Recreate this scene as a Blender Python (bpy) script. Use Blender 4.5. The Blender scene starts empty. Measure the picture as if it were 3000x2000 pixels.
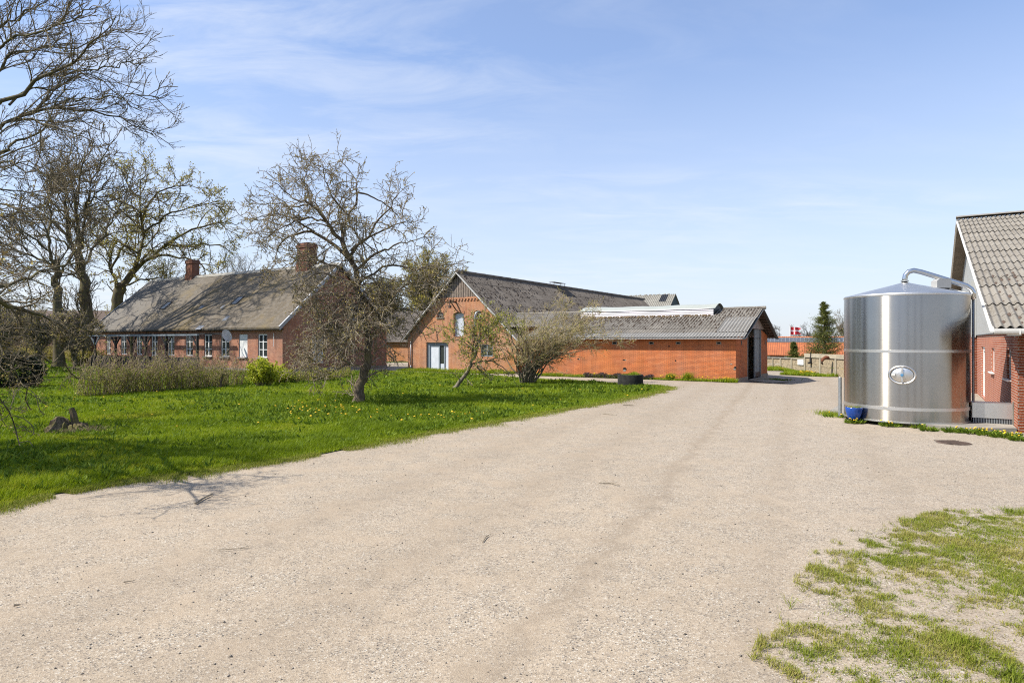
import bpy, bmesh, math, random
import numpy as np
from mathutils import Vector, Matrix
from mathutils.geometry import tessellate_polygon

DENOISE = False
R = random.Random(11)
rng = np.random.default_rng(11)
rad = math.radians
C = bpy.context.scene.collection
F, H, HY = 1900.0, 2.15, 998.0
TH = rad(32.3)
CU, SU = math.cos(TH), math.sin(TH)

# ------------------------------------------------------------------ geometry helpers
def W(u, v, z=0.0):
    return Vector((CU*u + SU*v, -SU*u + CU*v, z))
def UV(x, y):
    return (CU*x - SU*y, SU*x + CU*y)
def gp(px, py, z=0.0):
    Y = (H - z)*F/(py - HY)
    return Vector(((px - 1500)*Y/F, Y, z))
def at(px, py, Y):
    return Vector(((px - 1500)*Y/F, Y, H + (HY - py)*Y/F))
def sstep(a, b, x):
    t = np.clip((np.asarray(x, float) - a)/(b - a), 0, 1)
    return t*t*(3 - 2*t)
def gz(x, y):
    x = np.asarray(x, float); y = np.asarray(y, float)
    u = CU*x - SU*y; v = SU*x + CU*y
    z = -0.22*sstep(-11, -5.5, u)*sstep(33.5, 38.5, v)
    z = z - 2.0*sstep(53, 66, y)*sstep(8, 20, x)
    return z

class MB:
    """collects faces; build() links them as ONE mesh object"""
    def __init__(s):
        s.v = []; s.f = []; s.uv = []; s.m = []
    def face(s, pts, uv=None, m=0):
        i = len(s.v)
        s.v.extend([tuple(p) for p in pts])
        s.f.append(tuple(range(i, i+len(pts))))
        s.uv.append(uv); s.m.append(m)
    def box(s, x0, y0, z0, x1, y1, z1, m=0, skip=''):
        p = [(x0,y0,z0),(x1,y0,z0),(x1,y1,z0),(x0,y1,z0),(x0,y0,z1),(x1,y0,z1),(x1,y1,z1),(x0,y1,z1)]
        for key, q in (('b',(0,3,2,1)),('t',(4,5,6,7)),('f',(0,1,5,4)),('k',(2,3,7,6)),('l',(3,0,4,7)),('r',(1,2,6,5))):
            if key in skip: continue
            s.face([p[i] for i in q], m=m)
    def bar(s, a, b, w, h=None, m=0, up=(0,0,1)):
        a = Vector(a); b = Vector(b); h = h or w
        d = (b-a).normalized(); e = d.cross(Vector(up))
        if e.length < 1e-4: e = d.cross(Vector((1,0,0)))
        e.normalize(); g = e.cross(d).normalized()
        q = []
        for P in (a, b):
            for (i, j) in ((-1,-1),(1,-1),(1,1),(-1,1)):
                q.append(P + e*(w/2*i) + g*(h/2*j))
        for fc in ((0,1,2,3),(7,6,5,4),(0,4,5,1),(1,5,6,2),(2,6,7,3),(3,7,4,0)):
            s.face([q[i] for i in fc], m=m)
    def tube(s, path, r, k=8, m=0, cap=True):
        path = [Vector(p) for p in path]; n = len(path)
        rr = r if isinstance(r, (list, tuple)) else [r]*n
        rings = []; e = None
        for i in range(n):
            d = (path[min(i+1, n-1)] - path[max(i-1, 0)]).normalized()
            if e is None:
                e = d.cross(Vector((0.13, 0.2, 1)))
                if e.length < 0.2: e = d.cross(Vector((1, 0, 0.1)))
            else:
                e = e - d*e.dot(d)
            e.normalize(); g = d.cross(e)
            rings.append([path[i] + (e*math.cos(2*math.pi*j/k) + g*math.sin(2*math.pi*j/k))*rr[i] for j in range(k)])
        b = len(s.v)
        for rg in rings: s.v.extend([tuple(p) for p in rg])
        for i in range(n-1):
            for j in range(k):
                s.f.append((b+i*k+j, b+i*k+(j+1) % k, b+(i+1)*k+(j+1) % k, b+(i+1)*k+j)); s.uv.append(None); s.m.append(m)
        if cap:
            s.f.append(tuple(b+j for j in reversed(range(k)))); s.uv.append(None); s.m.append(m)
            s.f.append(tuple(b+(n-1)*k+j for j in range(k))); s.uv.append(None); s.m.append(m)
    def lathe(s, prof, k=24, c=(0,0,0), sx=1, sy=1, m=0, jit=0):
        b = len(s.v); n = len(prof)
        for (r, z) in prof:
            for j in range(k):
                a = 2*math.pi*j/k; q = 1 + (R.uniform(-jit, jit) if jit else 0)
                s.v.append((c[0]+r*q*sx*math.cos(a), c[1]+r*q*sy*math.sin(a), c[2]+z))
        for i in range(n-1):
            for j in range(k):
                s.f.append((b+i*k+j, b+i*k+(j+1) % k, b+(i+1)*k+(j+1) % k, b+(i+1)*k+j)); s.uv.append(None); s.m.append(m)
    def wall(s, P, a0, a1, z0, z1, t, holes, m=0):
        """P(a, z, d) -> point; outer face d=0, inner d=t; holes (a0,a1,z0,z1)"""
        A = sorted({a0, a1, *[h[0] for h in holes], *[h[1] for h in holes]})
        Z = sorted({z0, z1, *[h[2] for h in holes], *[h[3] for h in holes]})
        A = [a for a in A if a0 <= a <= a1]; Z = [z for z in Z if z0 <= z <= z1]
        for i in range(len(A)-1):
            for j in range(len(Z)-1):
                ca, cz = (A[i]+A[i+1])/2, (Z[j]+Z[j+1])/2
                if any(h[0] < ca < h[1] and h[2] < cz < h[3] for h in holes): continue
                for d in (0, t):
                    q = [(A[i], Z[j]), (A[i+1], Z[j]), (A[i+1], Z[j+1]), (A[i], Z[j+1])]
                    s.face([P(a, z, d) for a, z in q], uv=q, m=m)
        for h in list(holes) + [(a0, a1, z0, z1)]:
            for (p, q) in (((h[0],h[2]),(h[1],h[2])), ((h[1],h[2]),(h[1],h[3])), ((h[1],h[3]),(h[0],h[3])), ((h[0],h[3]),(h[0],h[2]))):
                L = math.hypot(q[0]-p[0], q[1]-p[1])
                if p[0] == q[0]: uv = [(0,p[1]),(0,q[1]),(t,q[1]),(t,p[1])]
                else: uv = [(p[0],0),(q[0],0),(q[0],t),(p[0],t)]
                s.face([P(*p, 0), P(*q, 0), P(*q, t), P(*p, t)], uv=uv, m=m)
    def corr(s, O, A, B, la, lb, pitch=0.177, amp=0.026, course=1.12, m=0, sub=6, sag=0.0, lift=0.014, s0=0.0, over=0.07):
        """corrugated sheets: O top corner, A unit along the ridge, B unit down the slope"""
        O = Vector(O); A = Vector(A).normalized(); B = Vector(B).normalized(); N = A.cross(B).normalized()
        if N.z < 0: N = -N
        na = max(2, int(la/pitch*sub)); nc = max(1, int(math.ceil(lb/course - 1e-6)))
        rr = random.Random(5)
        for c in range(nc):
            t0 = c*course; t1 = min((c+1)*course + over, lb)
            if c == nc-1: t1 = lb
            b = len(s.v)
            for k in (0, 1):
                t = (t0, t1)[k]
                for i in range(na+1):
                    a = la*i/na
                    sh = int(a/1.06)
                    jit = 0.006*math.sin(sh*12.9898 + c*78.233)
                    h = amp*math.cos(2*math.pi*a/pitch) + (lift if k else 0) + jit
                    h -= sag*math.sin(math.pi*a/la)
                    s.v.append(tuple(O + A*a + B*(t + (0.012*math.sin(sh*3.7+c*2.1) if k and c < nc-1 else 0)) + N*h))
            for i in range(na):
                s.f.append((b+i, b+i+1, b+na+1+i+1, b+na+1+i))
                a0, a1 = la*i/na, la*(i+1)/na
                s.uv.append([(a0, s0+t0), (a1, s0+t0), (a1, s0+t1), (a0, s0+t1)]); s.m.append(m)
    def build(s, name, mats, parent=None, off=(0,0,0), smooth=False, loc=None):
        me = bpy.data.meshes.new(name)
        ox, oy, oz = off
        me.from_pydata([(x-ox, y-oy, z-oz) for x, y, z in s.v], [], s.f)
        ul = me.uv_layers.new(name='UVMap')
        data = np.zeros(len(me.loops)*2, dtype=np.float32)
        vs = s.v
        k = 0
        for fi, f in enumerate(s.f):
            u = s.uv[fi]
            if u is None:
                p0 = vs[f[0]]; nx = ny = nz = 0.0
                for i in range(len(f)):
                    a = vs[f[i]]; b = vs[f[(i+1) % len(f)]]
                    nx += (a[1]-b[1])*(a[2]+b[2]); ny += (a[2]-b[2])*(a[0]+b[0]); nz += (a[0]-b[0])*(a[1]+b[1])
                nx, ny, nz = abs(nx), abs(ny), abs(nz)
                if nz >= nx and nz >= ny: u = [(vs[i][0], vs[i][1]) for i in f]
                elif ny >= nx: u = [(vs[i][0], vs[i][2]) for i in f]
                else: u = [(vs[i][1], vs[i][2]) for i in f]
            for q in u:
                data[k] = q[0]; data[k+1] = q[1]; k += 2
        ul.data.foreach_set('uv', data)
        if not isinstance(mats, (list, tuple)): mats = [mats]
        for mm in mats: me.materials.append(mm)
        me.polygons.foreach_set('material_index', s.m)
        if smooth: me.polygons.foreach_set('use_smooth', [True]*len(s.f))
        me.update()
        o = bpy.data.objects.new(name, me); C.objects.link(o)
        if parent: o.parent = parent
        if loc: o.location = loc
        return o

def npmesh(name, verts, faces, mats, parent=None, k=3, attr=None, smooth=False, off=None, midx=None):
    """mesh from numpy arrays, all faces with k corners"""
    me = bpy.data.meshes.new(name)
    verts = np.asarray(verts, np.float32)
    if off is not None: verts = verts - np.asarray(off, np.float32)
    nf = len(faces)
    me.vertices.add(len(verts)); me.vertices.foreach_set('co', verts.ravel())
    me.loops.add(nf*k); me.loops.foreach_set('vertex_index', np.asarray(faces, np.int32).ravel())
    me.polygons.add(nf); me.polygons.foreach_set('loop_start', np.arange(0, nf*k, k, dtype=np.int32))
    me.polygons.foreach_set('loop_total', np.full(nf, k, np.int32))
    if not isinstance(mats, (list, tuple)): mats = [mats]
    for mm in mats: me.materials.append(mm)
    if midx is not None: me.polygons.foreach_set('material_index', np.asarray(midx, np.int32))
    if attr is not None:
        a = me.attributes.new('tone', 'FLOAT', 'FACE'); a.data.foreach_set('value', np.asarray(attr, np.float32))
    if smooth: me.polygons.foreach_set('use_smooth', np.ones(nf, bool))
    me.update(calc_edges=True); me.validate()
    o = bpy.data.objects.new(name, me); C.objects.link(o)
    if parent: o.parent = parent
    return o

def tag(o, label=None, cat=None, group=None, kind=None):
    if label: o['label'] = label
    if cat: o['category'] = cat
    if group: o['group'] = group
    if kind: o['kind'] = kind
    return o
def thing(name, label, cat, loc=(0,0,0), rz=0.0, group=None):
    o = bpy.data.objects.new(name, None); C.objects.link(o)
    o.location = loc; o.rotation_euler = (0, 0, rz); o.empty_display_size = 0.3
    return tag(o, label, cat, group)

# ------------------------------------------------------------------ materials
def newmat(name):
    m = bpy.data.materials.new(name); m.use_nodes = True
    nt = m.node_tree; b = nt.nodes['Principled BSDF']
    return m, nt, b
def N(nt, typ, **kw):
    n = nt.nodes.new(typ)
    for k, v in kw.items():
        if hasattr(n, k): setattr(n, k, v)
        else: n.inputs[k].default_value = v
    return n
def L(nt, a, b): nt.links.new(a, b)
def rgb(c): return (c[0], c[1], c[2], 1)
def mixc(nt, fac, a, b, typ='MIX'):
    n = nt.nodes.new('ShaderNodeMix'); n.data_type = 'RGBA'; n.blend_type = typ
    for i, x in ((0, fac), (6, a), (7, b)):
        if hasattr(x, 'links') or hasattr(x, 'is_linked'): nt.links.new(x, n.inputs[i])
        else: n.inputs[i].default_value = x if i == 0 else rgb(x)
    return n.outputs[2]
def ramp(nt, fac, stops, interp='LINEAR'):
    n = nt.nodes.new('ShaderNodeValToRGB'); cr = n.color_ramp; cr.interpolation = interp
    while len(cr.elements) > 1: cr.elements.remove(cr.elements[-1])
    cr.elements[0].position = stops[0][0]; cr.elements[0].color = rgb(stops[0][1])
    for p, c in stops[1:]:
        e = cr.elements.new(p); e.color = rgb(c)
    nt.links.new(fac, n.inputs[0]); return n.outputs[0]
def g1(x): return (x, x, x)
def noise(nt, vec, scale, detail=4, rough=0.55, dist=0.0):
    n = N(nt, 'ShaderNodeTexNoise'); n.inputs['Scale'].default_value = scale
    n.inputs['Detail'].default_value = detail; n.inputs['Roughness'].default_value = rough; n.inputs['Distortion'].default_value = dist
    if vec is not None: nt.links.new(vec, n.inputs['Vector'])
    return n.outputs[0]
def bump(nt, b, h, strength=0.3, dist=0.01):
    n = N(nt, 'ShaderNodeBump'); n.inputs['Strength'].default_value = strength; n.inputs['Distance'].default_value = dist
    nt.links.new(h, n.inputs['Height']); nt.links.new(n.outputs[0], b.inputs['Normal'])

def mat_plain(name, c, rough=0.6, metal=0.0, var=0.15, scale=6, bmp=0.0, spec=None):
    m, nt, b = newmat(name)
    tc = N(nt, 'ShaderNodeTexCoord')
    f = noise(nt, tc.outputs['Object'], scale, 5)
    f2 = noise(nt, tc.outputs['Object'], scale*7, 3)
    lo = tuple(x*(1-var) for x in c); hi = tuple(min(1, x*(1+var)) for x in c)
    col = ramp(nt, f, [(0.3, lo), (0.7, hi)])
    col = mixc(nt, 0.5, col, ramp(nt, f2, [(0.35, g1(1-var)), (0.65, g1(1.0))]), 'MULTIPLY')
    L(nt, col, b.inputs['Base Color'])
    b.inputs['Roughness'].default_value = rough; b.inputs['Metallic'].default_value = metal
    if spec is not None: b.inputs['Specular IOR Level'].default_value = spec
    if bmp: bump(nt, b, f2, bmp, 0.01)
    return m

def mat_brick(name, c1, c2, mortar, bw=0.24, rh=0.0667, ms=0.011, dirt=(0.5,0.42,0.36), dirt_amt=0.35, patch=None):
    m, nt, b = newmat(name)
    uv = N(nt, 'ShaderNodeUVMap')
    br = N(nt, 'ShaderNodeTexBrick'); L(nt, uv.outputs[0], br.inputs['Vector'])
    br.inputs['Scale'].default_value = 1; br.inputs['Brick Width'].default_value = bw; br.inputs['Row Height'].default_value = rh
    br.inputs['Mortar Size'].default_value = ms/2; br.inputs['Mortar Smooth'].default_value = 0.15; br.inputs['Bias'].default_value = 0.0
    br.inputs['Color1'].default_value = rgb(c1); br.inputs['Color2'].default_value = rgb(c2); br.inputs['Mortar'].default_value = rgb(mortar)
    tc = N(nt, 'ShaderNodeTexCoord')
    n1 = noise(nt, tc.outputs['Object'], 0.9, 6, 0.6)
    n2 = noise(nt, tc.outputs['Object'], 28, 3)
    col = mixc(nt, ramp(nt, n1, [(0.42, g1(0)), (0.75, g1(dirt_amt))]), br.outputs[0], tuple(x*0.5 for x in dirt))
    if patch:
        n3 = noise(nt, tc.outputs['Object'], 0.35, 5, 0.6)
        col = mixc(nt, ramp(nt, n3, [(0.5, g1(0)), (0.66, g1(0.55))]), col, patch)
    col = mixc(nt, 0.8, col, ramp(nt, n2, [(0.3, g1(0.62)), (0.7, g1(1.2))]), 'MULTIPLY')
    sz = N(nt, 'ShaderNodeSeparateXYZ'); L(nt, tc.outputs['Object'], sz.inputs[0])
    mp2 = N(nt, 'ShaderNodeMapping'); L(nt, tc.outputs['Object'], mp2.inputs[0]); mp2.inputs['Scale'].default_value = (1.6, 1.6, 0.25)
    st2 = noise(nt, mp2.outputs[0], 1.5, 5, 0.65)
    col = mixc(nt, 0.75, col, ramp(nt, st2, [(0.3, g1(0.72)), (0.55, g1(1.0)), (0.75, g1(1.1))]), 'MULTIPLY')
    L(nt, col, b.inputs['Base Color']); b.inputs['Roughness'].default_value = 0.85; b.inputs['Specular IOR Level'].default_value = 0.2
    inv = N(nt, 'ShaderNodeMath', operation='SUBTRACT'); inv.inputs[0].default_value = 1; L(nt, br.outputs[1], inv.inputs[1])
    bump(nt, b, inv.outputs[0], 0.7, 0.012)
    return m

def mat_asbestos(name, base, moss, moss_amt=0.5, sheet=0.16, lich=(0.42,0.40,0.36)):
    m, nt, b = newmat(name)
    uv = N(nt, 'ShaderNodeUVMap')
    br = N(nt, 'ShaderNodeTexBrick'); L(nt, uv.outputs[0], br.inputs['Vector']); br.offset = 0
    br.inputs['Scale'].default_value = 1; br.inputs['Brick Width'].default_value = 1.06; br.inputs['Row Height'].default_value = 1.12
    br.inputs['Mortar Size'].default_value = 0.004; br.inputs['Mortar Smooth'].default_value = 0
    br.inputs['Color1'].default_value = rgb(tuple(x*(1-sheet) for x in base)); br.inputs['Color2'].default_value = rgb(tuple(x*(1+sheet) for x in base))
    br.inputs['Mortar'].default_value = rgb(tuple(x*0.4 for x in base))
    tc = N(nt, 'ShaderNodeTexCoord')
    n1 = noise(nt, tc.outputs['Object'], 14, 5, 0.65); n2 = noise(nt, tc.outputs['Object'], 1.1, 5, 0.6); n3 = noise(nt, tc.outputs['Object'], 45, 3, 0.6)
    col = mixc(nt, ramp(nt, n1, [(0.45, g1(0)), (0.7, g1(0.55))]), br.outputs[0], lich)
    mm = N(nt, 'ShaderNodeMath', operation='MULTIPLY')
    L(nt, ramp(nt, n1, [(0.40, g1(1)), (0.56, g1(0))]), mm.inputs[0]); L(nt, ramp(nt, n2, [(0.42, g1(0)), (0.62, g1(moss_amt))]), mm.inputs[1])
    col = mixc(nt, mm.outputs[0], col, moss)
    col = mixc(nt, 0.7, col, ramp(nt, n3, [(0.3, g1(0.6)), (0.7, g1(1.15))]), 'MULTIPLY')
    L(nt, col, b.inputs['Base Color']); b.inputs['Roughness'].default_value = 0.9; b.inputs['Specular IOR Level'].default_value = 0.15
    bump(nt, b, n3, 0.5, 0.01)
    return m

def mat_slate():
    m, nt, b = newmat('old_slate_roof')
    uv = N(nt, 'ShaderNodeUVMap'); tc = N(nt, 'ShaderNodeTexCoord')
    br = N(nt, 'ShaderNodeTexBrick'); L(nt, uv.outputs[0], br.inputs['Vector'])
    br.inputs['Scale'].default_value = 1; br.inputs['Brick Width'].default_value = 0.3; br.inputs['Row Height'].default_value = 0.17
    br.inputs['Mortar Size'].default_value = 0.005; br.inputs['Color1'].default_value = rgb((0.15,0.125,0.09)); br.inputs['Color2'].default_value = rgb((0.235,0.20,0.155)); br.inputs['Mortar'].default_value = rgb((0.09,0.085,0.08))
    o = tc.outputs['Object']
    mp = N(nt, 'ShaderNodeMapping'); L(nt, o, mp.inputs[0]); mp.inputs['Scale'].default_value = (1, 0.35, 0.35)
    n1 = noise(nt, mp.outputs[0], 2.6, 7, 0.7); n2 = noise(nt, o, 0.22, 4); n3 = noise(nt, o, 16, 4, 0.7); n4 = noise(nt, o, 0.5, 5, 0.65)
    col = mixc(nt, ramp(nt, n1, [(0.4, g1(0)), (0.66, g1(0.6))]), br.outputs[0], (0.15,0.11,0.06))
    col = mixc(nt, ramp(nt, n4, [(0.52, g1(0)), (0.68, g1(0.7))]), col, (0.24,0.17,0.06))
    col = mixc(nt, ramp(nt, n3, [(0.52, g1(0)), (0.7, g1(0.55))]), col, (0.37,0.345,0.29))
    sp = N(nt, 'ShaderNodeSeparateXYZ'); L(nt, o, sp.inputs[0])
    mr = N(nt, 'ShaderNodeMapRange'); mr.inputs[1].default_value = -26; mr.inputs[2].default_value = -13; mr.inputs[3].default_value = 0.75; mr.inputs[4].default_value = 0
    L(nt, sp.outputs[0], mr.inputs[0])
    col = mixc(nt, mr.outputs[0], col, (0.26,0.25,0.235))
    col = mixc(nt, 0.75, col, ramp(nt, noise(nt, o, 40, 3), [(0.3, g1(0.55)), (0.7, g1(1.2))]), 'MULTIPLY')
    L(nt, col, b.inputs['Base Color']); b.inputs['Roughness'].default_value = 0.88; b.inputs['Specular IOR Level'].default_value = 0.2
    bump(nt, b, n3, 0.6, 0.02)
    return m

def mat_leaf(name, c1, c2, c3=None, trans=0.35, rough=0.6):
    m, nt, b = newmat(name)
    at_ = N(nt, 'ShaderNodeAttribute', attribute_name='tone')
    st = [(0.0, c1), (0.6, c2)] + ([(1.0, c3)] if c3 else [])
    col = ramp(nt, at_.outputs['Fac'], st)
    L(nt, col, b.inputs['Base Color']); b.inputs['Roughness'].default_value = rough; b.inputs['Specular IOR Level'].default_value = 0.25
    if trans:
        tr = N(nt, 'ShaderNodeBsdfTranslucent'); L(nt, col, tr.inputs[0])
        mx = N(nt, 'ShaderNodeMixShader'); mx.inputs[0].default_value = trans
        L(nt, b.outputs[0], mx.inputs[1]); L(nt, tr.outputs[0], mx.inputs[2])
        L(nt, mx.outputs[0], nt.nodes['Material Output'].inputs[0])
    return m

def mat_bark(name, c1, c2, moss=None, scale=6):
    m, nt, b = newmat(name)
    tc = N(nt, 'ShaderNodeTexCoord'); o = tc.outputs['Object']
    mp = N(nt, 'ShaderNodeMapping'); L(nt, o, mp.inputs[0]); mp.inputs['Scale'].default_value = (1, 1, 0.3)
    n1 = noise(nt, mp.outputs[0], scale*4, 6, 0.65); n2 = noise(nt, o, scale*0.6, 4)
    col = ramp(nt, n1, [(0.35, c1), (0.65, c2)])
    if moss: col = mixc(nt, ramp(nt, n2, [(0.45, g1(0)), (0.62, g1(0.7))]), col, moss)
    L(nt, col, b.inputs['Base Color']); b.inputs['Roughness'].default_value = 0.9; b.inputs['Specular IOR Level'].default_value = 0.1
    bump(nt, b, n1, 0.8, 0.02)
    return m

def mat_asphalt():
    m, nt, b = newmat('chipped_asphalt')
    geo = N(nt, 'ShaderNodeNewGeometry'); P = geo.outputs['Position']
    vo = N(nt, 'ShaderNodeTexVoronoi'); vo.inputs['Scale'].default_value = 95; L(nt, P, vo.inputs['Vector'])
    sp = N(nt, 'ShaderNodeSeparateColor'); L(nt, vo.outputs['Color'], sp.inputs[0])
    st = ramp(nt, sp.outputs[0], [(0.0,(0.10,0.095,0.09)), (0.07,(0.17,0.155,0.14)), (0.16,(0.36,0.295,0.22)), (0.5,(0.44,0.365,0.275)), (0.82,(0.50,0.425,0.33)), (0.94,(0.60,0.54,0.45)), (1.0,(0.70,0.66,0.58))])
    vo2 = N(nt, 'ShaderNodeTexVoronoi'); vo2.inputs['Scale'].default_value = 26; L(nt, P, vo2.inputs['Vector'])
    sp2 = N(nt, 'ShaderNodeSeparateColor'); L(nt, vo2.outputs['Color'], sp2.inputs[0])
    st = mixc(nt, ramp(nt, sp2.outputs[1], [(0.86, g1(0)), (0.9, g1(0.35))]), st, (0.24,0.20,0.165))
    n1 = noise(nt, P, 0.35, 6, 0.6); n2 = noise(nt, P, 1.6, 6, 0.65); n3 = noise(nt, P, 7, 4, 0.6)
    sand = ramp(nt, n2, [(0.40, g1(0)), (0.72, g1(0.75))])
    col = mixc(nt, sand, st, (0.45,0.36,0.26))
    # greyer, cleaner lane towards the buildings on the right
    sx = N(nt, 'ShaderNodeSeparateXYZ'); L(nt, P, sx.inputs[0])
    mr = N(nt, 'ShaderNodeMapRange'); mr.inputs[1].default_value = 1.5; mr.inputs[2].default_value = 7; L(nt, sx.outputs[0], mr.inputs[0])
    mu = N(nt, 'ShaderNodeMath', operation='MULTIPLY'); L(nt, mr.outputs[0], mu.inputs[0]); L(nt, ramp(nt, n1, [(0.35, g1(0.25)), (0.65, g1(0.75))]), mu.inputs[1])
    col = mixc(nt, mu.outputs[0], col, mixc(nt, 1.0, st, (0.95,0.97,1.02), 'MULTIPLY'))
    # old wheel tracks where fine sand has washed together: distance to a curve x = f(y)
    yy = sx.outputs[1]
    def curve(k0, k1, k2, w, amt):
        # x - (k0 + k1*y + k2*y^2) with some wobble
        a = N(nt, 'ShaderNodeMath', operation='MULTIPLY_ADD'); L(nt, yy, a.inputs[0]); a.inputs[1].default_value = k2; a.inputs[2].default_value = k1
        c = N(nt, 'ShaderNodeMath', operation='MULTIPLY_ADD'); L(nt, a.outputs[0], c.inputs[0]); L(nt, yy, c.inputs[1]); c.inputs[2].default_value = k0
        d = N(nt, 'ShaderNodeMath', operation='SUBTRACT'); L(nt, sx.outputs[0], d.inputs[0]); L(nt, c.outputs[0], d.inputs[1])
        e = N(nt, 'ShaderNodeMath', operation='MULTIPLY_ADD'); L(nt, n2, e.inputs[0]); e.inputs[1].default_value = 1.3; L(nt, d.outputs[0], e.inputs[2])
        f = N(nt, 'ShaderNodeMath', operation='SUBTRACT'); L(nt, e.outputs[0], f.inputs[0]); f.inputs[1].default_value = 0.65
        g = N(nt, 'ShaderNodeMath', operation='ABSOLUTE'); L(nt, f.outputs[0], g.inputs[0])
        h = N(nt, 'ShaderNodeMapRange'); h.inputs[1].default_value = 0; h.inputs[2].default_value = w; h.inputs[3].default_value = amt; h.inputs[4].default_value = 0
        L(nt, g.outputs[0], h.inputs[0]); return h.outputs[0]
    for prm in ((-1.87, 0.427, 0.0, 0.24, 0.72), (-3.7, 0.427, 0.0, 0.7, 0.4), (-0.3, 0.44, 0.0, 0.45, 0.36), (-5.6, 0.41, 0.001, 0.7, 0.4), (1.3, 0.45, 0.0, 0.4, 0.36)):
        q = N(nt, 'ShaderNodeMath', operation='MULTIPLY'); L(nt, curve(*prm), q.inputs[0]); L(nt, ramp(nt, n3, [(0.3, g1(0.5)), (0.6, g1(1))]), q.inputs[1])
        col = mixc(nt, q.outputs[0], col, (0.33,0.265,0.195))
    col = mixc(nt, 1.0, col, ramp(nt, n1, [(0.3, (0.92,0.91,0.885)), (0.7, (1.03,1.015,0.985))]), 'MULTIPLY')
    n5 = noise(nt, P, 3.2, 6, 0.7, 0.4)
    col = mixc(nt, 0.55, col, ramp(nt, n5, [(0.3, g1(0.80)), (0.55, g1(1.0)), (0.75, g1(1.12))]), 'MULTIPLY')
    L(nt, col, b.inputs['Base Color']); b.inputs['Roughness'].default_value = 0.9; b.inputs['Specular IOR Level'].default_value = 0.2
    bump(nt, b, vo.outputs['Distance'], 0.35, 0.012)
    return m

def mat_soil(name, c1, c2, c3, scale=3):
    m, nt, b = newmat(name)
    geo = N(nt, 'ShaderNodeNewGeometry'); P = geo.outputs['Position']
    n1 = noise(nt, P, scale, 6, 0.65); n2 = noise(nt, P, 40, 4, 0.7); n3 = noise(nt, P, 0.4, 4)
    col = ramp(nt, n2, [(0.3, c1), (0.7, c2)])
    col = mixc(nt, ramp(nt, n1, [(0.5, g1(0)), (0.7, g1(0.8))]), col, c3)
    col = mixc(nt, 1.0, col, ramp(nt, n3, [(0.3, g1(0.8)), (0.7, g1(1.15))]), 'MULTIPLY')
    L(nt, col, b.inputs['Base Color']); b.inputs['Roughness'].default_value = 0.95; b.inputs['Specular IOR Level'].default_value = 0.1
    bump(nt, b, n2, 0.6, 0.02)
    return m

def mat_steel(name, rough=0.2, aniso=0.0, col=(0.62,0.61,0.585), axis='Z'):
    m, nt, b = newmat(name)
    tc = N(nt, 'ShaderNodeTexCoord')
    mp = N(nt, 'ShaderNodeMapping'); L(nt, tc.outputs['Object'], mp.inputs[0]); mp.inputs['Scale'].default_value = (1.5, 1.5, 60)
    n1 = noise(nt, mp.outputs[0], 4, 3); n2 = noise(nt, tc.outputs['Object'], 1.3, 5, 0.6)
    c = mixc(nt, ramp(nt, n2, [(0.4, g1(0)), (0.7, g1(0.35))]), col, tuple(x*0.8 for x in col))
    L(nt, c, b.inputs['Base Color']); b.inputs['Metallic'].default_value = 1
    mr = N(nt, 'ShaderNodeMapRange'); mr.inputs[3].default_value = rough*0.8; mr.inputs[4].default_value = rough*1.25; L(nt, n1, mr.inputs[0])
    L(nt, mr.outputs[0], b.inputs['Roughness'])
    if aniso:
        b.inputs['Anisotropic'].default_value = aniso; b.inputs['Anisotropic Rotation'].default_value = 0.25
        tg = N(nt, 'ShaderNodeTangent', direction_type='RADIAL', axis=axis); L(nt, tg.outputs[0], b.inputs['Tangent'])
    return m

def mat_glass(name, c=(0.03,0.035,0.035)):
    m, nt, b = newmat(name)
    b.inputs['Base Color'].default_value = rgb(c); b.inputs['Roughness'].default_value = 0.06; b.inputs['Specular IOR Level'].default_value = 0.8
    tc = N(nt, 'ShaderNodeTexCoord'); bump(nt, b, noise(nt, tc.outputs['Object'], 2.0, 2), 0.05, 0.02)
    return m

M = {}
M['brick_shed'] = mat_brick('orange_brick', (0.54,0.155,0.052), (0.64,0.215,0.078), (0.30,0.12,0.06), bw=0.24, ms=0.017, dirt_amt=0.3, patch=(0.58,0.2,0.06))
M['brick_barn'] = mat_brick('weathered_orange_brick', (0.42,0.15,0.065), (0.56,0.23,0.095), (0.66,0.50,0.36), dirt_amt=0.35, ms=0.015, patch=(0.50,0.20,0.05))
M['brick_farm'] = mat_brick('old_red_brick', (0.29,0.095,0.055), (0.44,0.17,0.09), (0.46,0.36,0.27), dirt_amt=0.4, ms=0.015)
M['brick_house'] = mat_brick('red_brick_white_joints', (0.44,0.105,0.045), (0.50,0.135,0.055), (0.72,0.66,0.56), ms=0.014, dirt_amt=0.1)
M['brick_chimney'] = mat_brick('sooty_chimney_brick', (0.25,0.085,0.05), (0.36,0.14,0.08), (0.30,0.22,0.16), dirt_amt=0.6, ms=0.014)
M['roof_shed'] = mat_asbestos('fibre_cement_shed', (0.31,0.28,0.235), (0.055,0.035,0.022), 0.75)
M['roof_new'] = mat_asbestos('fibre_cement_pale', (0.36,0.35,0.325), (0.10,0.08,0.06), 0.25, 0.06)
M['roof_barn'] = mat_asbestos('fibre_cement_barn', (0.23,0.20,0.17), (0.04,0.03,0.024), 0.8, 0.12, (0.29,0.26,0.225))
M['roof_house'] = mat_asbestos('fibre_cement_house', (0.36,0.325,0.27), (0.12,0.09,0.055), 0.45, 0.08)
M['roof_tower'] = mat_asbestos('fibre_cement_tower', (0.44,0.42,0.36), (0.18,0.13,0.09), 0.4)
M['slate'] = mat_slate()
M['moss'] = mat_plain('brown_moss', (0.05,0.03,0.017), 0.95, var=0.45, scale=9, bmp=0.6)
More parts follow.
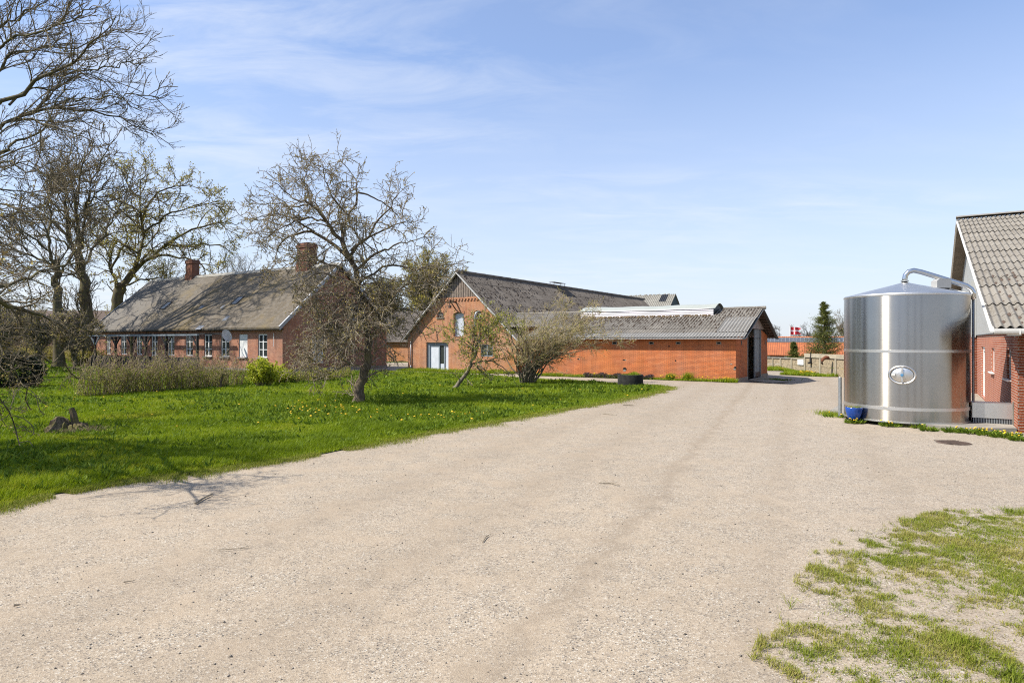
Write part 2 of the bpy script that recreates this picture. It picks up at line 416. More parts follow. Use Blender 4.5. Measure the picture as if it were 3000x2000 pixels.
M['moss_tan'] = mat_plain('dry_moss', (0.17,0.115,0.055), 0.95, var=0.4, scale=9, bmp=0.6)
M['white'] = mat_plain('white_paint', (0.78,0.78,0.75), 0.45, var=0.05)
M['whitew'] = mat_plain('weathered_white', (0.66,0.65,0.61), 0.7, var=0.12, scale=2)
M['grey_board'] = mat_plain('grey_board', (0.52,0.53,0.51), 0.55, var=0.06, scale=2)
M['boards'] = mat_plain('weathered_boards', (0.21,0.145,0.105), 0.85, var=0.35, scale=4, bmp=0.4)
M['boards_lt'] = mat_plain('weathered_boards_pale', (0.33,0.26,0.21), 0.85, var=0.3, scale=4, bmp=0.4)
M['gablebd'] = mat_plain('stained_fibre_board', (0.42,0.37,0.35), 0.8, var=0.25, scale=1.5)
M['darkwood'] = mat_plain('tarred_wood', (0.022,0.02,0.018), 0.8, var=0.4, scale=5)
M['soffit'] = mat_plain('soffit_board', (0.24,0.20,0.155), 0.8, var=0.25, scale=1.6)
M['trim'] = mat_plain('dark_grey_trim', (0.10,0.105,0.105), 0.6, var=0.2)
M['galv'] = mat_plain('galvanised_steel', (0.42,0.45,0.47), 0.45, metal=0.6, var=0.12, scale=12)
M['zinc'] = mat_plain('zinc_sheet', (0.46,0.48,0.50), 0.5, metal=0.4, var=0.12, scale=2)
M['bluepaint'] = mat_plain('blue_grey_trim', (0.28,0.33,0.37), 0.5, var=0.1)
M['greydoor'] = mat_plain('pale_grey_door', (0.50,0.53,0.57), 0.6, var=0.1, scale=2)
M['panel'] = mat_plain('grey_metal_panel', (0.30,0.345,0.37), 0.55, var=0.15, scale=2)
M['plaster'] = mat_plain('dirty_plaster', (0.62,0.55,0.44), 0.9, var=0.3, scale=1.2)
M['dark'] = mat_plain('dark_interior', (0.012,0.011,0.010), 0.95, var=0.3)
M['concrete'] = mat_plain('concrete', (0.36,0.33,0.28), 0.9, var=0.25, scale=2.5, bmp=0.3)
M['concrete_dk'] = mat_plain('mossy_black_concrete', (0.028,0.028,0.024), 0.95, var=0.7, scale=5, bmp=0.6)
M['pebble'] = mat_plain('exposed_pebble', (0.46,0.37,0.24), 0.9, var=0.5, scale=11, bmp=0.6)
M['fencepost'] = mat_plain('fence_concrete', (0.50,0.44,0.32), 0.9, var=0.2, scale=3)
M['lantern_roof'] = mat_plain('grp_sheet', (0.44,0.46,0.40), 0.4, var=0.06, scale=1.2)
M['lantern_white'] = mat_plain('white_corrugated', (0.80,0.76,0.78), 0.5, var=0.05, scale=1.5)
M['darkslate'] = mat_plain('blue_slate', (0.15,0.17,0.20), .7, var=.2)
M['teal'] = mat_plain('teal_board', (0.045,0.085,0.09), 0.7, var=0.2)
M['blacksheet'] = mat_plain('black_sheet', (0.03,0.032,0.036), 0.5, var=0.15)
M['glass'] = mat_glass('window_glass')
M['glassblue'] = mat_plain('rooflight_pane', (0.13,0.145,0.175), 0.35, var=.25, spec=.25)
M['steel'] = mat_steel('brushed_stainless', 0.24, 1.0, (0.45,0.42,0.365))
M['steel2'] = mat_steel('polished_stainless', 0.16)
M['steelband'] = mat_steel('matt_stainless_band', 0.40, 0, (0.66,0.65,0.62))
M['pvc_blue'] = mat_plain('blue_knob', (0.10,0.30,0.52), 0.5, var=0.1)
M['greyplastic'] = mat_plain('grey_plastic', (0.42,0.42,0.41), 0.5, var=0.06)
M['bluepot'] = mat_plain('blue_glaze', (0.012,0.085,0.42), 0.16, var=0.35, scale=9)
M['rust'] = mat_plain('rust', (0.23,0.075,0.03), 0.85, var=0.35, scale=8)
M['rust_dk'] = mat_plain('rusty_iron', (0.13,0.085,0.06), 0.85, var=0.4, scale=8)
M['black'] = mat_plain('black_iron', (0.02,0.02,0.022), 0.6, var=0.3)
M['red'] = mat_plain('flag_red', (0.62,0.02,0.03), 0.7, var=0.08)
M['flagwhite'] = mat_plain('flag_white', (0.82,0.82,0.82), 0.7, var=0.04)
M['faint'] = mat_plain('faint_grey_paint', (0.60,0.62,0.66), 0.6, var=0.05)
M['asphalt'] = mat_asphalt()
M['lawn'] = mat_soil('lawn_ground', (0.035,0.06,0.012), (0.07,0.11,0.022), (0.075,0.085,0.025))
M['field'] = mat_soil('field_ground', (0.05,0.085,0.02), (0.09,0.13,0.03), (0.11,0.12,0.04))
M['sandy'] = mat_soil('sandy_verge', (0.30,0.245,0.18), (0.50,0.43,0.34), (0.36,0.29,0.2), 5)
M['grass'] = mat_leaf('grass_blades', (0.125,0.20,0.006), (0.28,0.37,0.010), (0.47,0.46,0.04), 0.42, 0.5)
M['grass_dry'] = mat_leaf('dry_short_grass', (0.13,0.19,0.012), (0.235,0.28,0.02), (0.38,0.33,0.09), 0.3)
M['herb'] = mat_leaf('broad_leaves', (0.08,0.145,0.01), (0.16,0.25,0.016), (0.26,0.34,0.035), 0.35, 0.75)
M['purple'] = mat_leaf('purple_nettle', (0.07,0.045,0.055), (0.14,0.09,0.11), (0.08,0.11,0.03), 0.2)
M['drygrass'] = mat_leaf('straw', (0.22,0.17,0.09), (0.36,0.29,0.17), (0.15,0.16,0.05), 0.2)
M['bark_dark'] = mat_bark('dark_bark', (0.085,0.07,0.05), (0.23,0.19,0.13), (0.23,0.21,0.08))
M['bark_cherry'] = mat_bark('cherry_bark', (0.085,0.066,0.05), (0.26,0.205,0.155), (0.26,0.215,0.10))
M['bark_pale'] = mat_bark('pale_bark', (0.12,0.10,0.075), (0.30,0.26,0.20), (0.13,0.12,0.06))
M['twig_dark'] = mat_bark('dark_twigs', (0.12,0.10,0.07), (0.27,0.22,0.15))
M['twig_cherry'] = mat_bark('cherry_twigs', (0.175,0.145,0.105), (0.36,0.305,0.225))
M['twig_tan'] = mat_bark('tan_twigs', (0.30,0.235,0.13), (0.54,0.44,0.26))
M['twig_far'] = mat_bark('far_twigs', (0.17,0.155,0.14), (0.26,0.24,0.21))
M['cane'] = mat_bark('raspberry_cane', (0.22,0.165,0.105), (0.42,0.33,0.22))
M['bud_brown'] = mat_leaf('brown_buds', (0.18,0.12,0.04), (0.34,0.25,0.07), (0.44,0.38,0.09), 0.25)
M['bud_cherry'] = mat_leaf('bronze_buds', (0.25,0.165,0.05), (0.41,0.31,0.085), (0.48,0.43,0.10), 0.3)
M['leaf_olive'] = mat_leaf('young_olive_leaves', (0.20,0.17,0.028), (0.34,0.29,0.05), (0.46,0.40,0.09), 0.4)
M['leaf_lime'] = mat_leaf('lime_leaves', (0.17,0.22,0.012), (0.33,0.37,0.02), (0.46,0.45,0.05), 0.4)
M['leaf_green'] = mat_leaf('fresh_leaves', (0.18,0.20,0.02), (0.33,0.34,0.04), (0.46,0.43,0.09), 0.4)
M['needle'] = mat_leaf('needles', (0.055,0.08,0.018), (0.14,0.165,0.032), (0.25,0.24,0.055), 0.15)
M['evergreen'] = mat_leaf('dark_evergreen', (0.010,0.016,0.007), (0.022,0.033,0.012), (0.045,0.05,0.016), 0.1)
M['dand'] = mat_plain('dandelion_yellow', (0.80,0.50,0.015), 0.7, var=0.15)
M['stem'] = mat_plain('green_stem', (0.12,0.19,0.03), 0.7)
M['stone'] = mat_plain('pebbles', (0.42,0.36,0.29), 0.8, var=0.75, scale=30)
M['wood_old'] = mat_bark('old_wood', (0.09,0.068,0.045), (0.27,0.21,0.14), (0.16,0.155,0.04), 7)

def mat_tile():
    m, nt, b = newmat('orange_roof_tiles')
    uv = N(nt, 'ShaderNodeUVMap')
    br = N(nt, 'ShaderNodeTexBrick'); L(nt, uv.outputs[0], br.inputs['Vector']); br.offset = 0
    br.inputs['Scale'].default_value = 1; br.inputs['Brick Width'].default_value = 0.24; br.inputs['Row Height'].default_value = 0.34
    br.inputs['Mortar Size'].default_value = 0.03; br.inputs['Mortar Smooth'].default_value = 0.6
    br.inputs['Color1'].default_value = rgb((0.50,0.14,0.045)); br.inputs['Color2'].default_value = rgb((0.60,0.19,0.06)); br.inputs['Mortar'].default_value = rgb((0.22,0.06,0.025))
    tc = N(nt, 'ShaderNodeTexCoord')
    col = mixc(nt, 0.6, br.outputs[0], ramp(nt, noise(nt, tc.outputs['Object'], 0.8, 5), [(0.3, g1(0.75)), (0.7, g1(1.1))]), 'MULTIPLY')
    L(nt, col, b.inputs['Base Color']); b.inputs['Roughness'].default_value = 0.8
    return m
M['tile'] = mat_tile()

# ------------------------------------------------------------------ camera, light, sky
cam = bpy.data.cameras.new('camera'); camo = bpy.data.objects.new('camera', cam); C.objects.link(camo)
cam.sensor_width = 36; cam.lens = 36*F/3000; cam.shift_y = -(1000-HY)/3000.0; cam.clip_end = 6000; cam.clip_start = 0.1
camo.location = (0, 0, H); camo.rotation_euler = (rad(90), 0, 0)
bpy.context.scene.camera = camo

EL = rad(50); sd = Vector((-0.972, -0.235, 0)).normalized()
tosun = Vector((sd.x*math.cos(EL), sd.y*math.cos(EL), math.sin(EL)))
sun = bpy.data.lights.new('sun', 'SUN'); sun.energy = 5.0; sun.angle = rad(0.53); sun.color = (1.0, 0.945, 0.86)
suno = bpy.data.objects.new('sun', sun); C.objects.link(suno); suno.location = (-30, -10, 40)
suno.rotation_euler = (-tosun).to_track_quat('-Z', 'Y').to_euler()

def make_world():
    w = bpy.data.worlds.new('World'); bpy.context.scene.world = w; w.use_nodes = True
    nt = w.node_tree; bg = nt.nodes['Background']
    sky = N(nt, 'ShaderNodeTexSky', sky_type='NISHITA'); sky.sun_disc = False
    sky.sun_elevation = EL; sky.sun_rotation = math.atan2(sd.x, sd.y); sky.altitude = 20; sky.air_density = 1.0; sky.dust_density = 0.6; sky.ozone_density = 1.6
    tc = N(nt, 'ShaderNodeTexCoord'); G = tc.outputs['Generated']
    s = N(nt, 'ShaderNodeSeparateXYZ'); L(nt, G, s.inputs[0])
    zc = N(nt, 'ShaderNodeMath', operation='ADD'); L(nt, s.outputs[2], zc.inputs[0]); zc.inputs[1].default_value = 0.13
    zm = N(nt, 'ShaderNodeMath', operation='MAXIMUM'); L(nt, zc.outputs[0], zm.inputs[0]); zm.inputs[1].default_value = 0.03
    dx = N(nt, 'ShaderNodeMath', operation='DIVIDE'); L(nt, s.outputs[0], dx.inputs[0]); L(nt, zm.outputs[0], dx.inputs[1])
    dy = N(nt, 'ShaderNodeMath', operation='DIVIDE'); L(nt, s.outputs[1], dy.inputs[0]); L(nt, zm.outputs[0], dy.inputs[1])
    cb = N(nt, 'ShaderNodeCombineXYZ'); L(nt, dx.outputs[0], cb.inputs[0]); L(nt, dy.outputs[0], cb.inputs[1])
    mp = N(nt, 'ShaderNodeMapping'); L(nt, cb.outputs[0], mp.inputs[0]); mp.inputs['Rotation'].default_value = (0, 0, rad(24)); mp.inputs['Scale'].default_value = (0.75, 1.7, 1); mp.inputs['Location'].default_value = (1.7, 0.35, 0)
    big = noise(nt, mp.outputs[0], 0.55, 4, 0.5, 0.3); fine = noise(nt, mp.outputs[0], 2.6, 9, 0.62, 0.6)
    a = ramp(nt, big, [(0.42, g1(0)), (0.68, g1(0.9))]); f = ramp(nt, fine, [(0.40, g1(0.0)), (0.66, g1(1))])
    mu = N(nt, 'ShaderNodeMath', operation='MULTIPLY'); L(nt, a, mu.inputs[0]); L(nt, f, mu.inputs[1])
    # more veil to the left, clear on the right
    lr = N(nt, 'ShaderNodeMapRange'); lr.inputs[1].default_value = -0.65; lr.inputs[2].default_value = 0.35; lr.inputs[3].default_value = 1.0; lr.inputs[4].default_value = 0.5; L(nt, s.outputs[0], lr.inputs[0])
    m2 = N(nt, 'ShaderNodeMath', operation='MULTIPLY'); L(nt, mu.outputs[0], m2.inputs[0]); L(nt, lr.outputs[0], m2.inputs[1])
    m3 = N(nt, 'ShaderNodeMath', operation='MULTIPLY'); L(nt, m2.outputs[0], m3.inputs[0]); m3.inputs[1].default_value = 1.0
    tint = mixc(nt, 1.0, sky.outputs[0], (0.91, 1.06, 1.27), 'MULTIPLY')
    veil = N(nt, 'ShaderNodeMapRange'); veil.inputs[1].default_value = 0.0; veil.inputs[2].default_value = 0.40; veil.inputs[3].default_value = 0.85; veil.inputs[4].default_value = 0.19; L(nt, s.outputs[2], veil.inputs[0])
    base = mixc(nt, veil.outputs[0], tint, (4.4, 4.62, 5.1))
    col = mixc(nt, m3.outputs[0], base, (5.2, 5.45, 5.9))
    L(nt, col, bg.inputs[0]); bg.inputs[1].default_value = 0.109
make_world()
vs = bpy.context.scene.view_settings
vs.view_transform = 'Standard'; vs.look = 'None'; vs.exposure = 0.72; vs.gamma = 1.0

sc_ = bpy.context.scene
sc_.render.engine = 'CYCLES'
sc_.cycles.use_denoising = DENOISE
sc_.cycles.filter_width = 1.1
sc_.cycles.max_bounces = 8
sc_.cycles.sample_clamp_indirect = 6

# ------------------------------------------------------------------ ground, yard, lawn
def grid_sheet(name, xs, ys, mat, dz):
    xs = np.asarray(xs); ys = np.asarray(ys)
    X, Y = np.meshgrid(xs, ys); Z = gz(X, Y) + dz
    v = np.stack([X.ravel(), Y.ravel(), Z.ravel()], 1)
    nx = len(xs); i, j = np.meshgrid(np.arange(nx-1), np.arange(len(ys)-1))
    b = (j*nx + i).ravel()
    f = np.stack([b, b+1, b+nx+1, b+nx], 1)
    return npmesh(name, v, f, mat, k=4, smooth=True)
g = grid_sheet('ground', np.concatenate([[-3000,-800,-250,-120], np.arange(-80, 101, 3), [150,300,900,3000]]),
               np.concatenate([[-3000,-600,-150,-60], np.arange(-30, 121, 3), [160,260,500,1200,4000]]), M['field'], -0.06)
tag(g, kind='structure')
g = grid_sheet('farmyard', np.arange(-42, 48.1, 1.5), np.arange(-24, 64.1, 1.0), M['asphalt'], 0.0); tag(g, kind='structure')

def poly_px(pts):
    return [gp(x, y).xy for x, y in pts]
def densify(P, step=0.35, jit=0.06):
    out = []
    n = len(P)
    for i in range(n):
        a = Vector(P[i]); b = Vector(P[(i+1) % n]); L_ = (b-a).length; k = max(1, int(L_/step))
        nv = Vector((-(b-a).y, (b-a).x)).normalized()
        for j in range(k):
            out.append(a + (b-a)*(j/k) + nv*R.gauss(0, jit))
    return out
def flat_poly(name, P, mat, z, useg=True):
    vs_ = [Vector((p[0], p[1], float(gz(p[0], p[1]))*useg + z)) for p in P]
    tris = tessellate_polygon([[Vector((p[0], p[1], 0)) for p in P]])
    me = bpy.data.meshes.new(name); me.from_pydata([tuple(v) for v in vs_], [], [tuple(t) for t in tris]); me.materials.append(mat); me.update()
    o = bpy.data.objects.new(name, me); C.objects.link(o); return o
def inpoly(P, x, y):
    P = np.asarray([(p[0], p[1]) for p in P]); c = np.zeros(len(x), bool)
    j = len(P)-1
    for i in range(len(P)):
        xi, yi = P[i]; xj, yj = P[j]
        with np.errstate(divide='ignore', invalid='ignore'):
            k = ((yi > y) != (yj > y)) & (x < (xj-xi)*(y-yi)/(yj-yi) + xi)
        c ^= k; j = i
    return c

edge_px = [(-260,1545),(0,1487),(100,1463),(190,1447),(300,1424),(420,1404),(548,1393),(680,1372),(816,1352),(930,1332),(1046,1312),(1140,1292),(1225,1275),(1320,1260),(1403,1246),(1500,1229),(1594,1211),(1690,1195),(1786,1178),(1870,1162),(1935,1147),(1962,1139),(1955,1133),(1900,1128),(1830,1126),(1760,1119),(1690,1114.5),(1600,1111.5),(1530,1107)]
Pl = poly_px(edge_px)
far_pts = [W(-24.5, 33.4).xy, W(-33.5, 34.4).xy, W(-33.8, 28.0).xy, W(-36.0, 27.9).xy, W(-62.5, 27.9).xy, W(-66, 34).xy, W(-90, 40).xy, Vector((-75, 20)), Vector((-45, 6)), Vector((-24, 3))]
lawnP = densify(Pl + far_pts, 0.22, 0.085)
tag(flat_poly('lawn', lawnP, M['lawn'], 0.012, False), kind='structure')

def rvec(n): 
    v = rng.normal(size=(n, 3)); return v/np.linalg.norm(v, axis=1)[:, None]
def blades(px, py, pz, h, w, lean=0.5, bias=(0.25, 0.05)):
    """one bent triangle pair per blade"""
    n = len(px)
    a = rng.uniform(0, 2*np.pi, n); ca, sa = np.cos(a), np.sin(a)
    b = rng.uniform(0, 2*np.pi, n); l = np.abs(rng.normal(0, lean, n))*h
    tx, ty = np.cos(b)*l + bias[0]*h, np.sin(b)*l + bias[1]*h
    base = np.stack([px, py, pz], 1)
    e = np.stack([ca*w/2, sa*w/2, np.zeros(n)], 1)
    mid = base + np.stack([tx*0.35, ty*0.35, h*0.6], 1)
    tip = base + np.stack([tx, ty, h*np.clip(1-0.35*(l/h)**2, 0.5, 1)], 1)
    v = np.stack([base-e, base+e, mid+e*0.75, mid-e*0.75, tip], 1).reshape(-1, 3)
    i = np.arange(n)*5
    f = np.concatenate([np.stack([i, i+1, i+2], 1), np.stack([i, i+2, i+3], 1), np.stack([i+3, i+2, i+4], 1)])
    return v, f
def vnoise(x, y, s, seed=0):
    """cheap smooth value noise 0..1"""
    x = np.asarray(x)*s + seed*17.3; y = np.asarray(y)*s + seed*9.1
    xi = np.floor(x); yi = np.floor(y); fx = x-xi; fy = y-yi
    fx = fx*fx*(3-2*fx); fy = fy*fy*(3-2*fy)
    def h(a, b):
        q = np.sin(a*127.1 + b*311.7 + seed*74.7)*43758.5453; return q-np.floor(q)
    return (h(xi,yi)*(1-fx)+h(xi+1,yi)*fx)*(1-fy) + (h(xi,yi+1)*(1-fx)+h(xi+1,yi+1)*fx)*fy
def sample_poly(P, rho0, y0, cap=None, view=True):
    """points in polygon P with density rho0*(y0/Y)^2 per m2 (capped at rho0)"""
    A = np.asarray([(p[0], p[1]) for p in P]); x0, y0_ = A.min(0); x1, y1 = A.max(0)
    X = []; Yv = []
    ys = np.arange(y0_, y1, 1.0)
    for ya in ys:
        yc = max(ya+0.5, 0.5); rho = rho0*min(1.0, (y0/yc)**2)
        xa, xb = x0, x1
        if view: xa = max(x0, -0.86*(yc+1)-1.0); xb = min(x1, 0.86*(yc+1)+1.0)
        if xb <= xa: continue
        n = rng.poisson(rho*(xb-xa))
        X.append(rng.uniform(xa, xb, n)); Yv.append(rng.uniform(ya, ya+1, n))
    X = np.concatenate(X); Yv = np.concatenate(Yv)
    k = inpoly(P, X, Yv); return X[k], Yv[k]

def edge_dist(P, x, y, nseg):
    """distance to the first nseg road-side segments"""
    d = np.full(len(x), 1e9)
    for i in range(nseg):
        a = np.array(P[i]); b = np.array(P[i+1]); ab = b-a; L2 = ab@ab
        t = np.clip(((x-a[0])*ab[0] + (y-a[1])*ab[1])/L2, 0, 1)
        d = np.minimum(d, np.hypot(x-a[0]-t*ab[0], y-a[1]-t*ab[1]))
    return d
STUMP = gp(205, 1262)
x, y = sample_poly(lawnP, 3400, 12.0)
ed = edge_dist(Pl, x, y, len(Pl)-1)
clump = vnoise(x, y, 1.3, 1)*0.55 + vnoise(x, y, 4.2, 2)*0.45
patch = vnoise(x, y, 0.35, 3)
keep = rng.uniform(size=len(x)) < np.clip(0.75 + ed*1.5, 0, 1)
ds = np.hypot((x-STUMP.x-0.25)/1.0, (y-STUMP.y+0.45)/0.55)
keep &= (ds > 0.75) | (rng.uniform(size=len(x)) < 0.22)
x, y, ed, clump, patch = x[keep], y[keep], ed[keep], clump[keep], patch[keep]
h = (0.045 + 0.11*clump**1.6)*(0.55 + 0.45*np.clip(ed/0.7, 0, 1))*rng.uniform(0.6, 1.35, len(x))
h *= 1 + 0.55*np.exp(-((ed-0.9)/0.7)**2)*(y < 17)
wd = 0.0065*np.maximum(1, y/12.0)*rng.uniform(0.7, 1.5, len(x))
v, f = blades(x, y, np.full(len(x), 0.01), h, wd, 0.55)
p2 = vnoise(x, y, 0.9, 51)*.6 + vnoise(x, y, 2.6, 52)*.4
tone = np.clip(0.02 + 0.42*patch*rng.uniform(0.5, 1.3, len(x)) + 0.42*np.clip((p2-.42)*2.6, 0, 1)*rng.uniform(.4, 1.2, len(x)) + 0.22*rng.uniform(size=len(x)) - 0.3*(clump-0.5) + 0.4*np.exp(-ed/0.2) + 0.5*np.exp(-((x-STUMP.x-.9)/1.3)**2-((y-STUMP.y+1.5)/.5)**2), 0, 1)
o = npmesh('grass', v, f, M['grass'], k=3, attr=np.tile(tone, 3)); tag(o, 'lush green grass covering the lawn between farmhouse and driveway', 'grass', kind='stuff')

def leafquads(c, d, ln, wd, up=None):
    """pointed leaves: c centre base, d unit directions, rhombus of length ln and width wd"""
    n = len(c); r = rvec(n) if up is None else up
    s = np.cross(d, r); s /= np.linalg.norm(s, axis=1)[:, None] + 1e-9
    ln = np.broadcast_to(ln, (n,))[:, None]; wd = np.broadcast_to(wd, (n,))[:, None]
    v = np.stack([c, c + d*ln*0.5 + s*wd*0.5, c + d*ln, c + d*ln*0.5 - s*wd*0.5], 1).reshape(-1, 3)
    i = np.arange(n)*4
    return v, np.stack([i, i+1, i+2, i+3], 1)
# broad-leaved weeds among the grass
n = 26000
x, y = sample_poly(lawnP, 60, 12.0)
ed = edge_dist(Pl, x, y, len(Pl)-1)
k = (rng.uniform(size=len(x)) < np.clip(1.3*vnoise(x, y, 0.6, 7)**2, 0, 1)) & (ed > 0.25)
x, y = x[k], y[k]; rep = 6
xx = np.repeat(x, rep) + rng.normal(0, 0.03, len(x)*rep); yy = np.repeat(y, rep) + rng.normal(0, 0.03, len(x)*rep)
d = rvec(len(xx)); d[:, 2] = np.abs(d[:, 2])*0.6 + 0.45; d /= np.linalg.norm(d, axis=1)[:, None]
sc = np.maximum(1, yy/14)**0.7
v, f = leafquads(np.stack([xx, yy, np.full(len(xx), 0.02)], 1), d, rng.uniform(0.08, 0.19, len(xx))*sc**0.5, rng.uniform(0.025, 0.05, len(xx))*sc)
o = npmesh('weed_leaves', v, f, M['herb'], k=4, attr=rng.uniform(size=len(xx))); tag(o, 'broad weed leaves scattered through the lawn grass', 'weeds', kind='stuff')

# sandy verge lower right with sparse grass
verge_px = [(3200,1500),(3000,1508),(2900,1512),(2780,1522),(2690,1540),(2600,1575),(2500,1620),(2470,1670),(2440,1730),(2400,1790),(2350,1850),(2300,1890),(2315,1960),(2345,2010),(2430,2100),(3500,2150)]
vergeP = densify(poly_px(verge_px), 0.12, 0.035)
tag(flat_poly('verge', vergeP, M['asphalt'], 0.008), kind='structure')
VP = [Vector((p.x, p.y)) for p in vergeP]
cen = Vector((4.6, 5.2)); VO = [p + (p-cen).normalized()*0.35 for p in VP]
x, y = sample_poly(VO, 12000, 30.0)
q = vnoise(x+vnoise(x,y,3,61)*.3, y, 1.9, 4)*0.34 + vnoise(x, y+vnoise(x,y,5,62)*.2, 6.5, 5)*0.33 + vnoise(x, y, 17, 6)*0.33
topd = np.clip((y - 6.0)/1.6, 0, 1)*np.clip((x-4.2)/1.5, 0, 1)
ins = inpoly(VP, x, y); vd = edge_dist(VP, x, y, len(VP)-1)
pr = np.clip((q - 0.405 + 0.2*topd + np.where(ins, 0.10*np.clip(vd-.1, 0, 1), -0.06-0.6*vd))*4.2, 0, 1)
pr = np.where(ins, np.maximum(pr, .05), pr)
k = rng.uniform(size=len(x)) < pr
x, y, q = x[k], y[k], q[k]
tall = np.clip((vnoise(x, y, 1.7, 12) - 0.72)*4, 0, 1)
h = (0.016 + 0.024*np.clip((q-0.45)*4, 0, 1) + 0.085*tall)*rng.uniform(0.4, 1.6, len(x))
v, f = blades(x, y, np.full(len(x), 0.006), h, 0.0045*rng.uniform(0.6, 1.5, len(x)), 1.3)
tone = np.clip(0.15 + 0.6*rng.uniform(size=len(x))**1.2 + 0.6*(vnoise(x, y, 3.2, 9)) - 0.45*tall, 0, 1)
o = npmesh('verge_grass', v, f, M['grass_dry'], k=3, attr=np.tile(tone, 3)); tag(o, 'sparse short grass tufts on the sandy verge', 'grass', kind='stuff')
# dead leaves and stones on the verge
k = rng.integers(0, len(x), 160)
v, f = leafquads(np.stack([x[k], y[k], np.full(160, 0.012)], 1), np.c_[rng.normal(size=(160, 2)), rng.normal(0, 0.2, 160)]/1.4, rng.uniform(0.02, 0.06, 160), rng.uniform(0.008, 0.025, 160))
o = npmesh('leaf_litter', v, f, M['drygrass'], k=4, attr=rng.uniform(size=160)); tag(o, 'dry leaf litter lying between the verge grass', 'litter', kind='stuff')

# edge straggle: dry grass along lawn edge
n = 52000
seg = [(Vector(Pl[i]), Vector(Pl[i+1])) for i in range(len(Pl)-6)]
wts = np.array([(b-a).length/((a.y+b.y)/2)**1.3 for a, b in seg]); wts /= wts.sum()
si = rng.choice(len(seg), n, p=wts); t = rng.uniform(size=n)
A_ = np.array([tuple(s[0]) for s in seg]); B_ = np.array([tuple(s[1]) for s in seg])
p = A_[si] + (B_[si]-A_[si])*t[:, None]; nv = (B_[si]-A_[si]); nv = np.stack([nv[:,1], -nv[:,0]], 1)/np.linalg.norm(nv, axis=1)[:, None]
cl = vnoise(p[:,0], p[:,1], 1.8, 21)
p = p + nv*(rng.normal(0.02, 0.17, n)*(0.3+1.5*cl))[:, None]
k = cl > 0.12; p = p[k]
v, f = blades(p[:,0], p[:,1], np.full(len(p), 0.004), rng.uniform(0.02, 0.07, len(p)), 0.006*np.maximum(1, p[:,1]/13), 0.9)
o = npmesh('edge_grass', v, f, M['grass_dry'], k=3, attr=np.tile(np.clip(rng.normal(0.6, 0.25, len(p)), 0, 1), 3)); tag(o, 'yellowed short grass straggling along the driveway edge', 'grass', kind='stuff')

# far strips by the concrete fence, strip along the shed wall
def strip(name, P, label, rho, hh, mat=None, tone_mu=0.45, y0=40, wmul=1.0, dz=0.015):
    P = densify(P, 0.5, 0.05)
    tag(flat_poly('verge', P, M['lawn'], dz), kind='structure')
    x, y = sample_poly(P, rho, y0)
    cl = vnoise(x, y, 1.1, 31)
    v, f = blades(x, y, gz(x, y)+dz-0.005, hh*(0.4+1.1*cl)*rng.uniform(0.6, 1.3, len(x)), 0.017*wmul*rng.uniform(0.7, 1.5, len(x)), 0.7)
    o = npmesh(name, v, f, mat or M['grass'], k=3, attr=np.tile(np.clip(rng.normal(tone_mu, 0.22, len(x)), 0, 1), 3))
    return tag(o, label, 'grass', kind='stuff')
def gpz(px, py):
    p = gp(px, py)
    for _ in range(6): p = gp(px, py, float(gz(p.x, p.y)))
    return p
shedstrip = [W(u, v_).xy for u, v_ in ((-20.6,34.98),(-8.2,34.98),(-8.0,34.3),(-11,34.25),(-14,34.3),(-17,34.35),(-20.6,34.3))]
strip('shed_verge', shedstrip, 'grass strip along the foot of the orange brick wall', 700, 0.16)
barnstrip = [W(u, v_).xy for u, v_ in ((-32.3,36.4),(-22.6,36.4),(-22.4,35.4),(-25,34.6),(-28,34.7),(-32.3,35.2))]
strip('barn_verge', barnstrip, 'rough grass strip along the foot of the barn gable', 600, 0.2)
fs = [gpz(2249,1077).xy, gpz(2300,1078).xy, gpz(2380,1081).xy, gpz(2500,1084).xy, gpz(2560,1096).xy, gpz(2520,1104).xy, gpz(2430,1104).xy, gpz(2330,1100).xy, gpz(2285,1098).xy, gpz(2300,1093).xy, gpz(2318,1091.5).xy, gpz(2290,1087).xy, gpz(2249,1086).xy]
strip('fence_verge', fs, 'grass verge in front of the pebbled concrete fence', 420, 0.2, y0=50, wmul=1.5)

# ------------------------------------------------------------------ trees
def nrm(a): return a/(np.linalg.norm(a, axis=-1, keepdims=True) + 1e-9)
def tubes(P, Rr, k):
    n, S, _ = P.shape
    T = np.empty_like(P); T[:, 1:-1] = P[:, 2:]-P[:, :-2]; T[:, 0] = P[:, 1]-P[:, 0]; T[:, -1] = P[:, -1]-P[:, -2]
    T = nrm(T)
    ref = np.where(np.abs(T[:, :1, 2:3]) > 0.8, np.array([1.0, 0.1, 0]), np.array([0.1, 0.05, 1.0]))
    e = nrm(np.cross(T, ref)); g = np.cross(T, e)
    a = 2*np.pi*np.arange(k)/k
    V = P[:, :, None] + Rr[:, :, None, None]*(e[:, :, None]*np.cos(a)[None, None, :, None] + g[:, :, None]*np.sin(a)[None, None, :, None])
    idx = np.arange(n*S*k).reshape(n, S, k); nx = np.roll(idx, -1, axis=2)
    f = np.stack([idx[:, :-1], nx[:, :-1], nx[:, 1:], idx[:, 1:]], -1).reshape(-1, 4)
    return V.reshape(-1, 3), f
def grow(p, d, ln, S, wander, trop, droop=0.0):
    n = len(p); out = [p]; st = (ln/S)[:, None]; w = rng.normal(size=(n, 3))*wander*0.5
    for i in range(S):
        w = w*0.5 + rng.normal(size=(n, 3))*wander
        d = nrm(d + w + np.array(trop)[None]*(1.0/S) - np.array([0, 0, droop])*((i+1)/S)/S)
        p = p + d*st; out.append(p)
    return np.stack(out, 1)
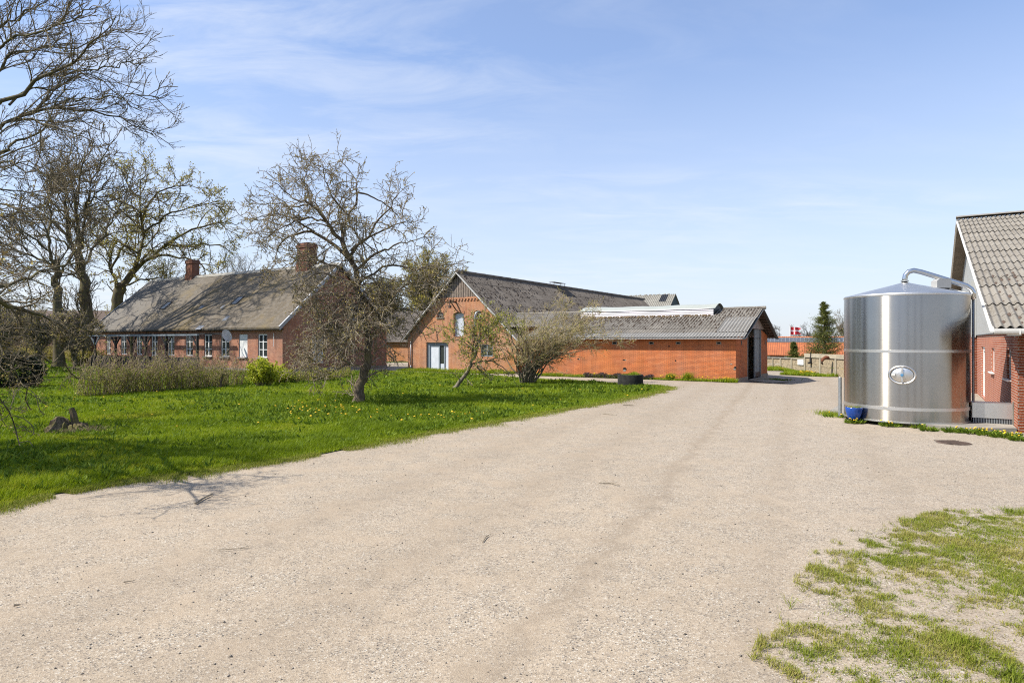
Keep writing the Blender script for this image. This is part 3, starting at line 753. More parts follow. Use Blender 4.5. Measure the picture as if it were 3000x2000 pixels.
def smooth_path(pts, S, jit=0.0):
    pts = [Vector(p) for p in pts]; n = len(pts); out = []
    for i in range(S+1):
        t = i/S*(n-1); k = min(int(t), n-2); u = t-k
        p0 = pts[max(k-1, 0)]; p1 = pts[k]; p2 = pts[k+1]; p3 = pts[min(k+2, n-1)]
        q = 0.5*((2*p1) + (p2-p0)*u + (2*p0-5*p1+4*p2-p3)*u*u + (3*p1-p0-3*p2+p3)*u**3)
        out.append(q)
    a = np.array([tuple(q) for q in out])
    if jit:
        L_ = np.linalg.norm(a[-1]-a[0])
        a[1:-1] += rng.normal(size=(S-1, 3))*jit*L_/S
    return a
def branch(P, Rr, per_m, t0, ang, ln, S, wander, trop, rmax, rtip, droop=0.0, taper=0.6, flat=None, rfac=0.6):
    """children of polylines P; returns polylines and radii"""
    n, SS, _ = P.shape
    sl = np.linalg.norm(P[:, 1:]-P[:, :-1], axis=2).sum(1)
    cnt = rng.poisson(np.clip(per_m*sl*(1-t0), 0, 400)); idx = np.repeat(np.arange(n), cnt); N_ = len(idx)
    t = t0 + (1-t0)*rng.uniform(size=N_)**0.85
    s = t*(SS-1); k = np.minimum(s.astype(int), SS-2); u = (s-k)[:, None]
    p = P[idx, k]*(1-u) + P[idx, k+1]*u; T = nrm(P[idx, k+1]-P[idx, k])
    pr = Rr[idx, k]*(1-u[:, 0]) + Rr[idx, k+1]*u[:, 0]
    r = rvec(N_)
    if flat is not None: r = r*np.array(flat)[None]
    e = nrm(r - T*(r*T).sum(1, keepdims=True))
    a = np.radians(rng.uniform(ang[0], ang[1], N_))[:, None]
    d = T*np.cos(a) + e*np.sin(a)
    l = rng.uniform(ln[0], ln[1], N_)*(1-0.55*(t-t0)/(1-t0+1e-6))*np.clip(0.5+0.5*(sl[idx]/np.median(sl)), 0.5, 1.4)
    Q = grow(p, d, l, S, wander, trop, droop)
    r0 = np.minimum(pr*rfac, rmax)*rng.uniform(0.7, 1.0, N_); r0 = np.maximum(r0, rtip)
    tt = np.linspace(0, 1, S+1)[None]
    RR = r0[:, None]*(1-tt)**taper*1.0 + rtip*tt
    return Q, np.maximum(RR, rtip*0.7)
def leaf_on(P, per_m, size, jitter=0.02, wr=0.6, tip=0.0):
    n, SS, _ = P.shape
    sl = np.linalg.norm(P[:, 1:]-P[:, :-1], axis=2).sum(1)
    cnt = rng.poisson(np.clip(per_m*sl, 0, 300)); idx = np.repeat(np.arange(n), cnt); N_ = len(idx)
    s = (tip + (1-tip)*rng.uniform(size=N_))*(SS-1); k = np.minimum(s.astype(int), SS-2); u = (s-k)[:, None]
    c = P[idx, k]*(1-u) + P[idx, k+1]*u + rng.normal(size=(N_, 3))*jitter
    T = nrm(P[idx, k+1]-P[idx, k]); d = nrm(T*0.6 + rvec(N_))
    sz = rng.uniform(size[0], size[1], N_)
    return leafquads(c, d, sz, sz*wr)
class Acc:
    def __init__(s): s.v = []; s.f = []; s.n = 0
    def add(s, vf):
        v, f = vf; s.v.append(v); s.f.append(f + s.n); s.n += len(v)
    def build(s, name, mat, parent, off, attr=False, smooth=True):
        v = np.concatenate(s.v); f = np.concatenate(s.f)
        return npmesh(name, v, f, mat, parent, k=4, off=off, smooth=smooth, attr=rng.uniform(size=len(f)) if attr else None)

def tree(name, label, cat, base, limbs, levels, leaves, mats, sides=8, S0=14, group=None, trunk_name='trunk'):
    """limbs: (path, r0, r1) polylines; the first ones form the trunk. levels: branch() keyword dicts"""
    root = thing(name, label, cat, base, group=group)
    off = tuple(base)
    P = np.stack([smooth_path(p, S0, 0.14) for p, a, b in limbs])
    tt = np.linspace(0, 1, S0+1)[None]
    r0 = np.array([a for p, a, b in limbs])[:, None]; r1 = np.array([b for p, a, b in limbs])[:, None]
    Rr = r1 + (r0-r1)*(1-tt)**1.25; Rr[0] = r0[0] + (r1[0]-r0[0])*tt[0]**0.8
    Rr[0, 0] *= 1.45; Rr[0, 1] *= 1.15
    A = Acc(); A.add(tubes(P, Rr*(1+rng.normal(0, 0.04, Rr.shape)), sides)); A.build(trunk_name, mats[0], root, off)
    B = Acc(); lv = [(P, Rr)]
    for i, kw in enumerate(levels):
        kw = dict(kw); k = kw.pop('k', 3); src = kw.pop('src', None)
        s_ = lv[-1] if src is None else lv[src]
        Q, q = branch(s_[0], s_[1], **kw); lv.append((Q, q)); B.add(tubes(Q, q, k))
    B.build('branches', mats[1], root, off)
    if leaves:
        D = Acc()
        for (li, kw) in leaves: D.add(leaf_on(lv[li][0], **kw))
        D.build('leaves', mats[2], root, off, attr=True, smooth=False)
    return root

def pp(pts, Y, dY=0.0, wob=0.0):
    """traced limb: pixel polyline -> 3D polyline, running dY metres in depth from start to end"""
    n = len(pts); out = []
    for i, q in enumerate(pts):
        y_ = Y + dY*i/max(1, n-1) + (R.uniform(-wob, wob) if 0 < i < n-1 else 0)
        out.append(at(q[0], q[1], y_))
    return out

# 1 big bare tree out at the left edge (its trunk stands outside the frame)
b1 = Vector((-41.5, 48, 0))
def c1(pts): return [(x*0.4464, y*0.4464) for x, y in pts]
lim = [([b1, b1+Vector((0.1,0,5)), b1+Vector((0.5,0.3,10)), b1+Vector((0.3,0,15)), b1+Vector((1,-0.2,22)), b1+Vector((1.4,0.3,31))], 0.75, 0.12)]
for pts, dY, r in (
    ([(-330,1000),(-120,850),(0,720),(110,640),(250,530),(300,480),(400,450),(490,400),(560,340),(620,270),(700,180),(760,110)], -2, .17),
    ([(-330,1080),(-150,900),(0,830),(110,770),(200,735),(350,715),(480,720),(600,740),(700,750),(830,800),(950,840),(1080,885)], 1.5, .15),
    ([(-330,1250),(-150,1120),(0,1020),(60,980),(130,920),(240,880),(290,840),(340,760),(380,650),(430,560)], -1, .13),
    ([(60,690),(170,590),(260,580),(400,570),(460,510),(560,490),(640,510),(730,590),(830,680),(930,730)], 2.5, .08),
    ([(-330,700),(-150,330),(0,155),(80,140),(200,80),(280,20),(380,-60)], 1, .13),
    ([(-330,800),(-160,500),(0,310),(100,250),(230,220),(380,170),(520,120),(620,60)], -3, .12),
    ([(0,820),(180,770),(300,810),(440,865),(560,900),(620,960)], -2, .06),
    ([(-330,900),(-100,600),(0,400),(120,330),(300,330),(480,310),(640,240),(760,190),(850,200)], 3.5, .10),
    ([(-330,900),(-200,300),(-50,50),(60,-120),(200,-260)], 1.5, .12),
    ([(300,480),(420,460),(560,470),(680,440),(800,420),(880,400)], -2.5, .06),
    ([(350,715),(450,660),(600,640),(760,640),(900,620),(1040,640)], -1.5, .06),
    ([(-330,1300),(-100,1180),(0,1090),(120,1090),(260,1140),(380,1200),(470,1290)], -3, .08),
    ([(-330,1250),(-200,1200),(-50,1230),(100,1250),(260,1280),(420,1340)], 2, .08),
    ([(-330,1350),(-150,1330),(0,1340),(150,1380),(300,1420),(430,1480)], -2.5, .08)):
    lim.append((pp(c1(pts), 48, dY*1.6, 0.8), r*1.1, 0.030))
lv_big = [dict(per_m=1.35, t0=0.12, ang=(20,55), ln=(2.1,6.0), S=9, wander=0.11, trop=(0.2,0,0.25), rmax=0.07, rtip=0.024, k=4),
          dict(per_m=1.9, t0=0.08, ang=(18,48), ln=(0.9,3.0), S=6, wander=0.12, trop=(0.15,0,0.40), rmax=0.03, rtip=0.0155),
          dict(per_m=2.5, t0=0.12, ang=(18,50), ln=(0.35,1.15), S=3, wander=0.15, trop=(0,0,0.5), rmax=0.016, rtip=0.0115)]
tree('bare_tree', 'big bare tree leaning in from the left edge, highest branches in the picture', 'tree', b1, lim, lv_big,
     [(3, dict(per_m=2.2, size=(0.06,0.14), tip=0.55)), (2, dict(per_m=0.9, size=(0.07,0.14)))], (M['bark_dark'], M['twig_dark'], M['bud_brown']))

# 2 tall twin-stemmed bare tree behind the left end of the farmhouse
def c2(pts): return [(x*0.4464, 600+y*0.4464) for x, y in pts]
b3 = at(262, 998, 58); b3.z = -0.1
lim = [([b3] + pp([(259,957),(252,886),(243,823),(230,778)], 58, 0), 0.62, 0.36)]
for pts, dY, r in (
    ([(230,778),(212,730),(197,690),(194,620),(192,560),(186,510),(176,470)], 1.5, .30),
    ([(243,823),(240,760),(232,700),(224,594),(232,553),(241,470),(240,420)], -1, .32),
    ([(240,730),(243,670),(250,612),(277,576),(312,536),(335,500)], 1, .18),
    ([(192,560),(160,530),(120,505),(70,480),(20,470)], -2, .14),
    ([(232,700),(205,640),(160,600),(110,570),(50,560)], 2, .14),
    ([(243,780),(280,720),(312,680),(330,640),(352,600),(372,560)], -1.5, .14),
    ([(225,600),(210,540),(200,480),(206,440)], 1, .12),
    ([(250,612),(262,550),(285,500),(305,450),(322,425)], -2, .13),
    ([(212,730),(160,700),(100,690),(40,700),(-20,690)], 1, .12),
    ([(243,823),(200,800),(140,780),(80,790),(20,800)], -1, .10),
    ([(277,576),(310,590),(345,580),(375,555),(388,520)], 1.5, .08),
    ([(197,690),(150,650),(100,640),(40,620),(-10,610)], -2.5, .11)):
    lim.append((pp(pts, 58, dY, 1.0), r*.78, 0.03))
lv3 = [dict(per_m=1.5, t0=0.12, ang=(22,52), ln=(2.0,5.2), S=8, wander=0.14, trop=(0,0,0.4), rmax=0.075, rtip=0.026, k=4),
       dict(per_m=2.4, t0=0.08, ang=(20,50), ln=(0.9,2.8), S=5, wander=0.16, trop=(0,0,0.4), rmax=0.035, rtip=0.017),
       dict(per_m=2.4, t0=0.1, ang=(20,55), ln=(0.4,1.2), S=3, wander=0.2, trop=(0,0,0.4), rmax=0.019, rtip=0.014)]
tree('bare_tree', 'tall dark bare tree with twin stems left of the farmhouse roof', 'tree', b3, lim, lv3,
     [(3, dict(per_m=2.2, size=(0.08,0.18)))], (M['bark_dark'], M['twig_dark'], M['bud_brown']))
# slimmer trunk beside it
b3b = at(172, 1000, 52); b3b.z = -0.1
lim = [([b3b] + pp([(171,957),(167,850),(172,800),(168,760)], 52), 0.40, 0.22)]
for pts, dY, r in (([(168,800),(150,750),(140,690),(120,640),(90,610)], -1, .16), ([(172,800),(190,780),(215,740),(225,690),(230,650)], 1, .12),
                   ([(160,780),(120,760),(70,740),(10,720),(-40,720)], 2, .12), ([(150,740),(100,700),(50,670),(0,660)], -2, .10), ([(140,690),(150,640),(140,590),(150,550)], 1.5, .10)):
    lim.append((pp(pts, 52, dY, 0.8), r, 0.028))
tree('bare_tree', 'slim pale-barked bare tree between the left edge and the twin-stemmed tree', 'tree', b3b, lim, lv3,
     [(3, dict(per_m=1.6, size=(0.09,0.19)))], (M['bark_dark'], M['twig_dark'], M['bud_brown']))

# 3 broad tree in young leaf behind the farmhouse
b4 = at(338, 1000, 68); b4.z = -0.1
lim = [([b4] + pp([(338,950),(343,890),(352,850),(356,830)], 68), 0.72, 0.5)]
for pts, dY, r in (
    ([(356,845),(335,820),(326,785),(318,750),(300,715),(285,690)], 1, .24),
    ([(356,835),(384,800),(405,745),(414,690),(416,630),(412,580),(420,530),(428,490)], -1, .32),
    ([(360,840),(397,790),(446,755),(482,716),(558,672),(620,655),(668,650),(700,652)], 2, .28),
    ([(418,640),(440,590),(470,560),(510,545),(560,545),(600,555)], -2, .15),
    ([(326,785),(350,740),(374,700),(362,660),(335,630),(320,600)], 2, .15),
    ([(300,715),(270,680),(262,640),(270,600)], -1.5, .14),
    ([(446,755),(500,750),(560,760),(610,790),(640,820)], -2.5, .18),
    ([(482,716),(540,720),(600,715),(650,720),(680,745)], 2.5, .16),
    ([(414,690),(460,650),(510,620),(560,605),(620,600),(660,615)], -1.5, .15),
    ([(412,580),(380,550),(372,520),(380,490)], 2, .14),
    ([(405,745),(370,720),(340,700),(310,680),(290,650)], -2.5, .14),
    ([(360,840),(410,820),(470,815),(530,830)], -2, .14)):
    lim.append((pp(pts, 68, dY, 1.2), r*.85, 0.032))
lv4 = [dict(per_m=1.5, t0=0.15, ang=(25,65), ln=(2.0,4.8), S=7, wander=0.18, trop=(0.05,0,0.25), rmax=0.085, rtip=0.028, k=4),
       dict(per_m=2.4, t0=0.08, ang=(25,60), ln=(0.9,2.4), S=5, wander=0.2, trop=(0,0,0.25), rmax=0.04, rtip=0.018),
       dict(per_m=2.4, t0=0.1, ang=(25,60), ln=(0.4,1.0), S=3, wander=0.22, trop=(0,0,0.3), rmax=0.019, rtip=0.013)]
tree('leafing_tree', 'broad tree in yellow-green young leaf behind the farmhouse chimney', 'tree', b4, lim, lv4,
     [(3, dict(per_m=9, size=(0.10,0.22), jitter=0.1, tip=.2)), (2, dict(per_m=4.5, size=(0.10,0.22), jitter=0.1))], (M['bark_dark'], M['twig_dark'], M['leaf_olive']))

# small far bare trees: one maker, several places
def small_tree(name, label, px, ytop, Y, width, mats, leaf=None, group=None, dens=1.0, zb=0.0, fork=5, lean=0.0):
    base = Vector(((px-1500)*Y/F, Y, zb)); top = H + (HY-ytop)*Y/F; hgt = top-zb; wd = width*Y/F/2
    th = hgt*0.28
    lim = [([base, base+Vector((0.1,0,th*0.5)), base+Vector((0.0,0.1,th))], hgt*0.03, hgt*0.022)]
    for i in range(fork+3):
        a = 2*math.pi*i/(fork+3) + R.uniform(-.4, .4); q = R.uniform(0.3, 1.0) if i < fork else 0.25
        e = base + Vector((math.cos(a)*wd*q + lean*wd, math.sin(a)*wd*q, th + (hgt-th)*(1-0.35*q)*R.uniform(0.8, 1.0)))
        m_ = base + Vector((math.cos(a)*wd*q*0.35, math.sin(a)*wd*q*0.35, th + (e.z-zb-th)*0.45))
        lim.append(([base+Vector((0,0,th*R.uniform(0.6,1))), m_, e], hgt*0.016, 0.02))
    s = hgt
    lvs = [dict(per_m=dens*18/s, t0=0.15, ang=(20,55), ln=(0.12*s,0.28*s), S=5, wander=0.16, trop=(lean,0,0.4), rmax=s*0.006, rtip=0.012, k=3),
           dict(per_m=dens*38/s, t0=0.1, ang=(20,55), ln=(0.06*s,0.14*s), S=4, wander=0.18, trop=(lean,0,0.4), rmax=s*0.003, rtip=0.010),
           dict(per_m=dens*46/s, t0=0.1, ang=(20,55), ln=(0.03*s,0.07*s), S=3, wander=0.2, trop=(lean,0,0.4), rmax=0.012, rtip=0.009)]
    return tree(name, label, 'tree', base, lim, lvs, leaf, mats, sides=6, S0=8, group=group)
FAR = (M['twig_far'], M['twig_far'], M['leaf_olive'])
small_tree('bare_tree', 'pale bare tree behind the roof ridge right of the left chimney', 690, 725, 88, 190, FAR, [(3, dict(per_m=0.5, size=(0.08,0.16)))])
small_tree('bare_tree', 'grey bare tree behind the roof ridge left of the left chimney', 500, 735, 84, 200, FAR, [(3, dict(per_m=1.6, size=(0.12,0.24), jitter=0.08))])
small_tree('dense_tree', 'bushy olive tree behind the peak of the barn gable', 1262, 735, 84, 210, (M['bark_dark'], M['twig_dark'], M['leaf_olive']),
           [(3, dict(per_m=3.2, size=(0.14,0.28), jitter=0.1)), (2, dict(per_m=3.4, size=(0.14,0.28), jitter=0.1))], dens=1.8, fork=9)
small_tree('dense_tree', 'olive tree half hidden behind the cherry tree and the barn', 1130, 800, 80, 240, (M['bark_dark'], M['twig_dark'], M['leaf_olive']),
           [(3, dict(per_m=2.6, size=(0.14,0.28), jitter=0.1)), (2, dict(per_m=2.6, size=(0.14,0.28), jitter=0.1))], dens=1.6, fork=9)
for px, yt, wd_, lab in ((2278,948,90,'windswept bare tree above the tiled roof left of the flag'), (2368,944,95,'windswept bare tree right behind the red flag'), (2412,950,70,'thin bare tree behind the big conifer')):
    small_tree('bare_tree', lab, px, yt, 120, wd_, FAR, None, group='bare trees beyond the tiled roof', dens=1.1, zb=-2, lean=-0.35)
small_tree('bare_tree', 'reddish-brown bare tree between conifer and steel tank', 2480, 905, 95, 120, (M['bark_dark'], M['twig_cherry'], M['bud_cherry']), [(3, dict(per_m=1.0, size=(0.06,0.12)))], zb=-2, dens=1.3)
# scrub on the horizon at the left
for i, (px, yt, Y, wd_, lab) in enumerate(((20,880,48,170,'brown twiggy scrub tree at the left edge behind the dark bush'), (110,905,44,170,'brown twiggy scrub tree below the slim bare trunk'), (215,915,46,150,'brown scrub tree beside the corner of the farmhouse roof'), (-40,870,36,160,'leafy scrub tree cut by the left picture edge'))):
    small_tree('scrub_tree', lab, px, yt, Y, wd_, (M['bark_dark'], M['twig_cherry'], M['leaf_olive']), [(3, dict(per_m=2.2, size=(0.05,0.11), jitter=0.05)), (2, dict(per_m=1.4, size=(0.05,0.11), jitter=0.05))], dens=1.6, fork=8)

# near tree left of the frame whose low boughs hang into the picture and shade the lawn
b2 = Vector((-14.4, 11.2, 0))
lim = [([b2, b2+Vector((0.15,0,1.4)), b2+Vector((0,0.2,2.8)), b2+Vector((0.2,0.1,4.4)), b2+Vector((0.1,0.4,6.6))], 0.26, 0.05)]
for pts, Y0, dY, r in (
    ([(-330,840),(-160,850),(-40,850),(30,838),(90,810),(140,792),(220,770),(290,765)], 15, 4.5, .075),
    ([(-330,900),(-150,870),(-10,880),(60,908),(120,925),(170,940),(240,962),(300,985)], 14, 5.5, .085),
    ([(-330,980),(-200,960),(-60,1000),(20,1060),(60,1120),(90,1200)], 13, 1.5, .02),
    ([(-330,1000),(-250,1050),(-80,1080),(-10,1150),(40,1240),(60,1310)], 12.5, 0.3, .014),
    ([(-330,900),(-220,930),(-120,960),(-10,985),(80,1010),(170,1060),(230,1110)], 14, 4, .05),
    ([(-330,700),(-220,560),(-140,470),(-80,430)], 13, -2, .09),
    ([(-330,700),(-260,620),(-200,640),(-140,720)], 13, -5, .09),
    ([(-330,780),(-250,700),(-170,700),(-90,760),(-20,800)], 13, 3, .07)):
    lim.append((pp(pts, Y0, dY, 0.25), r, 0.012))
for i in range(26):
    yy_ = R.uniform(7.2, 12.5); e = Vector((R.uniform(-15.5, -.79*yy_-1.3), yy_, R.uniform(4.5, 8.5))); a = b2+Vector((0,0,R.uniform(2.2,5))); lim.append(([a, a.lerp(e,.5)+Vector((0,0,.5)), e], .07, .012))
lv2 = [dict(per_m=4.5, t0=0.15, ang=(25,70), ln=(0.6,1.7), S=6, wander=0.2, trop=(0.1,0.1,-0.1), rmax=0.028, rtip=0.006, k=4),
       dict(per_m=6, t0=0.1, ang=(25,65), ln=(0.3,0.85), S=5, wander=0.22, trop=(0,0,-0.05), rmax=0.011, rtip=0.0035),
       dict(per_m=6.5, t0=0.1, ang=(25,65), ln=(0.12,0.4), S=3, wander=0.22, trop=(0,0,0.1), rmax=0.005, rtip=0.003)]
tree('garden_tree', 'tree with low drooping boughs reaching in at the left edge over the lawn', 'tree', b2, lim, lv2,
     [(3, dict(per_m=6, size=(0.03,0.065), tip=0.3)), (2, dict(per_m=3.5, size=(0.03,0.065)))], (M['bark_dark'], M['twig_dark'], M['bud_brown']))

# 4 old cherry tree on the lawn
def c3(pts): return [(650+x*0.542, 400+y*0.542) for x, y in pts]
b6 = gp(1048, 1181)
Yc = b6.y
lim = [(pp(c3([(737,1444),(742,1380),(752,1320),(775,1255),(792,1190),(798,1110)]), Yc, 0), 0.20, 0.12),
       (pp(c3([(790,1200),(800,1100),(780,1000),(745,900),(735,800),(725,720),(690,650)]), Yc, 0.3), .13, .085)]
for pts, dY, r in (
    ([(690,650),(620,540),(560,460),(490,360),(410,340),(350,300),(290,250)], -1, .11),
    ([(700,660),(610,590),(500,515),(400,520),(335,560),(300,620),(270,660)], 0.5, .10),
    ([(690,650),(640,520),(690,430),(735,300),(700,200),(640,130)], 1, .09),
    ([(620,540),(560,440),(470,330),(450,220),(480,130)], 1.2, .07),
    ([(700,620),(790,545),(930,480),(1040,450)], -0.6, .08),
    ([(690,650),(800,520),(880,420),(940,330),(965,275)], 1, .07),
    ([(725,720),(860,620),(980,570),(1100,545)], 1.2, .075),
    ([(735,800),(900,700),(1060,720),(1180,700),(1300,690)], 0.8, .06),
    ([(745,900),(880,870),(1000,800),(1100,790),(1180,830)], -1.2, .06),
    ([(735,800),(620,760),(520,740),(430,800),(380,880)], -1, .06),
    ([(780,1000),(690,900),(600,850),(520,880),(460,960)], -1.2, .06),
    ([(800,1080),(880,980),(970,930),(1060,960),(1120,1040)], 0.8, .06),
    ([(780,1250),(700,1230),(620,1260),(560,1290)], -0.6, .05),
    ([(792,1180),(640,1090),(560,1140),(470,1190),(380,1210)], 1.0, .05),
    ([(500,515),(400,450),(300,420),(220,430),(160,460)], -1.2, .05),
    ([(490,360),(400,380),(300,360),(210,370)], 0.8, .05),
    ([(560,460),(470,440),(370,470),(270,520),(190,560)], -1.5, .05),
    ([(735,300),(820,330),(900,380),(960,440)], 0.6, .05),
    ([(690,430),(600,330),(560,230),(545,150)], -0.8, .05),
    ([(700,750),(600,700),(480,660),(360,690),(280,740)], 1.5, .055),
    ([(735,850),(660,860),(600,960),(560,1060)], -0.8, .05),
    ([(745,900),(830,960),(860,1060),(900,1130)], -0.8, .05),
    ([(780,1000),(720,1000),(690,1080),(650,1150)], -1.4, .045),
    ([(745,900),(790,840),(850,900),(880,1000),(930,1060)], 1.4, .05)):
    lim.append((pp(c3(pts), Yc, dY, 0.3), r*.72, 0.011))
for i in range(17):
    sx, sy = R.gauss(1062, 26), R.uniform(770, 1010); ex = R.uniform(785, 1175); ey = sy + R.uniform(30, 190)*(1-.25*abs(ex-1000)/200); ey = min(ey, 1105)
    mx, my = sx+(ex-sx)*.55, sy+(ey-sy)*.25-R.uniform(5, 45)
    lim.append((pp([(sx,sy),(mx,my),(ex-(ex-sx)*.12,(my+ey)/2),(ex,ey)], Yc, R.uniform(-2.6,2.6), .15), R.uniform(.018,.034), .008))
lv6 = [dict(per_m=4.9, t0=0.12, ang=(30,80), ln=(0.6,1.9), S=7, wander=0.22, trop=(0,0,0.25), rmax=0.024, rtip=0.009, k=4, droop=0.6),
       dict(per_m=6.2, t0=0.05, ang=(25,75), ln=(0.3,1.0), S=5, wander=0.22, trop=(0,0,0.05), rmax=0.012, rtip=0.007, droop=0.7),
       dict(per_m=5.2, t0=0.08, ang=(25,65), ln=(0.1,0.42), S=3, wander=0.24, trop=(0,0,0.2), rmax=0.0075, rtip=0.0055)]
tree('cherry_tree', 'old gnarled cherry tree with bronze buds in the middle of the lawn', 'tree', b6, lim, lv6,
     [(3, dict(per_m=6.5, size=(0.03,0.075), jitter=0.006)), (2, dict(per_m=6, size=(0.03,0.075), jitter=0.006)), (1, dict(per_m=5, size=(0.03,0.07), jitter=0.008))],
     (M['bark_cherry'], M['twig_cherry'], M['bud_cherry']))

# pruned little tree in front of the farmhouse gable
bq = gp(914, 1086)
lim = [(pp([(914,1086),(916,1050),(918,975)], bq.y), .10, .08)]
for pts, dY, r in (([(918,980),(895,960),(880,930),(870,900)], .6, .05), ([(918,980),(925,940),(922,900),(930,870)], -.5, .06), ([(918,985),(950,960),(960,920),(985,890)], .4, .05), ([(916,1030),(940,1000),(955,980),(970,960)], -.5, .05), ([(900,965),(860,950),(850,930)], -.4, .03)):
    lim.append((pp(pts, bq.y, dY, .1), r, .012))
tree('fruit_tree', 'small pruned fruit tree before the shaded farmhouse gable', 'tree', bq, lim,
     [dict(per_m=6, t0=.2, ang=(30,70), ln=(.4,1.0), S=5, wander=.2, trop=(0,0,.2), rmax=.03, rtip=.01, k=4), dict(per_m=9, t0=.1, ang=(30,70), ln=(.2,.5), S=4, wander=.2, trop=(0,0,.2), rmax=.012, rtip=.006)],
     [(2, dict(per_m=6, size=(.04,.08))), (1, dict(per_m=3, size=(.04,.08)))], (M['bark_cherry'], M['twig_cherry'], M['bud_cherry']))

# 5 little leaning tree
def c4(pts): return [(1180+x*0.1786, 950+y*0.1786) for x, y in pts]
b7 = gp(1332, 1139); Y7 = b7.y
lim = [(pp(c4([(850,1065),(925,960),(1000,880),(1060,790),(1090,700),(1130,620),(1185,500),(1210,400),(1220,330)]), Y7, 0), .10, .055)]
for pts, dY, r in (([(1080,720),(1150,650),(1240,610),(1400,595),(1550,640),(1700,760),(1800,850),(1880,1010)], .8, .06), ([(1220,330),(1240,200),(1270,60),(1330,-120),(1400,-330)], -.4, .05),
                   ([(1220,330),(1300,220),(1400,100),(1560,0),(1700,-120)], .8, .04), ([(1200,430),(1120,370),(1050,320),(960,270),(860,250)], -.8, .04), ([(1190,480),(1100,470),(1000,480),(900,520)], .6, .035),
                   ([(1220,360),(1330,320),(1390,240),(1400,50),(1410,-150)], -.7, .04), ([(1240,610),(1300,700),(1380,790),(1470,850)], -.6, .035), ([(1400,595),(1500,560),(1600,560),(1700,600)], .6, .03),
                   ([(1210,400),(1300,400),(1420,420),(1520,470)], -.6, .035), ([(1240,200),(1150,120),(1080,20),(1040,-60)], .6, .03), ([(1000,870),(1060,900),(1100,960),(1150,1000)], -.5, .02), ([(1220,330),(1310,150),(1450,-50),(1560,-190)], .2, .035)):
    lim.append((pp(c4(pts), Y7, dY, .15), r*.7, .010))
for i in range(16):
    ex, ey = R.gauss(1395, 55), R.uniform(935, 1075); lim.append((pp([(1385,1040-R.uniform(0,60)),((1390+ex)/2,(1010+ey)/2-15),(ex,ey)], Y7, R.uniform(-1.2,1.2), .1), .02, .008))
lv7 = [dict(per_m=5.5, t0=.15, ang=(30,70), ln=(.4,1.1), S=5, wander=.22, trop=(0,0,.2), rmax=.02, rtip=.006, k=4),
       dict(per_m=7.0, t0=.1, ang=(30,70), ln=(.15,.5), S=4, wander=.24, trop=(0,0,.2), rmax=.008, rtip=.0045)]
tree('apple_tree', 'small leaning tree with pale trunk and fresh leaves before the barn', 'tree', b7, lim, lv7,
     [(2, dict(per_m=15, size=(.045,.10), jitter=.03)), (1, dict(per_m=13, size=(.045,.10), jitter=.03)), (0, dict(per_m=2.5, size=(.045,.09), jitter=.05, tip=.3))], (M['bark_pale'], M['twig_cherry'], M['leaf_green']))

# 6 multi-stemmed shrub
b8 = gp(1548, 1124); Y8 = b8.y
lim = [(pp([(1540,1122),(1525,1080),(1512,1030),(1500,980),(1490,930)], Y8, -.3), .06, .025)]
for i in range(46):
    tx = R.gauss(1622, 98); ty = R.uniform(862, 970) + abs(tx-1622)*0.27; bx = R.gauss(1546, 13); q = (tx-bx)
    lim.append((pp([(bx,1124),(bx+q*.12+R.uniform(-7,7),1078),(bx+q*.36+R.uniform(-10,10),1040-(1000-ty)*.12),(bx+q*.72+R.uniform(-9,9),1005-(1000-ty)*.5),(tx,ty)], Y8, R.uniform(-2.0,2.0), .15), R.uniform(.022,.045), .008))
for pts, dY, r in (([(1562,1122),(1590,1070),(1610,1030),(1660,995),(1720,1010),(1775,1018)], -.5, .06), ([(1555,1122),(1580,1060),(1600,1025),(1640,985),(1700,960),(1770,955)], .5, .05), ([(1540,1122),(1500,1080),(1470,1040),(1450,990),(1440,960)], .6, .04), ([(1610,1030),(1680,1000),(1740,975),(1800,990)], -1, .03), ([(1562,1122),(1600,1060),(1640,1010),(1700,930),(1740,900)], .8, .04)):
    lim.append((pp(pts, Y8, dY, .1), r, .009))
lv8 = [dict(per_m=4.6, t0=.28, ang=(25,70), ln=(.45,1.25), S=6, wander=.16, trop=(.2,0,.25), rmax=.014, rtip=.006, k=3),
       dict(per_m=6.0, t0=.1, ang=(20,65), ln=(.2,.6), S=4, wander=.18, trop=(.25,0,.2), rmax=.007, rtip=.005),
       dict(per_m=6.0, t0=.1, ang=(15,50), ln=(.12,.3), S=2, wander=.14, trop=(.2,0,.2), rmax=.005, rtip=.004)]
tree('twiggy_shrub', 'large tan many-stemmed shrub before the junction of barn and shed', 'shrub', b8, lim, lv8,
     [(3, dict(per_m=2.6, size=(.035,.07), jitter=.02)), (2, dict(per_m=3.4, size=(.035,.07), jitter=.02)), (1, dict(per_m=2.5, size=(.04,.08), jitter=.02))], (M['bark_pale'], M['twig_tan'], M['leaf_green']), sides=5, S0=8, trunk_name='stems')

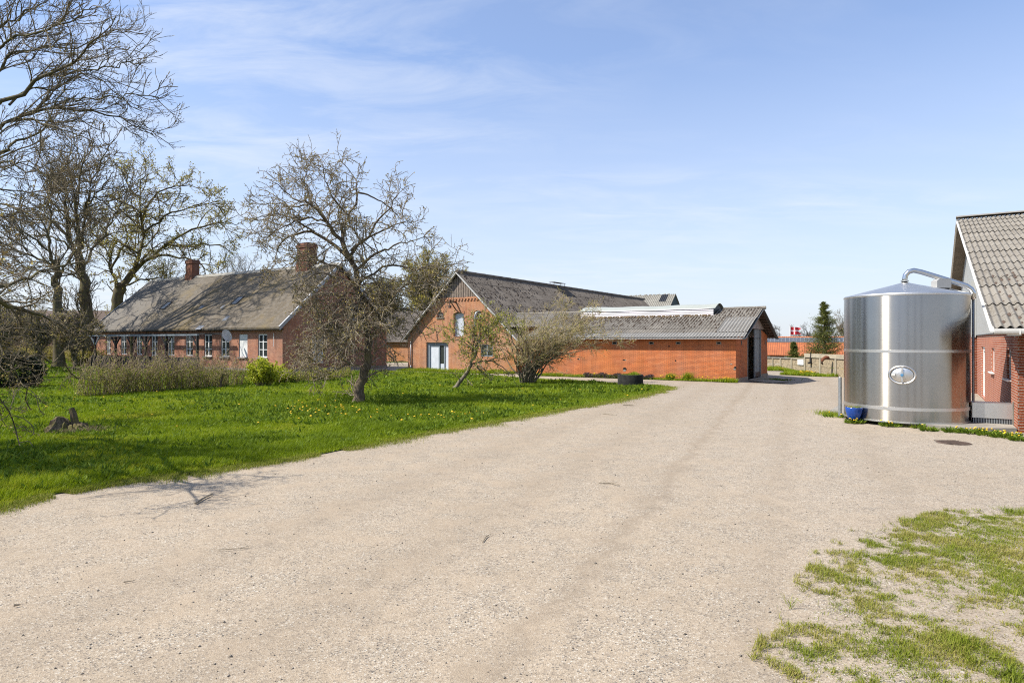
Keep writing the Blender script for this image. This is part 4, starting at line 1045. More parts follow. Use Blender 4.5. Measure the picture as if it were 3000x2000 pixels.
# unseen trees added behind the camera to give the steel tank something to mirror
for i, (x_, y_, h_, w_, lab) in enumerate(((-16,-14,9,7,'unseen tree left behind the viewpoint, added for the tank to mirror'), (-7,-19,11,8,'tall unseen tree behind the viewpoint, added for the tank to mirror'), (1,-22,10,8,'unseen tree straight behind the viewpoint, added for the tank to mirror'), (9,-19,9,7,'unseen tree right behind the viewpoint, added for the tank to mirror'), (-22,-4,8,6,'unseen tree far left of the viewpoint, added for the tank to mirror'))):
    Y_ = 100.0; t_ = small_tree('mirror_tree', lab, 1500, HY-(h_-H)*F/Y_, Y_, w_*F/Y_, (M['bark_dark'], M['twig_dark'], M['leaf_olive']), [(3, dict(per_m=5, size=(.1,.2), jitter=.08)), (2, dict(per_m=5, size=(.1,.2), jitter=.08))], dens=.8, fork=6, group='unseen trees added for the tank to mirror')
    t_.location = (x_, y_, 0)

# 7 bushes
def bush(name, label, base, w, d_, h, mats, n_st=40, leaf=(0.05,0.1), per=18, cat='bush', group=None, spread=0.55):
    root = thing(name, label, cat, base, group=group)
    n = n_st; a = rng.uniform(0, 2*np.pi, n); r = np.sqrt(rng.uniform(size=n))
    p = np.stack([np.cos(a)*r*w*.22, np.sin(a)*r*d_*.22, np.zeros(n)], 1)
    d = nrm(np.stack([np.cos(a)*r*spread*w/h, np.sin(a)*r*spread*d_/h, np.ones(n)], 1))
    P = grow(p, d, h*rng.uniform(.65, 1.0, n)*(1-.25*r), 6, .1, (0,0,.1)); tt = np.linspace(0, 1, 7)[None]
    Rr = np.full((n, 1), .012)*(1-.6*tt)
    A = Acc(); A.add(tubes(P, Rr, 4))
    Q, q = branch(P, Rr, per_m=5, t0=.15, ang=(25,60), ln=(h*.12, h*.32), S=4, wander=.15, trop=(0,0,.3), rmax=.006, rtip=.004); A.add(tubes(Q, q, 3))
    A.build('stems', mats[0], root, None)
    D = Acc(); D.add(leaf_on(Q, per*2.2, leaf, .04)); D.add(leaf_on(P, per*1.6, leaf, .04, tip=.2)); D.build('leaves', mats[1], root, None, attr=True, smooth=False)
    return root
p = gp(772, 1131)
bush('currant_bush', 'bright yellow-green bush before the last window of the farmhouse', p, 1.5, 1.4, 1.62, (M['cane'], M['leaf_lime']), 50, (.07,.13), 26)
p = gp(818, 1124)
bush('currant_bush', 'lower lime-green bush at the corner of the farmhouse', p, 1.4, 1.2, 1.05, (M['cane'], M['leaf_lime']), 44, (.06,.12), 22)
for i, (px, py, hh, lab) in enumerate(((868,1122,.95,'low green shrub under the pruned fruit tree'), (915,1119,1.05,'green shrub left of the cherry trunk, middle of the row'), (962,1118,.95,'green shrub in the row close beside the cherry trunk'))):
    bush('garden_shrub', lab, gp(px, py), 1.5, 1.0, hh, (M['cane'], M['leaf_green']), 36, (.05,.10), 14, group='shrubs along the farmhouse gable')
p = gp(1005, 1108)
bush('garden_shrub', 'dim green shrub behind the cherry trunk', p, 1.8, 1.0, .9, (M['cane'], M['leaf_green']), 30, (.05,.10), 12, group='shrubs along the farmhouse gable')
# round dark evergreen
def ball(name, label, c, rx, rz, n, mat, cat='bush'):
    root = thing(name, label, cat, (c.x, c.y, 0))
    d = rvec(n); rr = rng.uniform(.55, 1.0, n)**.6*(1+.12*np.sin(d[:,0]*9+d[:,2]*7))
    q = d*rr[:, None]*np.array([rx, rx, rz]) + np.array([0, 0, c.z])
    dd = nrm(d + rvec(n)*.7)
    v, f = leafquads(q, dd, rng.uniform(.07, .13, n), rng.uniform(.03, .06, n))
    npmesh('foliage', v, f, mat, root, k=4, attr=rng.uniform(size=n))
    A = MB(); A.tube([(0,0,0), (0.02,0,c.z)], [.06,.03], 6); A.build('stem', M['bark_dark'], root)
    return root
q = gp(32, 1138); q.z = .75
ball('evergreen_bush', 'round dark evergreen bush at the left edge of the lawn', q, 1.2, .85, 15000, M['evergreen'])
for px, py, w_, h_, lab in ((60,1062,3.5,2.1,'dense brown bush behind the round evergreen'), (150,1060,3.5,1.9,'dense twiggy bush left of the terrace posts'), (232,1063,2.6,1.7,'leafy bush close to the left terrace post'), (-20,1080,3,2.4,'tall brown bush cut by the left edge')):
    bush('hedge_bush', lab, gp(px, py), w_, 2.0, h_, (M['twig_cherry'], M['leaf_olive']), 120, (.05,.11), 9, spread=.7, group='bushes at the left edge')
p = W(-57.5, 26.3); bush('terrace_bush', 'olive bush inside the left end of the terrace frame', p, 3.4, 1.4, 1.75, (M['cane'], M['leaf_olive']), 80, (.07,.13), 14)

# raspberry canes with posts
def canes():
    root = thing('raspberry_hedge', 'row of bare brown raspberry canes with few green leaves before the terrace', 'hedge', gp(480, 1150))
    off = tuple(gp(480, 1150))
    n = 820; t = rng.uniform(size=n)
    a = np.array(gp(225, 1164).xy); b = np.array(gp(665, 1135).xy); p = a + (b-a)*t[:, None]
    row = rng.integers(0, 2, n)
    p = np.c_[p + rng.normal(0, .12, (n, 2)) + np.array([0.3, 1.15])*row[:, None], np.zeros(n)]
    hh = rng.uniform(.75, 2.0, n)*(1-.22*np.clip((t-.8)/.2, 0, 1))*(.55+.75*vnoise(t*30, t*0+row*3, 1.0, 5))
    d = nrm(np.c_[rng.normal(0, .13, (n, 2)), np.ones(n)])
    P = grow(p, d, hh, 6, .07, (.08, 0, 0), .4); Rr = np.full((n, 1), .0075)*np.linspace(1, .6, 7)[None]
    A = Acc(); A.add(tubes(P, Rr, 3))
    Q, q = branch(P, Rr, per_m=3.2, t0=.35, ang=(25,70), ln=(.12,.5), S=3, wander=.2, trop=(.1,0,.1), rmax=.005, rtip=.0045); A.add(tubes(Q, q, 3))
    A.build('canes', M['cane'], root, off)
    D = Acc(); tt = P[:, :5]; D.add(leaf_on(tt, 9, (.05,.10), .03)); D.add(leaf_on(Q, 4.0, (.035,.07), .03)); D.build('leaves', M['leaf_green'], root, off, attr=True, smooth=False)
canes()
for i, (px, py, ty, r, lean, lab) in enumerate(((307,1155,1100,.055,0,'dark mossy post at the left end of the raspberry row'), (518,1138,1056,.05,0,'tall square-topped post in the raspberry row'), (646,1138,1094,.055,.05,'short slanting mossy post at the right end of the raspberry row'))):
    b_ = gp(px, py); hz = at(px, ty, b_.y).z
    m = MB(); m.tube([(0,0,-.1), (lean*.5,0,hz*.5), (lean*2.2,0,hz)], [r, r*.95, r*.9], 8)
    o = m.build('fence_post', M['wood_old'], loc=b_, smooth=False); tag(o, lab, 'post', 'posts of the raspberry row')

# ------------------------------------------------------------------ buildings
def gable_prism(m, v0, v1, vr, z0, zr, u0, u1, mi=0):
    """solid triangle gable between u0 and u1"""
    a = [(v0, z0), (v1, z0), (vr, zr)]
    for u in (u0, u1): m.face([(u, p[0], p[1]) for p in a], uv=[(p[0], p[1]) for p in a], m=mi)
    for i in range(3):
        p, q = a[i], a[(i+1) % 3]
        m.face([(u0,p[0],p[1]), (u1,p[0],p[1]), (u1,q[0],q[1]), (u0,q[0],q[1])], m=mi)
def sash(root, off, a0, a1, z0, z1, P, mull=1, trans=2, fw=.07, name='window', mat=None, door_panel=False, label=None, glass=None):
    """white framed window on P(a,z,d); frame mesh + pane sub-part"""
    m = MB()
    def bx(A0, A1, Z0, Z1, d0, d1, mb):
        c = [P(A0,Z0,d0), P(A1,Z0,d0), P(A1,Z1,d0), P(A0,Z1,d0), P(A0,Z0,d1), P(A1,Z0,d1), P(A1,Z1,d1), P(A0,Z1,d1)]
        for q in ((0,1,2,3),(4,5,6,7),(0,1,5,4),(1,2,6,5),(2,3,7,6),(3,0,4,7)): mb.face([c[i] for i in q])
    bx(a0, a0+fw, z0, z1, .06, .14, m); bx(a1-fw, a1, z0, z1, .06, .14, m)
    bx(a0+fw, a1-fw, z0, z0+fw, .06, .14, m); bx(a0+fw, a1-fw, z1-fw, z1, .06, .14, m)
    for i in range(mull):
        c = a0 + (a1-a0)*(i+1)/(mull+1); bx(c-fw*.55, c+fw*.55, z0+fw, z1-fw, .055, .135, m)
    for i in range(trans):
        c = z0 + (z1-z0)*(i+1)/(trans+1); bx(a0+fw, a1-fw, c-.022, c+.022, .07, .125, m)
    o = m.build(name, mat or M['white'], root, off)
    g_ = MB(); q = [(a0+fw*.5, z0+fw*.5), (a1-fw*.5, z0+fw*.5), (a1-fw*.5, z1-fw*.5), (a0+fw*.5, z1-fw*.5)]
    g_.face([P(a, z, .10) for a, z in q]); pn = g_.build('pane', glass or M['glass'], o, off)
    if label: o['label'] = label
    return o

# ---- farmhouse
FO = (-36.2, 28.5, 0); FW0, FW1 = -61.0, -36.2; FV0, FV1, FVR = 28.5, 38.5, 33.5; FZE, FZR = 2.95, 7.75
farm = thing('farmhouse', 'long old red brick farmhouse with a mossy grey roof and two chimneys', 'house', W(*FO[:2]), -TH)
def u_at(px, v):
    k = (px-1500)/F; Y = v/(SU*k + CU); return CU*k*Y - SU*Y
wins = [(311,324),(354,370.5),(399,416),(443,462),(491,511),(544,565),(598,621),(647,672),(699.5,725),(755.5,783)]
holes = []; WZ = []
for i, (a, b) in enumerate(wins):
    ua, ub = u_at(a, 28.5), u_at(b, 28.5)
    z0, z1 = 1.0, 2.62
    if i == 3: z0 = .45
    holes.append((ua, ub, z0, z1))
m = MB()
Pf = lambda a, z, d: (a, FV0+d, z)
m.wall(Pf, FW0, FW1, .22, 3.0, .35, holes)
# gable right (faces +u): windows
gh = [(31.0, 32.05, .55, 2.5)]
Pg = lambda a, z, d: (FW1-d, a, z)
m.wall(Pg, FV0+.353, FV1, .22, 3.0, .35, gh)
gable_prism(m, FV0, FV1, FVR, 3.0, FZR-.12, FW1-.35, FW1)
m.wall(lambda a, z, d: (FW0+d, a, z), FV0+.353, FV1, .22, 3.0, .35, [])
gable_prism(m, FV0, FV1, FVR, 3.0, FZR-.12, FW0, FW0+.35)
m.wall(lambda a, z, d: (a, FV1-d, z), FW0+.353, FW1-.353, .22, 3.0, .35, [])
m.build('wall', M['brick_farm'], farm, FO)
m = MB(); m.box(FW0-.03, FV0-.03, -.1, FW1+.03, FV1+.03, .22); m.build('plinth', M['concrete'], farm, FO)
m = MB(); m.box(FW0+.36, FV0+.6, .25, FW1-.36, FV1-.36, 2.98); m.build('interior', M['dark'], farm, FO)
for i, h_ in enumerate(holes):
    a0, a1, z0, z1 = h_
    if i == 8:
        mm = MB(); mm.box(a0, FV0+.06, z0, a1, FV0+.14, z1); o = mm.build('shutter', M['white'], farm, FO); o['label'] = 'window closed off with a white board'
    elif i == 3: sash(farm, FO, a0, a1, z0, z1, Pf, 1, 3, .10, name='door', label='white glazed door')
    else: sash(farm, FO, a0, a1, z0, z1, Pf, 1, 2, .085)
    if i >= 6:
        mm = MB(); mm.box(a0-.06, FV0-.10, z0-.09, a1+.06, FV0+.05, z0-.002); mm.build('sill', M['concrete'], farm, FO)
sash(farm, FO, 31.0, 32.05, .55, 2.5, Pg, 0, 0, .06, name='boarded_door', label='white door in the shaded gable', glass=M['whitew'])
mm = MB(); mm.box(FW1+.004, 34.4, 3.6, FW1+.05, 35.3, 4.9); mm.build('gable_window', M['bluepaint'], farm, FO)
# roof: two thick slabs
sl = (FZR-FZE)/(FVR-28.1)
def slope_slab(m, v0, v1, z0, z1, u0, u1, t=.12):
    q = [(v0,z0),(v1,z1),(v1,z1+t),(v0,z0+t)]
    L_ = math.hypot(v1-v0, z1-z0)
    m.face([(u0,v0,z0+t),(u1,v0,z0+t),(u1,v1,z1+t),(u0,v1,z1+t)], uv=[(u0,0),(u1,0),(u1,L_),(u0,L_)])
    m.face([(u0,v0,z0),(u1,v0,z0),(u1,v1,z1),(u0,v1,z1)])
    for u in (u0, u1): m.face([(u,a,b) for a, b in q])
    m.face([(u0,v0,z0),(u1,v0,z0),(u1,v0,z0+t),(u0,v0,z0+t)])
m = MB(); slope_slab(m, 28.1, FVR, FZE, FZR, FW0-.35, FW1+.25); slope_slab(m, 38.9, FVR, FZE, FZR, FW0-.35, FW1+.25)
roof = m.build('roof', M['slate'], farm, FO)
m = MB()
for s in (-1, 1): m.face([(FW0-.36,FVR,FZR+.16),(FW1+.26,FVR,FZR+.16),(FW1+.26,FVR+s*.28,FZR+.155-.28*sl),(FW0-.36,FVR+s*.28,FZR+.155-.28*sl)])
m.build('ridge_cap', M['roof_tower'], roof, FO)
m = MB()
for u in (FW1+.262, FW0-.362):
    m = MB()
    for s in (-1, 1):
        v_ = FVR + s*(FVR-28.06)
        m.face([(u,v_,FZE-.13),(u,v_,FZE+.16),(u,FVR,FZR+.17),(u,FVR,FZR-.12)])
        uu = u-.13 if u > -50 else u+.13
        m.face([(u,v_,FZE+.16),(uu,v_,FZE+.16),(uu,FVR,FZR+.172),(u,FVR,FZR+.172)])
    m.build('verge_trim', M['zinc'], roof, FO)
pass
for (px, py, n_) in ((486,896,0), (695,881,0)):
    u = u_at(px, 30.5); Y = (-SU*u + CU*30.5); z = H + (HY-py)*Y/F; v = 28.1 + (z-FZE-.12)/sl
    u = u_at(px, v)
    m = MB(); m.face([(u-.34,v-.32,FZE+.16+(v-.32-28.1)*sl),(u+.34,v-.32,FZE+.16+(v-.32-28.1)*sl),(u+.34,v+.32,FZE+.16+(v+.32-28.1)*sl),(u-.34,v+.32,FZE+.16+(v+.32-28.1)*sl)])
    fr = MB(); 
    for (a, b) in (((u-.36,v-.34),(u+.36,v-.34)),((u+.36,v-.34),(u+.36,v+.34)),((u+.36,v+.34),(u-.36,v+.34)),((u-.36,v+.34),(u-.36,v-.34))):
        fr.bar((a[0],a[1],FZE+.15+(a[1]-28.1)*sl), (b[0],b[1],FZE+.15+(b[1]-28.1)*sl), .06, .07)
    o = fr.build('skylight', M['black'], roof, FO); m.build('pane', M['glass'], o, FO)
for px, py, w_, h_ in ((662,934,.5,.4),(585,961,.7,.35),(590,898,.45,.3),(652,897,.3,.3)):
    u = u_at(px, 29.5); Y = (-SU*u + CU*29.5); z = H + (HY-py)*Y/F; v = 28.1 + (z-FZE-.12)/sl; u = u_at(px, v)
    m = MB(); f_ = lambda a, b: (u+a, v+b, FZE+.128+(v+b-28.1)*sl)
    m.face([f_(-w_/2,-h_/2), f_(w_/2,-h_/2), f_(w_/2,h_/2), f_(-w_/2,h_/2)]); m.build('slate_patch', M['darkslate'], roof, FO)
def chimney(u, v, w, zt, root):
    m = MB(); z0 = FZR-1.0
    m.box(u-w/2, v-w*.4, z0, u+w/2, v+w*.4, zt-.35); m.box(u-w/2-.06, v-w*.4-.06, zt-.35, u+w/2+.06, v+w*.4+.06, zt-.12); m.box(u-w/2-.01, v-w*.4-.01, zt-.12, u+w/2+.01, v+w*.4+.01, zt)
    m.box(u-w/2-.08, v-w*.4-.08, z0, u+w/2+.08, v+w*.4+.08, FZR+.28)
    o = m.build('chimney', M['brick_chimney'], root, FO)
    q = MB(); q.tube([(u,v,zt),(u,v,zt+.02)], w*.28, 12); q.build('flue', M['dark'], o, FO)
chimney(-54.7, FVR, .9, 9.3, roof); chimney(-39.7, FVR, 1.15, 9.55, roof)
m = MB(); m.box(FW0-.3, 28.12, FZE-.06, FW1+.2, 28.46, FZE-.01); m.build('eave_board', M['darkwood'], farm, FO)
m = MB(); uu = u_at(802, 28.4); m.tube([(uu,28.4,1.75),(uu,28.4,2.65)], .022, 6); m.build('vent_pipe', M['white'], farm, FO)
# satellite dish on the wall
ud = u_at(661, 27.5); dl = W(ud, 27.55, at(661, 983, -SU*ud+CU*27.55).z)
dish = thing('satellite_dish', 'pale round satellite dish on an arm before a farmhouse window', 'satellite dish', dl, -TH)
m = MB(); prof = [(r_, .35*r_*r_) for r_ in np.linspace(0.001, .43, 8)]
m.lathe(prof, 24); o = m.build('reflector', M['whitew'], dish, smooth=True); o.rotation_euler = (0, rad(72), rad(10))
m = MB(); m.tube([(-.05,0,-.1),(-.25,.35,-.15),(-.25,.95,-.15)], .022, 6); m.tube([(0,0,-.35),(.35,-.05,-.25),(.55,-.05,0.02)], .012, 5); m.build('arm', M['galv'], dish)
m = MB(); m.tube([(.5,-.05,.0),(.62,-.05,.05)], .04, 8); m.build('receiver', M['greyplastic'], dish)

# ---- terrace frame
TV = 25.9
terr = thing('pergola', 'weathered dark timber terrace frame with braced posts before the farmhouse', 'pergola', W(u_at(420, TV), TV), -TH)
TO = (u_at(420, TV), TV, 0)
pus = [u_at(x_, TV) for x_ in (245, 279, 339, 385.5, 427, 487, 578)]
for i, u in enumerate(pus):
    m = MB(); m.box(u-.07, TV-.07, 0, u+.07, TV+.07, 2.5)
    o = m.build('post', M['darkwood'] if i != 3 else M['wood_old'], terr, TO)
    for s in (-1, 1):
        if (i == 0 and s < 0) or (i == 6 and s > 0): continue
        b_ = MB(); b_.bar((u+s*.06,TV,1.85), (u+s*.65,TV,2.47), .09); b_.build('brace', M['darkwood'] if i != 1 else M['bluepaint'], terr, TO)
m = MB(); m.box(pus[0]-.2, TV-.08, 2.5, pus[-1]+.1, TV+.08, 2.6); m.build('beam', M['bluepaint'], terr, TO)
m = MB(); m.box(pus[0]-.2, TV+1.9, 2.6, pus[-1]+.1, TV+2.05, 2.7); m.build('beam', M['darkwood'], terr, TO)
m = MB(); m.box(pus[0], TV+.2, .05, pus[-1]-.1, TV+.25, 1.0); m.build('low_boarding', M['darkwood'], terr, TO)
m = MB(); m.box(pus[0]-1, TV+.3, .7, pus[2]-1.2, TV+1.1, .78); m.build('table_board', M['whitew'], terr, TO)

# ---- barn
BO = (-27.5, 36.5, 0); B0, B1, BR = -32.2, -22.75, -27.5; BV0, BV1 = 36.5, 71.6; BZE, BZR = 2.32, 7.0
barn = thing('barn', 'tall brick barn with grey corrugated roof and boarded gable top', 'barn', W(*BO[:2]), -TH)
def ub(px): return u_at(px, BV0)
def zb(px, py): 
    u = ub(px); return H + (HY-py)*(-SU*u + CU*BV0)/F
bsl = (BZR-BZE)/(BR-(B0-.25))
zc = zb(1345, 872)
dh = (ub(1249), ub(1313.8), .0, zb(1290, 1003))
lh = (ub(1328.5), ub(1358.8), zb(1340, 986), zb(1340, 915))
sh1 = (ub(1281), ub(1299), zb(1290, 930), zb(1290, 914)); sh2 = (ub(1389.5), ub(1411), zb(1400, 930), zb(1400, 909.5))
wh = (ub(1408), ub(1444), zb(1425, 1044), zb(1425, 1009))
vh1 = (ub(1369.5), ub(1384), zb(1376, 1018), zb(1376, 1013)); vh2 = (ub(1495), ub(1502), zb(1498, 1020), zb(1498, 1015))
m = MB()
Pb = lambda a, z, d: (a, BV0+d, z)
def roofz(u): return BZR - abs(u-BR)*bsl
hs = [dh, lh, sh1, sh2, wh, vh1, vh2]
# gable wall cut in strips following the roof line
m.wall(Pb, B0, B1, -.1, 2.28, .35, [h_ for h_ in hs if h_[2] < 2.28])
zs = [2.28] + sorted({h_[k] for h_ in (lh, sh1, sh2) for k in (2, 3)} | {zc, dh[3], wh[3]})
zs = sorted({z for z in zs if 2.28 <= z <= zc})
for i in range(len(zs)-1):
    z0, z1 = zs[i], zs[i+1]
    o0, o1 = (BZR-.1-z0)/bsl, (BZR-.1-z1)/bsl
    us = [BR-o0, BR-o1] ; ue = [BR+o0, BR+o1]
    cuts = sorted([h_ for h_ in hs if h_[2] <= z0+1e-6 and h_[3] >= z1-1e-6], key=lambda h_: h_[0])
    left = (max(BR-o0, B0), max(BR-o1, B0))
    for h_ in cuts + [None]:
        right = (h_[0], h_[0]) if h_ else (min(BR+o0, B1), min(BR+o1, B1))
        for d in (0, .35):
            m.face([Pb(left[0],z0,d), Pb(right[0],z0,d), Pb(right[1],z1,d), Pb(left[1],z1,d)], uv=[(left[0],z0),(right[0],z0),(right[1],z1),(left[1],z1)])
        if h_: left = (h_[1], h_[1])
for h_ in (lh, sh1, sh2):
    for (p, q) in (((h_[0],h_[2]),(h_[1],h_[2])), ((h_[1],h_[2]),(h_[1],h_[3])), ((h_[1],h_[3]),(h_[0],h_[3])), ((h_[0],h_[3]),(h_[0],h_[2]))):
        m.face([Pb(*p,0), Pb(*q,0), Pb(*q,.35), Pb(*p,.35)])
m.wall(lambda a, z, d: (B0+d, a, z), BV0+.353, BV1, -.1, 2.28, .35, [])
m.wall(lambda a, z, d: (B1-d, a, z), BV0+.353, BV1, -.1, 2.28, .35, [])
m.build('wall', M['brick_barn'], barn, BO)
# cornice: dentil course under the boards
m = MB(); o_ = (BZR-.12-zc)/bsl
m.box(BR-o_, BV0-.06, zc-.09, BR+o_, BV0-.002, zc+.02)
k = 0; u = BR-o_+.1
while u < BR+o_-.1:
    m.box(u, BV0-.055, zc-.22, u+.13, BV0-.002, zc-.092); u += .27
m.build('cornice', M['brick_barn'], barn, BO)
m = MB(); u = BR-o_+.02
while u < BR+o_-.02:
    z1a = BZR-.1-abs(u-BR)*bsl; z1b = BZR-.1-abs(u+.105-BR)*bsl
    zt = min(z1a, z1b)
    if zt > zc+.06:
        m.box(u, BV0-.03, zc+.022, u+.105, BV0+.02, zt)
        if R.random() < .9: m.box(u+.08, BV0-.055, zc+.022, u+.125, BV0-.031, zt-.02)
    u += .15
m.build('gable_boarding', M['boards_lt'], barn, BO)
m = MB(); m.face([(BR-o_,BV0+.03,zc),(BR+o_,BV0+.03,zc),(BR,BV0+.03,BZR-.1)]); m.build('gable_backing', M['dark'], barn, BO)
# roof
ln = math.hypot(BR-(B0-.35), BZR-(roofz(B0-.35)))
m = MB(); c_ = Vector((1, 0, -bsl)).normalized()
m.corr((BR, BV0-.28, BZR), (0,1,0), c_, BV1-BV0+.4, ln, sub=5)
m.corr((BR, BV0-.28, BZR), (0,1,0), (-c_.x,0,c_.z), BV1-BV0+.4, ln, sub=5)
broof = m.build('roof', M['roof_barn'], barn, BO)
m = MB()
y = BV0-.3
while y < BV1:
    m.tube([(BR,y,BZR+.0),(BR,y+1.2,BZR+.015)], .12, 10); y += 1.17
m.build('ridge_cap', M['roof_barn'], broof, BO)
m = MB()
for s in (-1, 1): m.bar((BR, BV0-.26, BZR-.10), (BR+s*5.02, BV0-.26, BZR-.10-5.02*bsl), .05, .2, up=(0,1,0))
m.build('barge_board', M['whitew'], barn, BO)
m = MB(); m.box(BR-.28, 50.0, BZR+.30, BR+.28, 52.2, BZR+.32)
for yy_ in (50.1, 52.1):
    for s in (-.2, .2): m.box(BR+s-.015, yy_-.015, BZR-.1, BR+s+.015, yy_+.015, BZR+.30)
m.build('ridge_vent', M['rust_dk'], broof, BO)
def moss(n, fn, root, off, mats, smin, smax, name='moss_clumps'):
    ico = []
    V_, F_ = [], []
    base = np.array([(math.cos(a), math.sin(a), 0) for a in np.linspace(0, 2*math.pi, 7)[:-1]])
    for i in range(n):
        p, nn, al = fn(); s = R.uniform(smin, smax); e = al; g_ = nn.cross(e)
        b = len(V_)
        for q in base: V_.append(tuple(p + e*(q[0]*s*1.3*R.uniform(.7,1.2)) + g_*(q[1]*s*R.uniform(.7,1.2)) - nn*.01))
        V_.append(tuple(p + nn*s*.75))
        for j in range(6): F_.append((b+j, b+(j+1) % 6, b+6))
    o = npmesh(name, np.array(V_), np.array(F_), mats, root, k=3, off=off, smooth=True); o['kind'] = 'stuff'; return o
bn = Vector((bsl, 0, 1)).normalized()
def fb():
    s = R.uniform(.3, ln-.4)*R.choice((1, .7)); v = BV0 + R.uniform(0, 1)**1.5*26
    return Vector((BR, v, BZR)) + c_*s + bn*.02, bn, c_
moss(900, fb, broof, BO, M['moss'], .03, .085)
# doors
a0, a1, _, zt = dh
def dl(px): return ub(px)
m = MB(); m.box(dl(1256), BV0+.2, .02, dl(1281), BV0+.25, zt-.22); o = m.build('door', M['greydoor'], barn, BO); o['label'] = 'left pale grey door leaf'
m = MB(); m.box(dl(1300.5), BV0+.2, .02, a1-.01, BV0+.25, zt-.22); o = m.build('door', M['greydoor'], barn, BO); o['label'] = 'right pale grey door leaf'
m = MB(); m.box(dl(1281), BV0+.16, .02, dl(1284.5), BV0+.26, zt-.2); m.box(dl(1296.5), BV0+.16, .02, dl(1300.5), BV0+.26, zt-.2); m.box(a0+.002, BV0+.12, zt-.2, a1-.002, BV0+.26, zt-.001); m.box(a0+.002, BV0+.12, .01, dl(1256), BV0+.26, zt-.2)
m.build('door_frame', M['bluepaint'], barn, BO)
m = MB(); m.box(dl(1284.5), BV0+.22, .5, dl(1296.5), BV0+.24, zt-.2); m.build('door_glazing', M['glass'], barn, BO)
m = MB(); m.box(dl(1284.5), BV0+.215, .02, dl(1296.5), BV0+.245, .5); m.build('door_kick_panel', M['greydoor'], barn, BO)
m = MB(); m.box(lh[0]+.0, BV0+.22, lh[2]+.02, lh[1], BV0+.26, lh[3]-.02)
for i in range(9): 
    u = lh[0] + (lh[1]-lh[0])*(i+.5)/9; m.box(u-.04, BV0+.205, lh[2]+.03, u+.035, BV0+.22, lh[3]-.05)
m.build('loft_hatch', M['greydoor'], barn, BO)
for h_ in (lh, sh2, sh1):
    m = MB(); n_ = 9; w_ = h_[1]-h_[0]
    for i in range(n_):
        t0, t1 = i/n_, (i+1)/n_; f0 = .14*math.sin(math.pi*t0); f1 = .14*math.sin(math.pi*t1)
        a, b = h_[0]-.04+(w_+.08)*t0, h_[0]-.04+(w_+.08)*t1
        q = [(a,h_[3]-.12+f0),(b,h_[3]-.12+f1),(b,h_[3]+.10+f1),(a,h_[3]+.10+f0)]
        m.face([(x_,BV0-.03,z_) for x_, z_ in q]); m.face([(q[0][0],BV0-.03,q[0][1]),(q[1][0],BV0-.03,q[1][1]),(q[1][0],BV0+.05,q[1][1]),(q[0][0],BV0+.05,q[0][1])]); m.face([(q[3][0],BV0-.03,q[3][1]),(q[2][0],BV0-.03,q[2][1]),(q[2][0],BV0+.01,q[2][1]),(q[3][0],BV0+.01,q[3][1])])
    m.build('brick_arch', M['brick_barn'], barn, BO)

for h_ in (sh1, sh2):
    m = MB(); m.box(h_[0]-.06, BV0-.06, h_[2]-.08, h_[1]+.06, BV0+.1, h_[2]-.001); m.build('hatch_sill', M['concrete'], barn, BO)
m = MB()
for h_ in (sh1, sh2): m.box(h_[0]+.02, BV0+.28, h_[2]+.01, h_[1]-.02, BV0+.32, h_[3]-.01)
for h_ in (vh1, vh2): m.box(h_[0]-.05, BV0+.2, h_[2]-.05, h_[1]+.05, BV0+.3, h_[3]+.05)
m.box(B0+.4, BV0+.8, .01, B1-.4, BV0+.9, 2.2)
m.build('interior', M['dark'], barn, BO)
for h_ in (sh1, sh2):
    m = MB()
    for i in range(3): m.box(h_[0]+.05+i*.28, BV0+.12, h_[2], h_[0]+.09+i*.28, BV0+.18, h_[3]-.1)
    m.box(h_[0]+.02, BV0+.11, (h_[2]+h_[3])/2-.03, h_[1]-.02, BV0+.19, (h_[2]+h_[3])/2+.03)
    m.build('hatch_frame', M['whitew'], barn, BO)
sash(barn, BO, wh[0], wh[1], wh[2], wh[3], Pb, 1, 1, .07, mat=M['bluepaint'])
# bracket over the loft hatch, grain pipe, downpipe
z_ = zb(1336, 887); u = ub(1336)
m = MB(); m.bar((u,BV0,z_+.05),(u,BV0-.75,z_+.1),.09); m.bar((u,BV0,z_-.5),(u,BV0-.6,z_+.03),.06); m.bar((u,BV0-.7,z_+.05),(u-.02,BV0-.7,z_-.22),.05); m.box(u-.09,BV0-.78,z_-.4,u+.07,BV0-.62,z_-.2); m.build('hoist_bracket', M['rust_dk'], barn, BO)
u = ub(1398.5); zt = zb(1400, 913)
m = MB(); m.tube([(u+.28,BV0+.25,zt-.02),(u+.18,BV0-.05,zt+.0),(u+.08,BV0-.2,zt-.06),(u,BV0-.24,zt-.25),(u,BV0-.24,zb(1398,985)-.3)], .085, 10); m.build('grain_pipe', M['galv'], barn, BO, smooth=True)
u = ub(1206); m = MB(); m.tube([(u,BV0-.08,.05),(u,BV0-.08,2.1)], .04, 8); m.tube([(u,BV0-.08,.0),(u,BV0-.08,.35)], .055, 8); m.build('downpipe', M['galv'], barn, BO, smooth=True)

# ---- connecting recess with pale door between barn and shed
lk = thing('link_wall', 'recessed brick link with a pale steel door between barn and shed', 'wall', W(-21.7, 37.4), -TH); LO = (-21.7, 37.4, 0)
m = MB(); m.wall(lambda a, z, d: (a, 37.4+d, z), -22.7, -20.75, -.1, 3.3, .2, [(-22.3, -21.1, 0, 2.1)]); m.build('wall', M['brick_barn'], lk, LO)
m = MB(); m.box(-22.3, 37.48, .02, -21.1, 37.53, 2.09); m.build('door', M['galv'], lk, LO)

